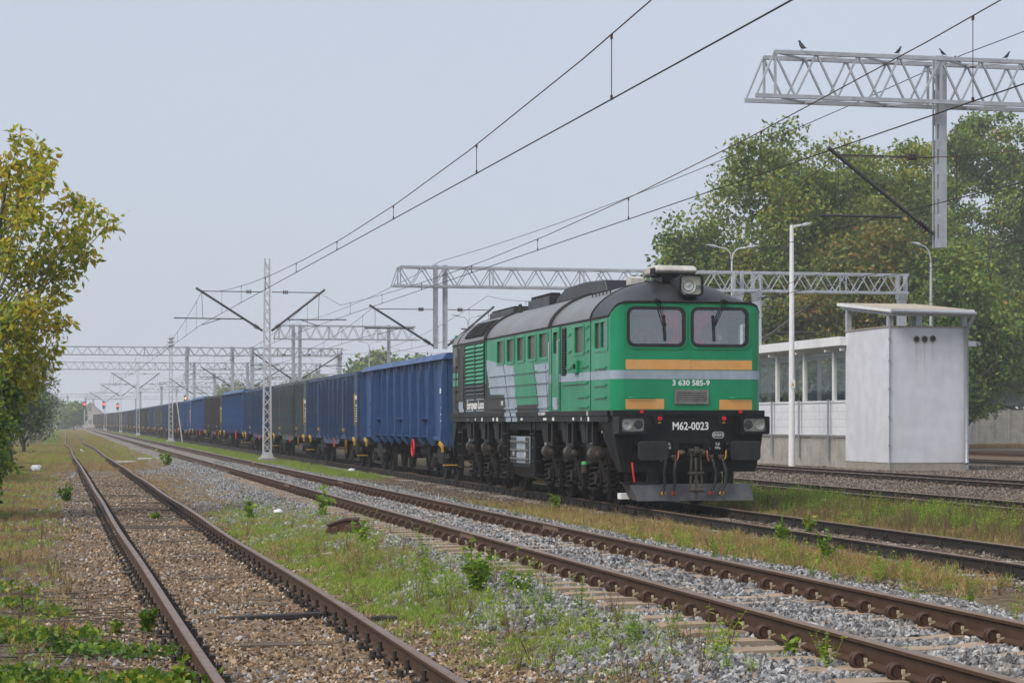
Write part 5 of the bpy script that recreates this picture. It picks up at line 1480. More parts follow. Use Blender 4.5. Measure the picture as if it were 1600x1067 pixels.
def gantry(label, x0, x1, y, zb, zt, posts=(), drops=(), cants=(), full=True, wy=0.75, pw=0.17, pitch=1.05, slant=(0.45, 0.0), mat='galv'):
    t = empty('portal_gantry', (x0, y, -0.1), 0, label, 'gantry')
    zb, zt = zb + 0.1, zt + 0.1
    Lx = x1 - x0
    cs = 0.09
    for (z, a) in ((zb, 0.0), (zt, slant[0])):
        for sy in (-1, 1):
            mb = MB(); mb.bar((a, sy * wy / 2, z), (Lx - (slant[1] if z == zt else 0), sy * wy / 2, z), cs); mb.build('chord', M[mat], t)
    n = max(2, int(round((Lx - slant[0]) / (pitch / 2))))
    n += n % 2
    xs = [slant[0] + (Lx - slant[0] - slant[1]) * i / n for i in range(n + 1)]
    def brace(p, q, w_=0.055):
        mb = MB(); mb.bar(p, q, w_, 0.04); mb.build('brace', M[mat], t)
    joined = MB()
    for sy in (-1, 1):
        for i in range(n):
            za, zb_ = (zt, zb) if i % 2 == 0 else (zb, zt)
            p, q = (xs[i], sy * wy / 2, za), (xs[i + 1], sy * wy / 2, zb_)
            if full:
                brace(p, q)
            else:
                joined.bar(p, q, 0.06, 0.05)
        if slant[0] > 0:
            (brace if full else (lambda a_, b_: joined.bar(a_, b_, 0.06)))((0.02, sy * wy / 2, zb), (slant[0], sy * wy / 2, zt))
        for i in range(0, n + 1, 8):
            (brace if full else (lambda a_, b_: joined.bar(a_, b_, 0.06)))((xs[i] + 0.02, sy * wy / 2, zb), (xs[i] + 0.02, sy * wy / 2, zt))
    for i in range(0, n, 2):
        for z in (zb, zt):
            s = 1 if (i // 2) % 2 else -1
            p, q = (xs[i], s * wy / 2, z), (xs[min(n, i + 2)], -s * wy / 2, z)
            if full:
                brace(p, q, 0.05)
            else:
                joined.bar(p, q, 0.05)
    if not full:
        joined.build('truss_bracing', M[mat], t)
    for px in posts:
        mb = MB(); mb.box(px - x0 - 0.19, px - x0 + 0.19, -0.15, 0.15, -0.1, zb + 0.1); po = mb.build('post', M[mat], t, bevel=0.01)
        mb = MB(); mb.box(px - x0 - 0.22, px - x0 - 0.16, -0.2, 0.2, zb - 0.3, zt); mb.box(px - x0 + 0.16, px - x0 + 0.22, -0.2, 0.2, zb - 0.3, zt); mb.build('post_head', M[mat], t)
    for (px, zl) in drops:
        c0 = px - x0
        slots = []
        z = zl + 0.3
        while z < zt - 0.3:
            slots.append([(c0 - pw * .76, z), (c0 - pw * .4, z), (c0 - pw * .4, z + 0.34), (c0 - pw * .76, z + 0.34)]); z += 0.58
        mb = MB(); mb.plate([(c0 - pw, zl + .1), (c0 + pw, zl + .1), (c0 + pw, zt + 0.12), (c0 - pw, zt + 0.12)], slots, 'y', -0.11, 0.05)
        mb.plate([(c0 - pw, zl + .1), (c0 + pw, zl + .1), (c0 + pw, zt + 0.12), (c0 - pw, zt + 0.12)], slots, 'y', 0.06, 0.05)
        mb.box(c0 + 0.02, c0 + pw - .002, -0.058, 0.058, zl + .102, zt + .1)
        mb.build('drop_post', M[mat], t)
    for (px, sx, z0_, z1_, reach, zs) in cants:
        n_before = set(o.name for o in bpy.data.objects)
        e = t
        mbs = len(bpy.data.objects)
        add_cantilever_at(t, px - x0, sx, z0_ + .1, z1_ + .1, reach, zs + .1)
    return t
def add_cantilever_at(t, cx, sx, z0, z1, reach, zs, mk='arm_tube'):
    a = cx + sx * 0.15
    e = cx + sx * reach
    mb = MB(); mb.cyl((a, 0, z0), (e + sx * 0.25, 0, z1 + 0.16), 0.048, n=8); c_ = mb.build('cantilever_tube', M[mk], t)
    d_ = Vector((e + sx * .25 - a, 0, z1 + .16 - z0)).normalized()
    mb = MB()
    for q in (0.22, 0.30, 0.38, 0.46):
        p = Vector((a, 0, z0)) + d_ * q
        mb.cyl(p - d_ * 0.02, p + d_ * 0.02, 0.09, n=10)
    for q in (0.45, 0.53, 0.61):
        mb.cyl((a + sx * q, 0, z1), (a + sx * (q + 0.05), 0, z1), 0.085, n=10)
    mb.build('insulator', M['insulator'], c_)
    mb = MB(); mb.cyl((a, 0, z1), (e, 0, z1), 0.020, n=6); mb.build('top_tie', M[mk], t)
    mb = MB(); mb.cyl((cx + sx * reach * 0.38, 0, zs), (cx + sx * (reach + 0.45), 0, zs), 0.034, n=6); mb.build('steady_tube', M[mk], t)
    mb = MB(); mb.cyl((cx + sx * reach * 0.6, 0, zs), (e - sx * .1, 0, zs - 0.28), 0.016, n=6); mb.cyl((e, 0, z1), (e + sx * .0, 0, zs), 0.010, n=5); mb.build('steady_arm', M[mk], t)

gantry('nearest overhead lattice gantry at upper right with birds perched on it', 15.34, 34.0, 44.5, 9.02, 10.02, posts=(33.6,), drops=((19.98, 5.68),), cants=((19.98, -1, 6.0, 7.78, 2.5, 6.38), (25.6, -1, 6.0, 7.78, 2.5, 6.38)), pw=0.135)
gantry('lattice gantry crossing behind the locomotive roof, ending beside the white kiosk', 14.2, 38.4, 89.3, 7.62, 8.45, posts=(30.2, 31.1, 38.2), drops=((16.15, 4.86), (16.58, 4.86)), cants=((16.2, -1, 5.0, 6.6, 2.75, 5.75), (16.55, 1, 5.0, 6.6, 2.0, 5.75), (31.1, 1, 5.3, 6.9, 2.4, 5.75)), slant=(0.3, 0.0), pw=0.095)
gantry('lattice gantry above the second and third wagons', 15.6, 26.8, 155, 7.9, 8.9, posts=(), drops=((17.1, 4.2), (17.6, 4.2), (24.4, 0.0)), cants=((17.1, -1, 4.9, 6.7, 2.8, 5.9), (17.6, 1, 4.9, 6.7, 3.0, 5.9)), slant=(0.4, 0.4), pw=0.12)
gantry('long lattice gantry spanning from the left trees across all tracks', -5.0, 26.5, 197, 7.95, 8.7, posts=(-4.6, 26.2), drops=((11.6, 5.2), (15.9, 4.5), (17.8, 4.5)), cants=((15.9, -1, 5, 6.7, 2.7, 5.9), (17.8, 1, 5, 6.7, 2.8, 5.9)), full=False, slant=(0, 0))
gantry('second long lattice gantry spanning from the left trees, farther off', -6.0, 31, 250, 7.9, 8.75, posts=(-5.6, 30.6), drops=((15.6, 4.5), (22.0, 4.5)), cants=((15.6, -1, 5, 6.7, 2.7, 5.9), (22.0, 1, 5, 6.7, 2.8, 5.9)), full=False, slant=(0, 0))
gantry('hazy gantry beyond the two long ones, over the wagon roofs', 17.5, 44, 305, 7.9, 8.75, posts=(18, 30, 43.6), drops=((22, 4.5),), cants=((22, -1, 5, 6.7, 2.7, 5.9), (22, 1, 5, 6.7, 2.7, 5.9)), full=False, slant=(0, 0))
gantry('faint gantry far behind the train, fourth from the end', 17, 50, 372, 7.9, 8.75, posts=(17.4, 33, 49.6), drops=((22, 4.5), (27, 4.5)), cants=((27, -1, 5, 6.7, 2.7, 5.9),), full=False, slant=(0, 0))
gantry('faint gantry far behind the train, third from the end', 16, 52, 445, 7.9, 8.75, posts=(16.4, 34, 51.6), drops=((24, 4.5),), full=False, slant=(0, 0))
gantry('small hazy portal over the tracks at the far left', -4.2, 9.5, 520, 7.7, 8.5, posts=(-3.8, 1.4), full=False, slant=(0, 0))
gantry('faintest gantry in the fog beyond the signals', 6, 50, 580, 7.9, 8.75, posts=(6.4, 20, 34, 49.6), full=False, slant=(0, 0))

def overhead(label, xs, sup, gap0, gap1, mids, rc=0.010, dstep=8.0, rust=True, near=None):
    """xs: function y->(x, z contact); sup: support y list; messenger sags between supports"""
    t = empty('overhead_line', (0, 0, 0), 0, label, 'overhead wire')
    pc, pm = [], []
    y = sup[0]
    drops = []
    for a, b, mid in zip(sup[:-1], sup[1:], mids):
        n = 12
        half = max(abs(a - mid), abs(b - mid))
        def gap(yy, a=a, b=b, mid=mid, half=half):
            if near and a == sup[0] and yy < mid:
                return gap0 + near * ((yy - mid) / (mid - a)) ** 2
            return gap0 + gap1 * ((yy - mid) / half) ** 2
        for i in range(n + (b == sup[-1])):
            yy = a + (b - a) * i / n
            x_, z_ = xs(yy)
            g = gap(yy)
            pc.append((x_, yy, z_)); pm.append((x_, yy, z_ + g))
        yy = a + 4.2
        while yy < b - 2:
            if yy > 4 and yy < 330:
                x_, z_ = xs(yy)
                drops.append((x_, yy, z_, z_ + gap(yy)))
            yy += dstep
    mb = MB(); mb.tube(pc, rc, 5); mb.build('contact_wire', M['wire'], t)
    mb = MB(); mb.tube(pm, rc * 0.9, 5); mb.build('messenger_wire', M['wire_rust'] if rust else M['wire'], t)
    for (x_, yy, z0_, z1_) in drops:
        mb = MB(); mb.cyl((x_, yy, z0_), (x_, yy, z1_), 0.006, n=4, caps=False); mb.box(x_ - .012, x_ + .012, yy - .02, yy + .02, z1_ - .05, z1_ + .01); mb.box(x_ - .012, x_ + .012, yy - .02, yy + .02, z0_ - .01, z0_ + .05); mb.build('dropper', M['wire_rust'], t)
    return t
def lin(y, ys_, vs_):
    return float(np.interp(y, ys_, vs_))
SUP = [4, 90.2, 171.7, 247.2, 320.6, 408, 520]
MID = [48, 131, 209, 284, 364, 464]
overhead('overhead wire pair rising over the middle track to the top edge of the picture', lambda y: (lin(y, [4, 20, 90.2, 171.7, 247, 320, 520], [6.75, 6.6, 5.98, 6.1, 5.7, 6.1, 4.0]), lin(y, [0, 20, 90, 600], [5.5, 5.55, 5.9, 5.9])), SUP, 0.2, 1.25, MID, near=2.0)
overhead('overhead wire pair running just above the train and the locomotive roof', lambda y: (lin(y, [4, 30, 90.2, 171.7, 247, 320, 520], [11.4, 11.3, 11.05, 11.5, 11.0, 11.4, 9.0]), lin(y, [0, 30, 90, 600], [5.65, 5.72, 5.9, 5.9])), SUP, 0.2, 1.25, [57] + MID[1:], near=2.3)
overhead('overhead wire pair held by the nearest gantry at right', lambda y: (lin(y, [4, 44.5, 89.3, 155, 520], [17.6, 17.5, 18.5, 18.5, 18.3]), lin(y, [0, 44.5, 89, 600], [6.1, 6.1, 5.6, 5.6])), [10, 44.5, 89.3, 155, 197, 250, 305], 0.3, 1.35, [27, 67, 122, 176, 224, 278])
overhead('overhead wire pair above the track in front of the white kiosk', lambda y: (lin(y, [4, 44.5, 89.3, 155, 520], [23.2, 23.1, 24.3, 24.3, 24.5]), lin(y, [0, 44.5, 89, 600], [6.1, 6.1, 5.7, 5.7])), [10, 44.5, 89.3, 155, 250, 305], 0.3, 1.35, [27, 67, 122, 203, 278])
overhead('overhead wire pair left of the double gantry drop posts', lambda y: (lin(y, [10, 89.3, 155, 520], [13.0, 13.45, 14.3, 14.5]), lin(y, [0, 89, 600], [5.5, 5.5, 5.6])), [89.3, 155, 197, 250, 305], 0.25, 1.0, [122, 176, 224, 278], rust=False)
def single_wire(label, pts, r=0.011, sag=0.5):
    P = []
    for a, b in zip(pts[:-1], pts[1:]):
        for i in range(14):
            u = i / 14
            P.append((a[0] + (b[0] - a[0]) * u, a[1] + (b[1] - a[1]) * u, a[2] + (b[2] - a[2]) * u - 4 * sag * u * (1 - u)))
    P.append(pts[-1])
    mb = MB(); mb.tube(P, r, 5)
    o = mb.build('feeder_wire', M['wire'])
    tag(o, label, 'wire')
single_wire('feeder wire running along the gantry tops at upper right', [(19.6, 12, 10.7), (20.6, 44.5, 10.22), (16.4, 89.3, 8.75), (17.3, 155, 9.1)], 0.011, 0.35)
single_wire('pale cable crossing in front of the big trees at right', [(30.5, 30, 7.9), (31.1, 89.3, 7.3), (31.5, 155, 7.0)], 0.013, 0.3)
single_wire('lower dark cable crossing in front of the big trees at right', [(31.5, 30, 7.2), (33.5, 89.3, 6.3), (33, 155, 6.3)], 0.012, 0.3)

# crows on the nearest gantry
def crow(x, y, z, rz, label, s=1.0):
    mb = MB()
    prof = [(-0.24, 0.0, 0.015, 0.02), (-0.16, 0.02, 0.04, 0.025), (-0.08, 0.06, 0.075, 0.07), (0.0, 0.11, 0.09, 0.09), (0.06, 0.17, 0.08, 0.085), (0.09, 0.23, 0.055, 0.06), (0.11, 0.28, 0.05, 0.052), (0.14, 0.30, 0.035, 0.035), (0.18, 0.295, 0.016, 0.014), (0.23, 0.285, 0.003, 0.003)]
    n = 12
    q, fs = [], []
    for (u, h, a, b) in prof:
        for i in range(n):
            t = 2 * math.pi * i / n
            q.append((a * math.cos(t) * s, u * s, (h + 0.07 + b * math.sin(t)) * s))
    for k in range(len(prof) - 1):
        for i in range(n):
            j = (i + 1) % n
            fs.append((k * n + i, k * n + j, k * n + n + j, k * n + n + i))
    mb.add(q, fs, True)
    for sx in (-1, 1):
        mb.cyl((sx * 0.03 * s, 0.0, 0), (sx * 0.035 * s, 0.01 * s, 0.12 * s), 0.008 * s, n=5)
    o = mb.build('crow', M['feather'], None, (x, y, z), (0, 0, rz))
    tag(o, label, 'bird', 'birds on the gantry')
zt_ = 10.065
crow(16.45, 44.125, zt_, R(20), 'black bird sitting upright at the left end of the gantry', 0.64)
crow(18.80, 44.125, zt_, R(-70), 'black bird facing right left of the gantry drop post', 0.52)
crow(20.05, 44.5, zt_ + 0.09, R(80), 'black bird on top of the gantry drop post', 0.44)
crow(21.50, 44.125, zt_, R(-80), 'rightmost black bird on the gantry near the picture edge', 0.48)
crow(20.6, 44.875, zt_, R(100), 'black bird just right of the gantry drop post', 0.44)

# ------------------------------------------------------------------ kiosk and platform shelter
M['stain'] = paint('wall_rain_stain', (0.46, 0.455, 0.46), 0.9, 0.4, (0.54, 0.54, 0.56), 5)
kx, ky = 28.72, 68.3
k_ = empty('kiosk_building', (kx, ky, -0.12), 0, 'white rendered kiosk with raised sloping roof and three round vents', 'kiosk')
mb = MB(); mb.box(0, 3.0, 0, 4.1, 0.28, 5.12); mb.build('wall', M['render_white'], k_, bevel=0.02)
mb = MB(); mb.box(0.02, 2.98, 0.02, 4.08, 0.0, 0.28); mb.build('plinth', M['plinth'], k_)
mb = MB(); mb.box(-0.03, 3.03, -0.03, 4.13, 5.12, 5.17); mb.build('wall_coping', M['plinth'], k_)
mb = MB(); mb.add([(-0.15, -0.55, 5.62), (3.05, -0.55, 5.62), (3.05, 4.6, 6.12), (-0.15, 4.6, 6.12), (-0.15, -0.55, 5.73), (3.05, -0.55, 5.73), (3.05, 4.6, 6.23), (-0.15, 4.6, 6.23)], [(0, 3, 2, 1), (4, 5, 6, 7), (0, 1, 5, 4), (1, 2, 6, 5), (2, 3, 7, 6), (3, 0, 4, 7)]); rk = mb.build('roof', M['white_frame'], k_)
mb = MB(); mb.add([(-0.05, -0.5, 5.745), (2.98, -0.5, 5.745), (2.98, 4.5, 6.230), (-0.05, 4.5, 6.230)], [(0, 1, 2, 3)]); mb.build('roof_covering', M['roof_sheet'], rk)
mb = MB(); mb.add([(0.0, -0.35, 5.50), (2.95, -0.35, 5.50), (2.95, 4.4, 5.97), (0, 4.4, 5.97), (0, -0.35, 5.62), (2.95, -0.35, 5.615), (2.95, 4.4, 6.085), (0, 4.4, 6.09)], [(0, 3, 2, 1), (4, 5, 6, 7), (0, 1, 5, 4), (1, 2, 6, 5), (2, 3, 7, 6), (3, 0, 4, 7)]); mb.build('roof_joist', M['galv'], rk)
mb = MB(); mb.cyl((-0.15, -0.60, 5.66), (3.08, -0.60, 5.60), 0.07, n=10); mb.build('rain_gutter', M['zinc'], rk)
for (px, py, zt) in ((0.08, 0.08, 5.55), (2.9, 0.08, 5.55), (0.08, 4.0, 5.95), (2.9, 4.0, 5.95), (1.2, 0.6, 5.6)):
    mb = MB(); mb.box(px - 0.09, px + 0.09, py - 0.09, py + 0.09, 5.17, zt); mb.build('roof_post', M['galv'], k_)
for i, px in enumerate((1.06, 1.37, 1.68)):
    mb = MB(); mb.cyl((px, 0.01, 4.70 + 0.02 * (i == 2)), (px, -0.03, 4.70 + 0.02 * (i == 2)), 0.115, n=18); v_ = mb.build('round_vent', M['black'], k_)
    mb = MB(); mb.torus((px, -0.03, 4.70 + 0.02 * (i == 2)), 'y', 0.115, 0.015, 18, 6); mb.build('vent_rim', M['plinth'], v_)
    mb = MB(); mb.prism([(px - 0.05, 4.57), (px + 0.04, 4.57), (px + 0.03, 4.1), (px + 0.015, 3.5 + 0.2 * i), (px, 3.5 + 0.2 * i), (px - 0.03, 4.2)], 'y', -0.0035, -0.0015); mb.build('rain_stain', M['stain'], k_)
mb = MB(); mb.tube([(2.98, -0.55, 5.55), (2.97, -0.45, 5.35), (2.94, -0.10, 5.05), (2.94, -0.09, 0.35), (2.94, -0.16, 0.26)], 0.075, 10); mb.build('downpipe', M['zinc'], k_)
mb = MB(); mb.tube([(0.02, -0.05, 5.5), (0.02, -0.05, 0.0)], 0.022, 6)
lc = mb.build('lightning_conductor', M['zinc'], k_)
mb = MB()
for z in (0.9, 1.9, 2.9, 3.9, 4.7):
    mb.box(-0.02, 0.06, -0.09, -0.01, z, z + 0.05)
mb.build('conductor_clip', M['zinc'], lc)

s_ = empty('platform_shelter', (28.9, 72.45, -0.12), 0, 'white framed glass shelter over the platform stairs beside the kiosk', 'shelter')
LS = 24.0
for i in range(17):
    y0_ = i * 1.47
    mb = MB(); mb.box(-0.02, 0.12, y0_ + 0.012, y0_ + 1.458, 0.0, 1.12 + (0.03 if i % 3 == 0 else 0)); mb.build('concrete_panel', M['concrete'], s_, bevel=0.01)
mb = MB(); mb.box(-0.06, 0.2, 0, LS, 1.16, 1.26); mb.build('concrete_coping', M['concrete'], s_)
for i in range(8):
    y0_ = i * 3.2
    mb = MB(); mb.box(0.03, 0.09, y0_ + 0.012, y0_ + 3.188, 1.262, 2.50); mb.build('white_panel', M['white_panel'], s_)
mb = MB(); mb.box(0.0, 0.16, 0, LS, 2.50, 2.57); mb.build('window_sill', M['white_frame'], s_)
for side, xx in ((0, 0.05), (1, 3.1)):
    for i in range(9):
        y0_ = i * 3.2 - 1.55
        if y0_ < 0:
            y0_ = 0.06
        mb = MB(); mb.box(xx - 0.07, xx + 0.07, y0_ - 0.08, y0_ + 0.08, 2.57 if side == 0 else 0.0, 4.45); mb.build('window_post', M['white_frame'], s_)
        if side == 0:
            y1_ = i * 3.2 + 1.65
            y1_ = min(y1_, LS)
            mb = MB(); mb.box(xx - 0.006, xx + 0.006, y0_ + 0.09, y1_ - 0.09, 2.58, 4.42); mb.build('glass_pane', M['shelter_glass'], s_)
mb = MB(); mb.box(3.095, 3.107, 0.1, LS, 1.3, 4.42); mb.build('rear_glass_pane', M['shelter_glass'], s_)
mb = MB(); mb.box(3.06, 3.28, -3.3, -0.3, 0.0, 2.6); mb.box(3.06, 3.2, -0.3, LS, 0.0, 1.3); mb.box(3.08, 3.18, -3.2, -2.95, 2.6, 4.5); mb.build('rear_wall', M['white_panel'], s_)
mb = MB(); mb.prism([(-0.45, 4.62), (3.5, 4.50), (3.5, 4.72), (-0.45, 4.95)], 'y', -0.2, LS + .3); ro_ = mb.build('roof', M['white_frame'], s_)
mb = MB(); mb.prism([(2.95, 4.50), (3.45, 4.48), (3.45, 4.66), (2.95, 4.70)], 'y', -3.6, -0.2); mb.build('roof_end', M['white_frame'], ro_)
mb = MB(); mb.cyl((3.52, -3.7, 4.58), (3.52, LS, 4.58), 0.06, n=8); mb.build('rain_gutter', M['zinc'], ro_)
for i in range(9):
    mb = MB(); mb.box(-0.35, 3.4, i * 3.2 - 1.6 if i else 0.02, (i * 3.2 - 1.6 if i else 0.02) + 0.12, 4.42, 4.52); mb.build('rafter', M['white_frame'], s_)
for i in range(6):
    y0_ = 1.9 + i * 3.2
    mb = MB(); mb.cyl((-0.12, y0_, 0.32), (-0.12, y0_, 2.62), 0.045, n=8); mb.box(-0.16, -0.07, y0_ - .05, y0_ + .05, 1.05, 1.1); po = mb.build('fence_post', M['zinc'], s_)
    mb = MB(); mb.cyl((-0.12, y0_, 2.62), (-0.12, y0_, 2.67), 0.055, n=8); mb.build('post_cap', M['black'], po)
mb = MB()
for z in (1.24, 1.55, 1.85, 2.15, 2.45):
    mb.cyl((-0.12, 0.0, z), (-0.12, LS, z), 0.006 if z > 1.3 else 0.02, n=4)
mb.build('fence_wire', M['galv'], s_)

# dark arched hoarding seen through the glass, a sign on a pole
mb = MB()
pr = [(0, 0)]
mb_o = empty('arched_hoarding', (36.2, 96, -0.1), 0, 'dark teal arched panel row seen through the shelter glass', 'hoarding')
M['teal'] = paint('dark_teal_sheet', (0.022, 0.045, 0.055), 0.5, 0.4, (0.05, 0.06, 0.06), 1.5)
for i in range(7):
    mb = MB(); mb.prism([(i * 3.0 + .02, 0), (i * 3.0 + 2.98, 0), (i * 3.0 + 2.98, 3.2), (i * 3.0 + 2.2, 3.55), (i * 3.0 + 1.5, 3.65), (i * 3.0 + 0.8, 3.55), (i * 3.0 + .02, 3.2)], 'x', -0.05, 0.05); mb.build('panel', M['teal'], mb_o)
mb_o.rotation_euler = (0, 0, R(-35))
sg = empty('station_sign', (33.9, 84.0, -0.1), 0, 'small blue sign on a pole seen through the shelter glass', 'sign')
mb = MB(); mb.cyl((0, 0, 0), (0, 0, 4.0), 0.07, n=8); mb.build('pole', M['galv'], sg)
M['sign_grey'] = paint('blue_grey_sign_plate', (0.16, 0.22, 0.28), 0.5, 0.3, (0.3, 0.3, 0.25), 4)
for sx in (-1, 1):
    mb = MB(); mb.box(sx * 0.30 - 0.24, sx * 0.30 + 0.24, -0.08, -0.04, 3.45, 3.95); mb.build('sign_plate', M['sign_grey'], sg)

# ------------------------------------------------------------------ lamp posts
def lamp_post(x, y, h, arms, reach, label, r=0.085, mat='galv_white', az=0.0, curved=True):
    t = empty('street_lamp', (x, y, -0.12), az, label, 'street lamp', 'lamp posts beyond the train')
    mb = MB(); mb.cyl((0, 0, 0), (0, 0, h * 0.55), r, r * 0.8, n=10); mb.cyl((0, 0, h * 0.55), (0, 0, h - (0.8 if curved else 0)), r * 0.8, r * 0.6, n=10); mb.build('pole', M[mat], t)
    for sx in arms:
        mb = MB()
        if curved:
            mb.tube([(0, 0, h - 0.82), (sx * 0.08, 0, h - 0.35), (sx * 0.3, 0, h - 0.10), (sx * reach * 0.6, 0, h - 0.02), (sx * reach * 0.75, 0, h)], 0.04, 6)
        else:
            mb.bar((0, 0, h - 0.05), (sx * reach * 0.5, 0, h + 0.02), 0.07)
        mb.build('arm', M[mat], t)
        mb = MB(); mb.prism([(sx * reach * 0.55, h + 0.02), (sx * reach * 0.62, h - 0.05), (sx * reach, h + 0.06), (sx * reach * 1.02, h + 0.10), (sx * reach * 0.7, h + 0.10)], 'y', -0.13, 0.13); mb.build('lamp_head', M['galv_white'], t, bevel=0.02)
    return t
lp = lamp_post(27.2, 74.06, 9.25, (1,), 0.75, 'tall white square lamp post standing in front of the glass shelter', 0.13, 'white_frame', 0, False)
mb = MB(); mb.box(-0.09, 0.09, -0.135, -0.13, 3.05, 3.35); ws = mb.build('warning_sticker', M['white'], lp)
mb = MB(); mb.prism([(-0.06, 3.12), (0.06, 3.12), (0, 3.26)], 'y', -0.139, -0.136); mb.build('warning_triangle', M['yellow'], ws)
for (x_, yy, lab) in ((35, 104.5, 'double-arm lamp post rising behind the locomotive cab'), (35, 177.5, 'double-arm lamp post nearest behind the wagons'), (35, 237, 'second double-arm lamp post behind the wagons'), (35, 266, 'third double-arm lamp post behind the wagons'), (35, 293, 'fourth double-arm lamp post behind the wagons'), (35, 330, 'farthest double-arm lamp post behind the wagons')):
    lamp_post(x_, yy, 11.1, (-1, 1), 1.45, lab)
lamp_post(41, 92.3, 10.3, (-1,), 1.0, 'single-arm grey lamp post in front of the trees behind the kiosk roof', 0.10, 'galv')
lamp_post(-1.35, 41.5, 5.42, (1,), 0.95, 'lamp post with a grey head half hidden in the left tree', 0.06, 'zinc', R(25))

# ------------------------------------------------------------------ signals
def signal(x, y, z, label, m_='signal_red', mast=True):
    t = empty('light_signal', (x, y, -0.1), 0, label, 'signal')
    mb = MB(); mb.cyl((0, 0, 0), (0, 0, z + 0.9), 0.09, n=8); mb.build('mast', M['galv_white'], t)
    mb = MB(); mb.prism(rrect(-0.32, 0.32, z - 0.95, z + 0.65, 0.2, 4), 'y', -0.28, -0.10); h_ = mb.build('signal_head', M['black'], t)
    mb = MB(); mb.ell((0, -0.30, z + 0.05), 0.19, 0.06, 0.19); mb.build('lit_lens', M[m_], h_)
    for dz in (-0.5, 0.42):
        mb = MB(); mb.ell((0, -0.285, z + dz), 0.10, 0.03, 0.10); mb.build('dark_lens', M['lens_dark'], h_)
signal(4.75, 452, 5.5, 'red signal leftmost of the three lit far down the line')
signal(8.9, 455, 5.55, 'red signal in the middle of the three lit far down the line')
signal(13.0, 500, 5.55, 'red signal rightmost of the three lit far down the line')
signal(21.6, 370, 5.9, 'amber red signal shining just above the wagon tops', 'signal_amber')

# ------------------------------------------------------------------ far buildings and walls
h = empty('house', (9.0, 690, -0.2), 0, 'hazy house with red tiled roof beyond the signals', 'house')
mb = MB(); mb.box(-4.2, 4.2, 0, 9, 0, 4.6); mb.prism([(-4.2, 4.6), (4.2, 4.6), (0, 8.2)], 'y', 0.02, 8.98); mb.build('wall', M['brick'], h)
mb = MB(); mb.add([(-4.8, -0.5, 4.3), (0, -0.5, 8.5), (0, 9.5, 8.5), (-4.8, 9.5, 4.3), (4.8, -0.5, 4.3), (4.8, 9.5, 4.3)], [(0, 1, 2, 3), (1, 4, 5, 2)]); rf = mb.build('roof', M['tile'], h)
mb = MB(); mb.box(0.8, 1.5, 4, 4.7, 7.0, 9.3); mb.build('chimney', M['brick'], rf)
for (x_, z_) in ((-2.4, 1.2), (0, 1.2), (2.4, 1.2), (-1.6, 3.0), (1.6, 3.0), (0, 5.4)):
    mb = MB(); mb.box(x_ - 0.5, x_ + 0.5, -0.03, 0.05, z_, z_ + 1.3); mb.build('window', M['window'], h)
b2 = empty('long_building', (-22, 760, -0.2), 0, 'pale long building fading in the fog at far left', 'building')
mb = MB(); mb.box(0, 26, 0, 12, 0, 5.5); mb.build('wall', M['render_white'], b2)
mb = MB(); mb.prism([(-0.5, 5.5), (26.5, 5.5), (24, 8.5), (2, 8.5)], 'y', -0.5, 12.5); mb.build('roof', M['tar'], b2)
for i in range(8):
    mb = MB(); mb.box(1.5 + i * 3.1, 2.8 + i * 3.1, -0.05, 0.05, 2, 3.6); mb.build('window', M['window'], b2)

wl_ = empty('concrete_panel_wall', (52.0, 134, -0.1), 0, 'stained concrete panel wall at the right edge below the trees', 'wall')
for i in range(16):
    mb = MB(); mb.box(i * 1.22 - 0.07, i * 1.22 + 0.07, -0.08, 0.08, 0, 2.66); mb.build('post', M['concrete'], wl_)
    for j in range(4):
        mb = MB(); mb.box(i * 1.22 + 0.072, i * 1.22 + 1.148, -0.03, 0.03, j * 0.64 + 0.008, j * 0.64 + 0.632); mb.build('wall_panel', M['concrete'], wl_, bevel=0.008)
M['peel'] = paint('peeling_dark_patch', (0.10, 0.065, 0.05), 0.9, 0.5, (0.2, 0.15, 0.12), 3, streak=False)
for (u, v, sc_) in ((8.5, 1.45, 0.42), (8.1, 0.9, 0.3), (8.9, 1.05, 0.36), (8.2, 0.3, 0.3), (9.0, 0.25, 0.25), (9.4, 1.6, 0.3)):
    pts = [(u + sc_ * (0.6 + 0.5 * random.random()) * math.cos(a), v + sc_ * (0.5 + 0.5 * random.random()) * math.sin(a)) for a in np.linspace(0, 2 * math.pi, 12)[:-1]]
    mb = MB(); mb.prism(pts, 'y', -0.036, -0.0305); mb.build('peeling_patch', M['peel'], wl_)
shd = empty('shed', (53.5, 138, -0.1), 0, 'low shed with black tarred roof behind the concrete panel wall', 'shed')
mb = MB(); mb.box(0, 16, 0, 5, 0, 2.7); mb.build('wall', M['plinth'], shd)
mb = MB(); mb.add([(-1.2, -0.7, 2.9), (17, -0.7, 2.9), (17, 5.5, 3.9), (0.4, 5.5, 3.9), (-1.2, -0.7, 3.05), (17, -0.7, 3.05), (17, 5.5, 4.05), (0.4, 5.5, 4.05)], [(0, 3, 2, 1), (4, 5, 6, 7), (0, 1, 5, 4), (1, 2, 6, 5), (2, 3, 7, 6), (3, 0, 4, 7)]); mb.build('roof', M['tar'], shd)
fn = empty('mesh_fence', (50.5, 128.5, -0.1), 0, 'white wire mesh fence in front of the concrete panel wall', 'fence')
for i in range(7):
    mb = MB(); mb.box(i * 1.45 + 0.9 - 0.045, i * 1.45 + 0.9 + 0.045, -0.03, 0.03, 0, 1.62); mb.build('post', M['galv_white'], fn)
mb = MB()
for j in range(9):
    mb.cyl((0, -0.04, 0.12 + j * 0.18), (10, -0.04, 0.12 + j * 0.18), 0.009, n=4)
for j in range(70):
    mb.cyl((j * 0.143, -0.04, 0.1), (j * 0.143, -0.04, 1.58), 0.0035, n=3)
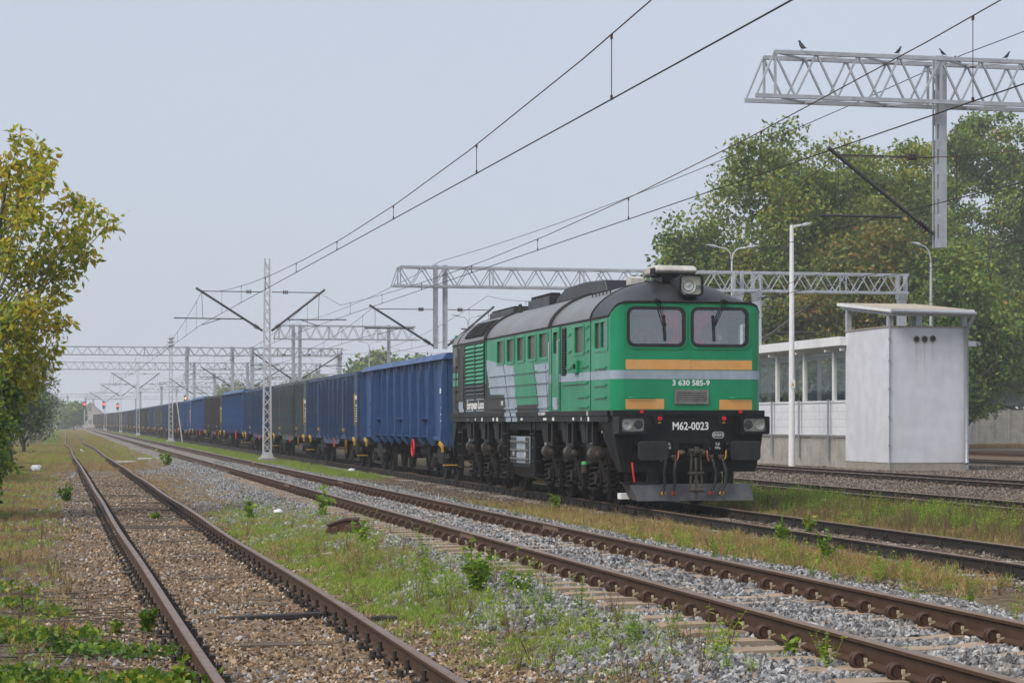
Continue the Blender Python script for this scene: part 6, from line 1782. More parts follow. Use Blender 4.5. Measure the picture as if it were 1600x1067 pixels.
o = mb.build('wire_mesh', M['galv_white'], fn); o['kind'] = 'stuff'

# ------------------------------------------------------------------ foliage
def leaf_mesh(name, cen, nrm_dir, length, width, mat, parent=None, droop=0.0, loc=None, fold=0.25, rg=None):
    """rhombic folded leaves: cen Nx3, random orientation biased by nrm_dir (Nx3 or None)"""
    r = rg or rng
    n = len(cen)
    d = r.normal(size=(n, 3))
    if nrm_dir is not None:
        d = d * 0.8 + nrm_dir
    d[:, 2] -= droop
    d /= np.linalg.norm(d, axis=1)[:, None] + 1e-9
    u = r.normal(size=(n, 3))
    s = np.cross(d, u); s /= np.linalg.norm(s, axis=1)[:, None] + 1e-9
    nn = np.cross(s, d)
    L = (length * r.uniform(0.65, 1.25, n))[:, None]
    W = (width * r.uniform(0.7, 1.2, n))[:, None]
    a = cen
    b = cen + d * L * 0.45 + s * W * 0.5 + nn * W * fold * 0.5
    c = cen + d * L
    e = cen + d * L * 0.45 - s * W * 0.5 + nn * W * fold * 0.5
    v = np.stack([a, b, c, e], 1).reshape(-1, 3).astype(np.float32)
    me_ = bpy.data.meshes.new(name)
    me_.vertices.add(4 * n); me_.vertices.foreach_set('co', v.ravel())
    me_.loops.add(4 * n); me_.loops.foreach_set('vertex_index', np.arange(4 * n, dtype=np.int32))
    me_.polygons.add(n); me_.polygons.foreach_set('loop_start', np.arange(0, 4 * n, 4, dtype=np.int32)); me_.polygons.foreach_set('loop_total', np.full(n, 4, np.int32))
    me_.update(calc_edges=True)
    return link_mesh(name, me_, mat, parent, loc)
def clumps(nc, cx, cy, cz, rx, ry, rz, per, rc, r, shell=0.55):
    d = r.normal(size=(nc, 3)); d /= np.linalg.norm(d, axis=1)[:, None]
    rad = shell + (1 - shell) * r.random(nc) ** 0.7
    c = d * rad[:, None] * np.array([rx, ry, rz]) + np.array([cx, cy, cz])
    c[:, 2] = np.maximum(c[:, 2], 1.2 + r.random(nc) * 1.5)
    sz = rc * r.uniform(0.6, 1.3, nc)
    dd = r.normal(size=(nc, per, 3)); dd /= np.linalg.norm(dd, axis=2)[:, :, None]
    q = c[:, None, :] + dd * (r.random((nc, per, 1)) ** 0.45) * sz[:, None, None] * np.array([1.15, 1.15, 0.75])
    return q.reshape(-1, 3), c

G1 = [(0.0, (0.020, 0.042, 0.014)), (0.35, (0.045, 0.085, 0.022)), (0.7, (0.075, 0.115, 0.030)), (0.92, (0.115, 0.135, 0.035)), (1.0, (0.16, 0.12, 0.035))]
M['leaf_green'] = leafy('dark_green_leaves', [(0.0, (0.036, 0.080, 0.012)), (0.35, (0.105, 0.185, 0.022)), (0.7, (0.19, 0.275, 0.034)), (0.92, (0.31, 0.34, 0.042)), (1.0, (0.40, 0.27, 0.045))])
M['leaf_green2'] = leafy('yellowing_green_leaves', [(0.0, (0.055, 0.095, 0.014)), (0.4, (0.155, 0.225, 0.026)), (0.75, (0.27, 0.32, 0.038)), (1.0, (0.44, 0.33, 0.045))])
M['leaf_rust'] = leafy('browning_chestnut_leaves', [(0.0, (0.05, 0.085, 0.014)), (0.45, (0.13, 0.18, 0.024)), (0.72, (0.23, 0.22, 0.03)), (0.9, (0.33, 0.17, 0.036)), (1.0, (0.30, 0.11, 0.03))])
M['leaf_left'] = leafy('autumn_maple_leaves', [(0.0, (0.085, 0.15, 0.014)), (0.25, (0.22, 0.30, 0.022)), (0.55, (0.46, 0.45, 0.03)), (0.85, (0.66, 0.47, 0.025)), (1.0, (0.44, 0.20, 0.03))], trans=0.45)
M['leaf_vine'] = leafy('vine_leaves', [(0.0, (0.03, 0.07, 0.01)), (0.35, (0.08, 0.165, 0.016)), (0.65, (0.17, 0.28, 0.02)), (0.85, (0.34, 0.36, 0.025)), (0.95, (0.42, 0.26, 0.03)), (1.0, (0.28, 0.04, 0.03))], 0.45, 0.4)
M['leaf_weed'] = leafy('weed_leaves', [(0.0, (0.083, 0.152, 0.016)), (0.5, (0.18, 0.304, 0.021)), (0.85, (0.315, 0.42, 0.026)), (1.0, (0.42, 0.377, 0.039))], 0.5, 0.4)
M['leaf_bush'] = leafy('dark_bush_leaves', [(0.0, (0.032, 0.061, 0.017)), (0.5, (0.072, 0.122, 0.028)), (0.85, (0.136, 0.178, 0.039)), (1.0, (0.224, 0.128, 0.042))])

def limb(mb, p, d, length, r, depth, rg, ends, minr=0.02):
    pts = [Vector(p)]
    dd = Vector(d).normalized()
    for i in range(4):
        dd = (dd + Vector(rg.normal(size=3)) * 0.16 + Vector((0, 0, 0.03))).normalized()
        pts.append(pts[-1] + dd * length / 4)
    mb.tube(pts, r, 6, r * 0.55)
    ends.append(pts[-1])
    if depth > 0:
        for k in range(rg.integers(2, 4)):
            i = rg.integers(2, 5)
            nd = (dd + Vector(rg.normal(size=3)) * 0.6 + Vector((0, 0, 0.25))).normalized()
            limb(mb, pts[i], nd, length * rg.uniform(0.55, 0.8), max(minr, r * 0.5), depth - 1, rg, ends)
def big_tree(x, y, hgt, rx, label, mat, seed, base=3.0, per=150, nc=80, leaf=0.34, rc=1.35, group='trees behind the kiosk and shelter', name='tree', trunk_r=None):
    rg = np.random.default_rng(seed)
    t = empty(name, (x, y, gzf(x, min(y, 1400)) - 0.05), 0, label, 'tree', group)
    mb = MB(); ends = []
    tr = trunk_r or hgt * 0.018
    mb.tube([(0, 0, 0), (rg.normal() * .1, rg.normal() * .1, base * 0.6), (rg.normal() * .25, rg.normal() * .25, base + 0.2 * hgt)], tr * 1.3, 8, tr * 0.8)
    for k in range(7):
        a = 2 * math.pi * k / 7 + rg.normal() * 0.3
        limb(mb, (0, 0, base + rg.uniform(-0.5, 0.15 * hgt)), (math.cos(a), math.sin(a), rg.uniform(0.5, 1.6)), hgt * 0.30, tr * 0.6, 2, rg, ends)
    mb.build('trunk', M['bark'], t)
    cz = base + (hgt - base) / 2
    q, c = clumps(nc, 0, 0, cz, rx - rc * 0.6, rx - rc * 0.6, (hgt - base) / 2 - rc * 0.5, per, rc, rg)
    # branch ends carry foliage too
    e = np.array([v[:] for v in ends])
    e = e[(e[:, 2] < hgt) & (np.hypot(e[:, 0], e[:, 1]) < rx * 1.1)]
    if len(e):
        dd = rg.normal(size=(len(e), per // 3, 3)) * 0.5
        q = np.concatenate([q, (e[:, None, :] + dd).reshape(-1, 3)])
    leaf_mesh('crown', q, None, leaf, leaf * 0.62, mat, t, 0.25, rg=rg)
    return t
BT = [(37.9, 120, 15.0, 4.0, 'leaf_green', 'green tree rising just right of the locomotive cab, leftmost of the row'),
      (42.0, 118, 20.3, 5.2, 'leaf_green2', 'tall green tree behind the white lamp post'),
      (46.8, 120, 20.2, 5.2, 'leaf_green2', 'green tree behind the upper part of the nearest gantry arm'),
      (45.4, 109, 14.6, 4.2, 'leaf_rust', 'browning tree with rust coloured leaves in front of the taller green ones'),
      (51.2, 122, 21.0, 5.4, 'leaf_green2', 'green tree directly behind the gantry drop post'),
      (70.0, 149, 27.5, 6.6, 'leaf_green', 'tallest green tree at the right behind the concrete panel wall'),
      (78.0, 147, 27.0, 7.0, 'leaf_green2', 'green tree at the right edge of the picture'),
      (40.6, 109, 9.8, 3.8, 'leaf_rust', 'low rusty brown tree behind the glass shelter'),
      (48.6, 106, 12.5, 4.2, 'leaf_green', 'lower green tree right behind the kiosk roof'),
      (66.5, 146, 16.5, 6.4, 'leaf_green2', 'lower green tree right of the kiosk above the concrete wall'),
      (60.0, 141, 20.0, 5.6, 'leaf_green', 'green tree filling the gap right of the gantry drop post'),
      (76.0, 150, 14.5, 6.0, 'leaf_green', 'lower green tree above the black shed roof at the right edge'),
      (86.5, 150, 25.5, 7.0, 'leaf_green', 'green tree beyond the right edge, its left side in view')]
for i, (x_, y_, h_, r_, m_, lab) in enumerate(BT):
    big_tree(x_, y_, h_, r_, lab, M[m_], 300 + i, base=1.0 if h_ < 13.2 or y_ > 140 else 2.6, per=170, nc=int(26 * r_ * r_ / 8 + h_ * 2.5), leaf=0.31 if y_ < 130 else 0.36, rc=1.25)
for i, (x_, y_, h_, r_, lab) in enumerate(((46, 300, 12.5, 6, 'hazy tree right of the lamp posts behind the wagons'), (55, 330, 13.5, 7, 'hazy tree behind the second gantry over the wagons'), (36, 420, 10.5, 6, 'faint tree above the middle wagons'),
                                         (62, 290, 11.5, 6, 'hazy round tree just left of the locomotive roof'), (50, 420, 12, 7, 'faint broad tree behind the double-arm lamp posts'))):
    big_tree(x_, y_, h_, r_, lab, M['leaf_green'], 400 + i, per=60, nc=60, leaf=0.8, rc=1.8, group='hazy trees behind the train')
for i, (x_, y_, h_, r_, m_, lab) in enumerate(((-2.2, 205, 8.6, 1.9, 'leaf_bush', 'slim hazy tree standing behind the left hedge'), (-2.6, 185, 4.0, 1.6, 'leaf_bush', 'round bush at the left beside the end of the siding'),
                                               (-2.1, 118, 3.9, 1.0, 'leaf_bush', 'dark vine covered stump bush left of the siding'), (2.6, 470, 6.6, 2.8, 'leaf_green', 'small hazy tree beside the far signals'),
                                               (-3.5, 560, 9.5, 6, 'leaf_green', 'faint tree mass at the far left in the fog'), (-4.2, 150, 6.0, 2.0, 'leaf_green2', 'yellow green bush behind the left hedge'), (0.6, 520, 3.2, 2.6, 'leaf_green', 'low hazy shrub by the end of the siding'))):
    big_tree(x_, y_, h_, r_, lab, M[m_], 500 + i, base=0.8, per=110, nc=46, leaf=0.22 if y_ < 220 else 0.7, rc=0.6 if y_ < 220 else 1.3, group='trees and bushes along the left side', trunk_r=0.09)

# -- the autumn tree at the left edge
lt = empty('maple_tree', (-1.75, 39.6, -0.14), 0, 'young autumn maple with yellow and olive leaves at the left edge', 'tree')
rg = np.random.default_rng(42)
def PXZ(px, py):
    return ((px - 97) * 0.01178 + 1.75, 1.63 + (659 - py) * 0.01206 + 0.14)
tips = [(60, 218), (76, 232), (34, 214), (48, 255), (70, 285), (72, 262), (116, 302), (150, 328), (176, 344), (124, 312), (120, 366), (140, 398), (112, 418), (128, 356), (60, 330), (86, 358), (96, 455), (100, 498), (88, 535), (62, 478), (30, 420), (22, 300), (8, 252), (72, 565), (50, 552), (20, 520),
        (88, 415), (60, 420), (40, 470), (78, 505), (55, 520), (30, 560), (10, 600), (45, 590), (5, 470), (10, 380), (35, 350), (-30, 230), (-60, 300), (-90, 380), (-110, 460), (-40, 420), (-70, 520), (-30, 560), (-80, 600), (0, 330), (-20, 480)]
tb = MB()
cen, dirs = [], []
trunk_pts = [Vector((0, 0, 0)), Vector((0.15, 0.05, 1.5)), Vector((0.30, 0.0, 3.0)), Vector((0.42, 0.1, 4.4)), Vector((0.66, 0.05, 5.8)), Vector((0.78, 0, 6.6))]
tb.tube(trunk_pts, 0.085, 7, 0.025)
t2p = [Vector((0.1, 0.05, 0.6)), Vector((-0.2, 0.4, 2.5)), Vector((-0.5, 0.5, 4.5)), Vector((-0.6, 0.4, 6.2))]
tb.tube(t2p, 0.07, 7, 0.02)
for (px, py) in tips:
    X_, Z_ = PXZ(px, py)
    end = Vector((X_, rg.uniform(-1.0, 1.0), Z_))
    base_z = max(0.8, Z_ - rg.uniform(1.0, 2.2) - 0.45 * abs(X_ - 0.4))
    src = trunk_pts if px > -10 else t2p
    best = min((a.lerp(b, u) for a, b in zip(src[:-1], src[1:]) for u in (0, .25, .5, .75)), key=lambda q_: abs(q_.z - base_z))
    m1 = best.lerp(end, 0.5) + Vector((0, 0, -0.10)) + Vector(rg.normal(size=3)) * 0.05
    pts = [best, best.lerp(m1, 0.5), m1, m1.lerp(end, 0.5) + Vector(rg.normal(size=3)) * 0.03, end]
    tb.tube(pts, 0.022, 5, 0.006)
    nb_ = 6
    bun = [rg.uniform(0.45, 1.0) for _ in range(nb_)] + [1.0, 0.97]
    for k in range(165):
        u = min(1.0, bun[k % len(bun)] + rg.normal() * 0.02)
        s = u * 4
        i = min(3, int(s))
        p = pts[i].lerp(pts[i + 1], s - i)
        sp = 0.078 + 0.05 * (1 - u) + 0.03 * rg.random()
        cen.append((p.x + rg.normal() * sp, p.y + rg.normal() * sp, p.z + rg.normal() * sp * 0.8))
        o_ = np.array(cen[-1]) - np.array(p[:])
        dirs.append(o_ / (np.linalg.norm(o_) + 1e-6) * 1.0)
tb.build('trunk', M['twig'], lt)
leaf_mesh('crown', np.array(cen), np.array(dirs), 0.15, 0.078, M['leaf_left'], lt, 0.75, rg=rg)

# -- vine hedge under it
def vine_mass(name, label, boxes, n, leaf, mat, seed, cat='hedge'):
    rg = np.random.default_rng(seed)
    t = empty(name, (boxes[0][0], boxes[0][1], gzf(boxes[0][0], boxes[0][1])), 0, label, cat)
    q = []
    mb = MB()
    for (x, y, z, rx, ry, rz) in boxes:
        d = rg.normal(size=(n, 3)); d /= np.linalg.norm(d, axis=1)[:, None]
        k = rg.uniform(0.7, 1.05, (n, 1)) * (1 + 0.25 * np.sin(d[:, :1] * 7 + d[:, 2:] * 9))
        q.append(d * k * np.array([rx, ry, rz]) + np.array([x - boxes[0][0], y - boxes[0][1], z]))
        mb.tube([(x - boxes[0][0], y - boxes[0][1], -0.1), (x - boxes[0][0] + rg.normal() * .1, y - boxes[0][1] + rg.normal() * .1, z + rz * 0.6)], 0.05, 5, 0.02)
    q = np.concatenate(q)
    q = q[q[:, 2] > 0.02]
    mb.build('stem', M['bark'], t)
    leaf_mesh('foliage', q, None, leaf, leaf * 0.7, mat, t, 0.6, rg=rg)
vine_mass('vine_hedge', 'green vine hedge hanging to the ground at the left edge', [(-1.35, 38.0, 1.5, 0.50, 0.6, 0.95), (-1.55, 38.2, 0.7, 0.40, 0.6, 0.75), (-1.9, 38.8, 1.9, 0.7, 0.8, 1.2), (-2.2, 39, 0.7, 0.6, 0.8, 0.8), (-1.25, 39.2, 2.15, 0.45, 0.5, 0.6)], 1500, 0.12, M['leaf_vine'], 61)
vine_mass('vine_hedge', 'dark green vine hedge behind the left one, along the verge', [(-2.0, 62, 0.9, 0.45, 2.0, 1.0), (-2.4, 66, 1.2, 0.7, 2.2, 1.3), (-2.3, 75, 1.2, 0.6, 2.5, 1.5), (-2.8, 84, 1.5, 0.8, 2.5, 1.8)], 1300, 0.17, M['leaf_bush'], 62)

# ------------------------------------------------------------------ grass and weeds
def blade_tuft(k, n, h, spread, lean):
    r = np.random.default_rng(900 + k)
    mb = MB()
    for i in range(n):
        a = r.uniform(0, 2 * math.pi); rr = spread * r.random() ** 0.5
        bx, by = rr * math.cos(a), rr * math.sin(a)
        hh = h * r.uniform(0.5, 1.2); w_ = 0.0045 * r.uniform(0.7, 1.4) * (h / 0.16) ** 0.5
        dx, dy = r.normal() * lean, r.normal() * lean
        b2 = r.uniform(0, math.pi)
        wx, wy = w_ * math.cos(b2), w_ * math.sin(b2)
        mb.add([(bx - wx, by - wy, 0), (bx + wx, by + wy, 0), (bx + dx * .4 + wx * .8, by + dy * .4 + wy * .8, hh * 0.55), (bx + dx * .4 - wx * .8, by + dy * .4 - wy * .8, hh * .55), (bx + dx * 1.1, by + dy * 1.1, hh)], [(0, 1, 2, 3), (3, 2, 4)])
    return mb.mesh('tuft')
def grassmat(name, stops):
    m, nt, N, L, b = new_mat(name)
    oi = N.new('ShaderNodeObjectInfo')
    g = N.new('ShaderNodeNewGeometry')
    k = mth(nt, 'ADD', mth(nt, 'MULTIPLY', oi.outputs['Random'], 0.6), mth(nt, 'MULTIPLY', g.outputs['Random Per Island'], 0.4))
    c = ramp(nt, k, stops)
    L.new(c, b.inputs['Base Color'])
    b.inputs['Roughness'].default_value = 0.6
    t = N.new('ShaderNodeBsdfTranslucent'); L.new(c, t.inputs[0])
    mx = N.new('ShaderNodeMixShader'); mx.inputs[0].default_value = 0.35
    L.new(b.outputs[0], mx.inputs[1]); L.new(t.outputs[0], mx.inputs[2]); L.new(mx.outputs[0], N['Material Output'].inputs[0])
    return m
M['grass_green'] = grassmat('green_grass', [(0.0, (0.13, 0.23, 0.022)), (0.5, (0.23, 0.35, 0.036)), (0.8, (0.33, 0.41, 0.055)), (1.0, (0.44, 0.36, 0.10))])
M['grass_dry'] = grassmat('dry_straw_grass', [(0.0, (0.213, 0.156, 0.05)), (0.4, (0.338, 0.228, 0.083)), (0.75, (0.45, 0.312, 0.121)), (1.0, (0.25, 0.132, 0.055))])
M['stalk'] = grassmat('dead_brown_stalks', [(0.0, (0.16, 0.10, 0.05)), (0.5, (0.24, 0.16, 0.08)), (1.0, (0.34, 0.26, 0.14))])
M['weed_inst'] = grassmat('roadside_weed_leaves', [(0.0, (0.10, 0.19, 0.02)), (0.5, (0.22, 0.35, 0.028)), (0.8, (0.34, 0.45, 0.035)), (1.0, (0.44, 0.38, 0.06))])
sh_gr = shape_collection('green_tuft', [blade_tuft(k, 14, 0.065, 0.05, 0.035) for k in range(5)], M['grass_green'])
sh_dry = shape_collection('dry_tuft', [blade_tuft(k + 10, 14, 0.085, 0.06, 0.05) for k in range(5)], M['grass_dry'])
def weed_mesh(k, h=0.4, nst=5, nl=26, leaf=0.05):
    r = np.random.default_rng(700 + k)
    v, f = [], []
    mb = MB()
    for s in range(nst):
        dx, dy = r.normal() * 0.25 * h, r.normal() * 0.25 * h
        hh = h * r.uniform(0.6, 1.1)
        mb.tube([(dx * .1, dy * .1, 0), (dx * .5, dy * .5, hh * .5), (dx, dy, hh)], 0.004, 3, 0.002, caps=False)
        for i in range(nl // nst + 1):
            u = r.uniform(0.15, 1.0)
            c = np.array([dx * u, dy * u, hh * u])
            a = r.uniform(0, 2 * math.pi); up = r.uniform(-0.2, 0.7)
            d = np.array([math.cos(a), math.sin(a), up]); d /= np.linalg.norm(d)
            sd = np.array([-math.sin(a), math.cos(a), r.normal() * .3])
            l = leaf * r.uniform(0.6, 1.3) * (1.2 - 0.4 * u)
            mb.add([c, c + d * l * .5 + sd * l * .27, c + d * l - np.array([0, 0, l * .15]), c + d * l * .5 - sd * l * .27], [(0, 1, 2, 3)])
    return mb.mesh('weed')
sh_weed = shape_collection('weed', [weed_mesh(k, 0.42, 6, 60, 0.06) for k in range(6)], M['weed_inst'])
def place_tufts(name, x, y, s0, s1, coll, nvar, label, zoff=-0.005):
    n = len(x)
    s = rng.uniform(s0, s1, n)
    rot = np.zeros((n, 3)); rot[:, 2] = rng.uniform(0, 6.28, n); rot[:, :2] = rng.normal(size=(n, 2)) * 0.08
    scatter(name, np.stack([x, y, gz(x, y) + zoff], 1), rot, np.stack([s, s, s * rng.uniform(0.8, 1.3, n)], 1), coll, nvar, label)
def patch(x, y, cx, cy, rx, ry):
    return np.exp(-(((x - cx) / rx) ** 2 + ((y - cy) / ry) ** 2))
# verge between siding and middle track
x, y = rand_pts(52000, 2.4, 5.0, 12, 70, 1.3)
dn = 0.95 * patch(x, y, 3.45, 21.5, 0.62, 4.2) + 0.9 * patch(x, y, 3.45, 30, 0.75, 5.5) + 0.6 * patch(x, y, 3.4, 37, 0.5, 4) + 0.45 * patch(x, y, 3.9, 15.2, 0.5, 1.2)
dn *= np.clip(1.9 * vnoise(x, y, 4.0, 3) * vnoise(x, y, 9.0, 13) + 0.2, 0, 1) * 1.0
k = rng.random(len(x)) < dn
place_tufts('verge_grass', x[k], y[k], 0.55, 1.25, sh_gr, 5, 'short green grass between the siding and the middle track')
x, y = rand_pts(26000, 2.4, 4.8, 13, 70, 1.2)
dn = 0.6 * patch(x, y, 3.75, 25.2, 0.45, 2.5) + 0.2 * patch(x, y, 3.5, 31, 0.8, 6) + 0.35 * patch(x, y, 2.95, 60, 0.8, 16)
k = rng.random(len(x)) < dn * np.clip(vnoise(x, y, 3.0, 9) * 1.3, 0, 1)
place_tufts('verge_dry_grass', x[k], y[k], 0.6, 1.25, sh_dry, 5, 'dry straw grass between the siding and the middle track')
# left verge
x, y = rand_pts(42000, -3.5, 0.9, 13, 150, 1.1)
dn = np.clip((0.15 - x) / 0.6, 0, 1) * np.clip(vnoise(x, y, 1.6, 5) * 1.5 - 0.35, 0, 1)
k = rng.random(len(x)) < dn * np.where(y < 24, 0.5, 0.8) * np.clip(vnoise(x, y, 6, 2) * 1.5, 0, 1)
place_tufts('left_verge_grass', x[k], y[k], 0.6, 1.5, sh_gr, 5, 'green grass on the left verge below the trees')
x, y = rand_pts(42000, -3.5, 0.9, 16, 160, 1.1)
k = rng.random(len(x)) < np.clip((0.35 - x) / 0.7, 0, 1) * np.clip(1.2 - vnoise(x, y, 1.6, 5) * 1.5, 0.0, 0.6) * np.where(y < 26, 0.35, 0.7) * np.clip(vnoise(x, y, 5, 7) * 1.4, 0, 1)
place_tufts('left_verge_dry_grass', x[k], y[k], 0.6, 1.6, sh_dry, 5, 'dry grass on the left verge below the trees')
# strip between middle track and train track
x, y = rand_pts(60000, 7.9, 10.6, 19, 60, 1.15)
dn = (0.95 * patch(x, y, 9.2, 31.5, 0.75, 6.5) + 0.5 * patch(x, y, 9.5, 24, 0.6, 3.0)) * np.clip(1.6 * vnoise(x, y, 2.5, 8) * vnoise(x, y, 7, 3) + .1, 0, 1)
k = rng.random(len(x)) < dn * 0.8
place_tufts('strip_dry_grass', x[k], y[k], 0.8, 1.7, sh_dry, 5, 'dry straw coloured grass strip in front of the locomotive')
k2 = (rng.random(len(x)) < dn * 0.35) & ~k
place_tufts('strip_green_grass', x[k2], y[k2], 0.8, 1.7, sh_gr, 5, 'green grass in the strip in front of the locomotive')
# far strip along the wagons
x, y = rand_pts(40000, 7.8, 10.2, 62, 330, 1.4)
k = rng.random(len(x)) < 0.45 * vnoise(x, y, 0.5, 2)
place_tufts('wagon_strip_grass', x[k], y[k], 0.9, 1.8, sh_gr, 5, 'grass strip between the middle track and the wagons')
x, y = rand_pts(26000, -0.2, 4.0, 75, 420, 1.3)
k = (rng.random(len(x)) < 0.22 + 0.35 * (y > 170)) & (np.abs(np.abs(x - t1x(y)) - 0.75) > 0.12)
place_tufts('siding_far_grass', x[k], y[k], 0.8, 1.7, sh_dry, 5, 'dry grass overgrowing the far part of the siding')
x, y = rand_pts(22000, -1.5, 4.0, 90, 460, 1.3)
k = (rng.random(len(x)) < 0.4) & (np.abs(np.abs(x - t1x(y)) - 0.75) > 0.12)
place_tufts('siding_far_green_grass', x[k], y[k], 0.8, 1.8, sh_gr, 5, 'green grass overgrowing the far part of the siding')
# weeds behind the train track
x, y = rand_pts(26000, 12.7, 16.9, 25, 62, 1.0)
dn = 1.0 * patch(x, y, 14.9, 43, 1.5, 8.5) + 0.75 * patch(x, y, 15.2, 32.5, 1.1, 4.0)
k = rng.random(len(x)) < dn * np.clip(2.0 * vnoise(x, y, 1.2, 4) * vnoise(x, y, 3.1, 8) + 0.05, 0, 1) * 0.7
place_tufts('weed_bed', x[k], y[k], 0.3, 0.78, sh_weed, 6, 'tall green weeds growing behind the locomotive track')
x, y = rand_pts(52000, 12.6, 16.9, 25, 62, 1.0)
k = rng.random(len(x)) < 0.55 * np.clip(1.5 * vnoise(x, y, 1.7, 14), 0.05, 1)
place_tufts('weed_bed_grass', x[k], y[k], 0.8, 1.6, sh_gr, 5, 'green grass among the weeds behind the locomotive track')
x, y = rand_pts(20000, 12.6, 16.9, 25, 55, 1.0)
k = rng.random(len(x)) < 0.55 * np.clip(1.5 * vnoise(x, y, 1.9, 24), 0.05, 1)
place_tufts('weed_bed_dry_grass', x[k], y[k], 0.9, 1.9, sh_dry, 5, 'dry grass among the weeds behind the locomotive track')
x, y = rand_pts(9000, 50, 72, 124, 133, 1.0)
place_tufts('wall_foot_grass', x, y, 1.5, 3.0, sh_dry, 5, 'reddish dry grass at the foot of the concrete panel wall')
# thin weeds scattered over the ballast bottom right and verge
x, y = rand_pts(1500, 3.2, 9.8, 12.3, 34, 1.1)
dn = 0.5 * patch(x, y, 4.5, 14.0, 0.7, 1.7) + 0.22 * patch(x, y, 3.7, 20, 0.6, 5) + 0.10 + 0.35 * patch(x, y, 9.0, 24, 0.8, 4)
k = (rng.random(len(x)) < dn) & ~((x > 4.5) & (x < 7.2) & (y > 13))
place_tufts('scattered_weeds', x[k], y[k], 0.3, 0.8, sh_weed, 6, 'small weeds scattered over the ballast edge')

sh_stalk = shape_collection('dead_stalk', [weed_mesh(k + 40, 0.30, 7, 26, 0.022) for k in range(5)], M['stalk'])
x, y = rand_pts(9000, -0.9, 10.4, 12.3, 45, 1.1)
dn = 0.35 * patch(x, y, 3.6, 22, 0.7, 8) + 0.5 * patch(x, y, 9.2, 28, 0.9, 8) + 0.35 * patch(x, y, -0.3, 22, 0.6, 9) + 0.25 * patch(x, y, 4.3, 14.3, 0.6, 1.6)
k = rng.random(len(x)) < dn * np.clip(1.6 * vnoise(x, y, 3.3, 6), 0, 1)
place_tufts('dead_stalks', x[k], y[k], 0.3, 0.9, sh_stalk, 5, 'dead brown weed stalks among the trackside grass')
x, y = rand_pts(2200, 12.6, 16.4, 25, 60, 1.0)
place_tufts('weed_bed_stalks', x, y, 0.5, 1.3, sh_stalk, 5, 'dead brown stalks among the weeds behind the locomotive track')

# creeping vines on the ground at lower left
rg = np.random.default_rng(77)
cen = []
runs = [((-0.6, 20.5), (0.0, 19.0), 240), ((-0.7, 18.4), (0.25, 17.0), 420), ((-0.65, 17.2), (0.55, 15.6), 520), ((-0.2, 15.9), (0.9, 15.5), 300), ((-0.6, 14.8), (0.7, 13.6), 700), ((-0.5, 13.6), (0.3, 12.9), 700), ((0.35, 14.2), (0.95, 13.7), 260), ((-0.9, 23), (-0.3, 21.5), 160), ((-0.9, 15.5), (-0.3, 13.5), 900)]
for (a, b, n) in runs:
    u = rg.random(n)
    x = a[0] + (b[0] - a[0]) * u + rg.normal(size=n) * 0.06 + 0.05 * np.sin(u * 9)
    y = a[1] + (b[1] - a[1]) * u + rg.normal(size=n) * 0.16
    cen.append(np.stack([x, y, gz(x, y) + 0.02 + 0.07 * rg.random(n)], 1))
cen = np.concatenate(cen)
o = leaf_mesh('creeping_vine', cen, np.tile(np.array([[0.0, -0.7, 0.15]]), (len(cen), 1)), 0.062, 0.045, M['leaf_vine'], None, 0.15, rg=rg)
o['kind'] = 'stuff'; o['label'] = 'bright green creeping vine spreading over the ground at lower left'
mb = MB()
for i in range(60):
    x0_, y0_ = rg.uniform(-0.9, 0.5), rg.uniform(13, 22)
    pts = []
    a = rg.normal() * 0.4
    for j in range(6):
        xx, yy = x0_ + j * 0.16, y0_ + j * 0.12 * a - j * 0.05
        pts.append((xx, yy, gzf(xx, yy) + 0.012 + 0.02 * rg.random()))
    mb.tube(pts, 0.006, 4, 0.004)
o = mb.build('vine_runners', M['bark']); o['kind'] = 'stuff'; o['label'] = 'dead brown vine runners trailing over the ground at lower left'

# single plants one can point at
def plant(name, x, y, label, h, nst, nl, leaf, mat, seed, z=None):
    rg = np.random.default_rng(seed)
    t = empty(name, (x, y, gzf(x, y) if z is None else z), rg.uniform(0, 6), label, 'plant')
    mb = MB(); c, d = [], []
    for s in range(nst):
        dx, dy = rg.normal() * 0.22 * h, rg.normal() * 0.22 * h
        hh = h * rg.uniform(0.55, 1.05)
        P = [Vector((dx * .05, dy * .05, 0)), Vector((dx * .5, dy * .5, hh * .5)), Vector((dx, dy, hh))]
        mb.tube(P, 0.006, 4, 0.003)
        for i in range(nl // nst):
            u = rg.uniform(0.12, 1.02)
            p = P[0].lerp(P[1], u * 2) if u < .5 else P[1].lerp(P[2], u * 2 - 1)
            a = rg.uniform(0, 6.28)
            c.append(p[:]); d.append((math.cos(a) * 1.4, math.sin(a) * 1.4, 0.3))
    mb.build('stem', M['leaf_weed'], t)
    leaf_mesh('leaves', np.array(c), np.array(d), leaf, leaf * 0.62, mat, t, 0.1, rg=rg)
plant('leafy_weed', 3.90, 19.3, 'largest leafy green weed on the verge left of the middle track', 0.34, 9, 200, 0.075, M['leaf_weed'], 1)
plant('leafy_weed', 4.02, 20.2, 'tall thin sapling rising behind the largest leafy weed', 0.48, 3, 60, 0.075, M['leaf_weed'], 2)
plant('leafy_weed', 4.25, 19.0, 'small pale green sapling right of the largest leafy weed', 0.26, 2, 30, 0.075, M['leaf_weed'], 3)
plant('leafy_weed', 4.30, 34.6, 'leafy weed behind the rusty iron lump', 0.50, 4, 80, 0.11, M['leaf_weed'], 4)
plant('leafy_weed', 3.30, 37.0, 'leafy weed beside the siding at the ballast edge', 0.40, 4, 60, 0.11, M['leaf_weed'], 5)
plant('leafy_weed', 3.95, 27.2, 'yellow green weed just in front of the rusty iron lump', 0.36, 4, 70, 0.08, M['leaf_weed'], 6)
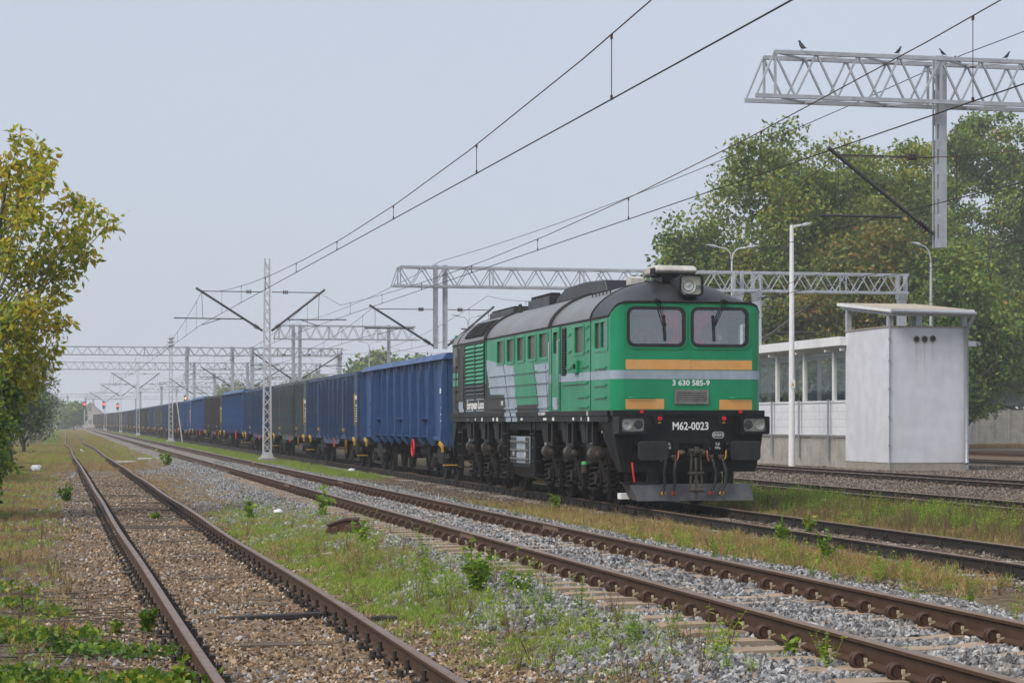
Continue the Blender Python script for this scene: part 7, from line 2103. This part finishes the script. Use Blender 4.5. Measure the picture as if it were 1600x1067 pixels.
plant('leafy_weed', 4.85, 13.25, 'yellow green sapling at the bottom edge beside the middle track', 0.17, 2, 26, 0.07, M['leaf_weed'], 7)
plant('leafy_weed', 0.70, 17.6, 'dense bright green plant against the left rail of the siding', 0.20, 8, 130, 0.075, M['leaf_vine'], 8)
plant('leafy_weed', 0.45, 17.4, 'small dark green plant left of the siding rail', 0.12, 5, 40, 0.06, M['leaf_vine'], 9)
plant('leafy_weed', 0.82, 13.9, 'green plant leaning on the siding rail near the bottom edge', 0.20, 6, 80, 0.075, M['leaf_vine'], 10)
plant('leafy_weed', 9.35, 24.2, 'pale green bushy weed in front of the empty end of the train track', 0.42, 8, 150, 0.075, M['leaf_weed'], 11)
plant('leafy_weed', 10.25, 28.3, 'upright green weed growing at the near rail of the train track', 0.42, 8, 150, 0.075, M['leaf_weed'], 12)
plant('leafy_weed', 11.55, 30.6, 'tuft of green weeds between the rails ahead of the locomotive', 0.32, 8, 140, 0.07, M['leaf_weed'], 13)
plant('leafy_weed', 9.55, 39.3, 'yellow green weed beside the rail below the locomotive plough', 0.35, 8, 120, 0.08, M['leaf_weed'], 14)
plant('leafy_weed', 1.70, 38.6, 'low green weed between the siding rails', 0.12, 8, 130, 0.085, M['leaf_vine'], 15)
plant('leafy_weed', 0.1, 47, 'green weed clump on the left verge under the vine hedge', 0.45, 8, 160, 0.11, M['leaf_weed'], 16)
plant('leafy_weed', 3.9, 78, 'green weed clump beside the concrete slabs on the ballast', 0.7, 8, 150, 0.15, M['leaf_weed'], 17)

# ------------------------------------------------------------------ debris
c_ = empty('iron_lump', (4.06, 30.1, gzf(4.06, 30.1) - 0.02), R(-15), 'rusty broken iron lump lying on the grass verge', 'scrap iron')
mb = MB(); mb.prism([(-0.24, -0.02), (0.22, -0.02), (0.25, 0.12), (0.21, 0.22), (0.06, 0.24), (-0.14, 0.19), (-0.25, 0.09)], 'y', -0.15, 0.15); mb.prism([(0.02, 0.02), (0.27, 0.04), (0.28, 0.15), (0.05, 0.17)], 'y', -0.20, 0.10); mb.build('casting', M['rail_rust'], c_, bevel=0.03)
mb = MB(); mb.prism([(-0.24, 0.17), (0.05, 0.265), (0.23, 0.255), (0.22, 0.21), (0.04, 0.215), (-0.22, 0.13)], 'y', -0.17, 0.16); mb.cyl((0.14, -0.24, 0.10), (0.14, -0.19, 0.10), 0.05, n=8); mb.cyl((-0.10, -0.19, 0.08), (-0.10, -0.14, 0.08), 0.06, n=8); mb.build('flange', M['clip'], c_, bevel=0.015)
mb = MB(); mb.prism(rrect(-0.12, 0.12, 0, 0.055, 0.02, 3), 'y', -0.05, 0.05)
o = mb.build('timber_piece', M['tarred'], None, (2.84, 18.3, gzf(2.84, 18.3) + 0.0), (0, 0, R(-8)), bevel=0.01); tag(o, 'short black tarred timber piece right of the siding rail', 'timber')
mb = MB(); mb.prism(rrect(-0.55, 0.55, 0, 0.05, 0.02, 3), 'y', -0.06, 0.06)
o = mb.build('timber_plank', M['tarred'], None, (1.85, 18.6, gzf(1.85, 18.6) + 0.0), (0, R(-1.5), R(3)), bevel=0.01); tag(o, 'long black plank lying across between the siding rails', 'timber')
def litter(x, y, s, label, z=0.0, seed=0, mat='litter'):
    rg = np.random.default_rng(seed)
    b = bmesh.new()
    bmesh.ops.create_icosphere(b, subdivisions=2, radius=s)
    for v in b.verts:
        v.co *= 0.7 + 0.5 * rg.random()
        v.co.z *= 0.6
    me_ = bpy.data.meshes.new('litter'); b.to_mesh(me_); b.free()
    o = link_mesh('litter', me_, M[mat], None, (x, y, gzf(x, y) + s * 0.4 + z), (0, 0, rg.random() * 6))
    tag(o, label, 'litter')
litter(10.2, 73.4, 0.16, 'crumpled plastic bag beside the rail under the first wagon', 0, 1)
litter(3.85, 37.4, 0.09, 'white paper scrap on the grass beyond the rusty iron lump', 0, 2)
litter(-0.9, 75, 0.22, 'crumpled white litter on the left verge under the hedge', 0, 3)
mb = MB(); mb.tube([(-0.13, 0, 0.02), (0, 0.01, 0.03), (0.13, 0, 0.02)], 0.018, 7)
o = mb.build('pale_stick', M['pad'], None, (3.46, 26.8, gzf(3.46, 26.8)), (0, 0, R(5))); tag(o, 'pale stick lying on the grass in front of the iron lump', 'stick')
for (x_, y_, rz, lab) in ((2.75, 90.5, 20, 'left of two concrete slabs lying on the ballast beside the siding'), (3.7, 91.5, -5, 'right of two concrete slabs lying on the ballast beside the siding')):
    mb = MB(); mb.box(-0.45, 0.45, -0.35, 0.35, 0, 0.09)
    o = mb.build('concrete_slab', M['concrete'], None, (x_, y_, gzf(x_, y_) + .005), (R(3), 0, R(rz)), bevel=0.015); tag(o, lab, 'slab')
o = link_mesh('loose_rail', rail_mesh([(0, -4.5, 0.16), (0.05, 0, 0.16), (0.25, 4.5, 0.16)], 'loose_rail', M['galv'], M['galv_white']), None, None, (1.05, 124, gzf(1.05, 124) - 0.02), (0, 0, R(2)))
tag(o, 'loose length of rail with a bright end lying inside the siding', 'rail')

# ------------------------------------------------------------------ foggy air
hz = MB(); hz.box(-905, 1105, -45, 1505, -3.2, 33.0)
ho = hz.build('haze')
ho['kind'] = 'stuff'
m, nt, N, L, b = new_mat('foggy_air')
N.remove(b)
pv = N.new('ShaderNodeVolumePrincipled')
pv.inputs['Color'].default_value = (0.92, 0.955, 1.0, 1)
pv.inputs['Density'].default_value = 0.00058
pv.inputs['Anisotropy'].default_value = 0.0
L.new(pv.outputs[0], N['Material Output'].inputs['Volume'])
ho.data.materials.append(m)
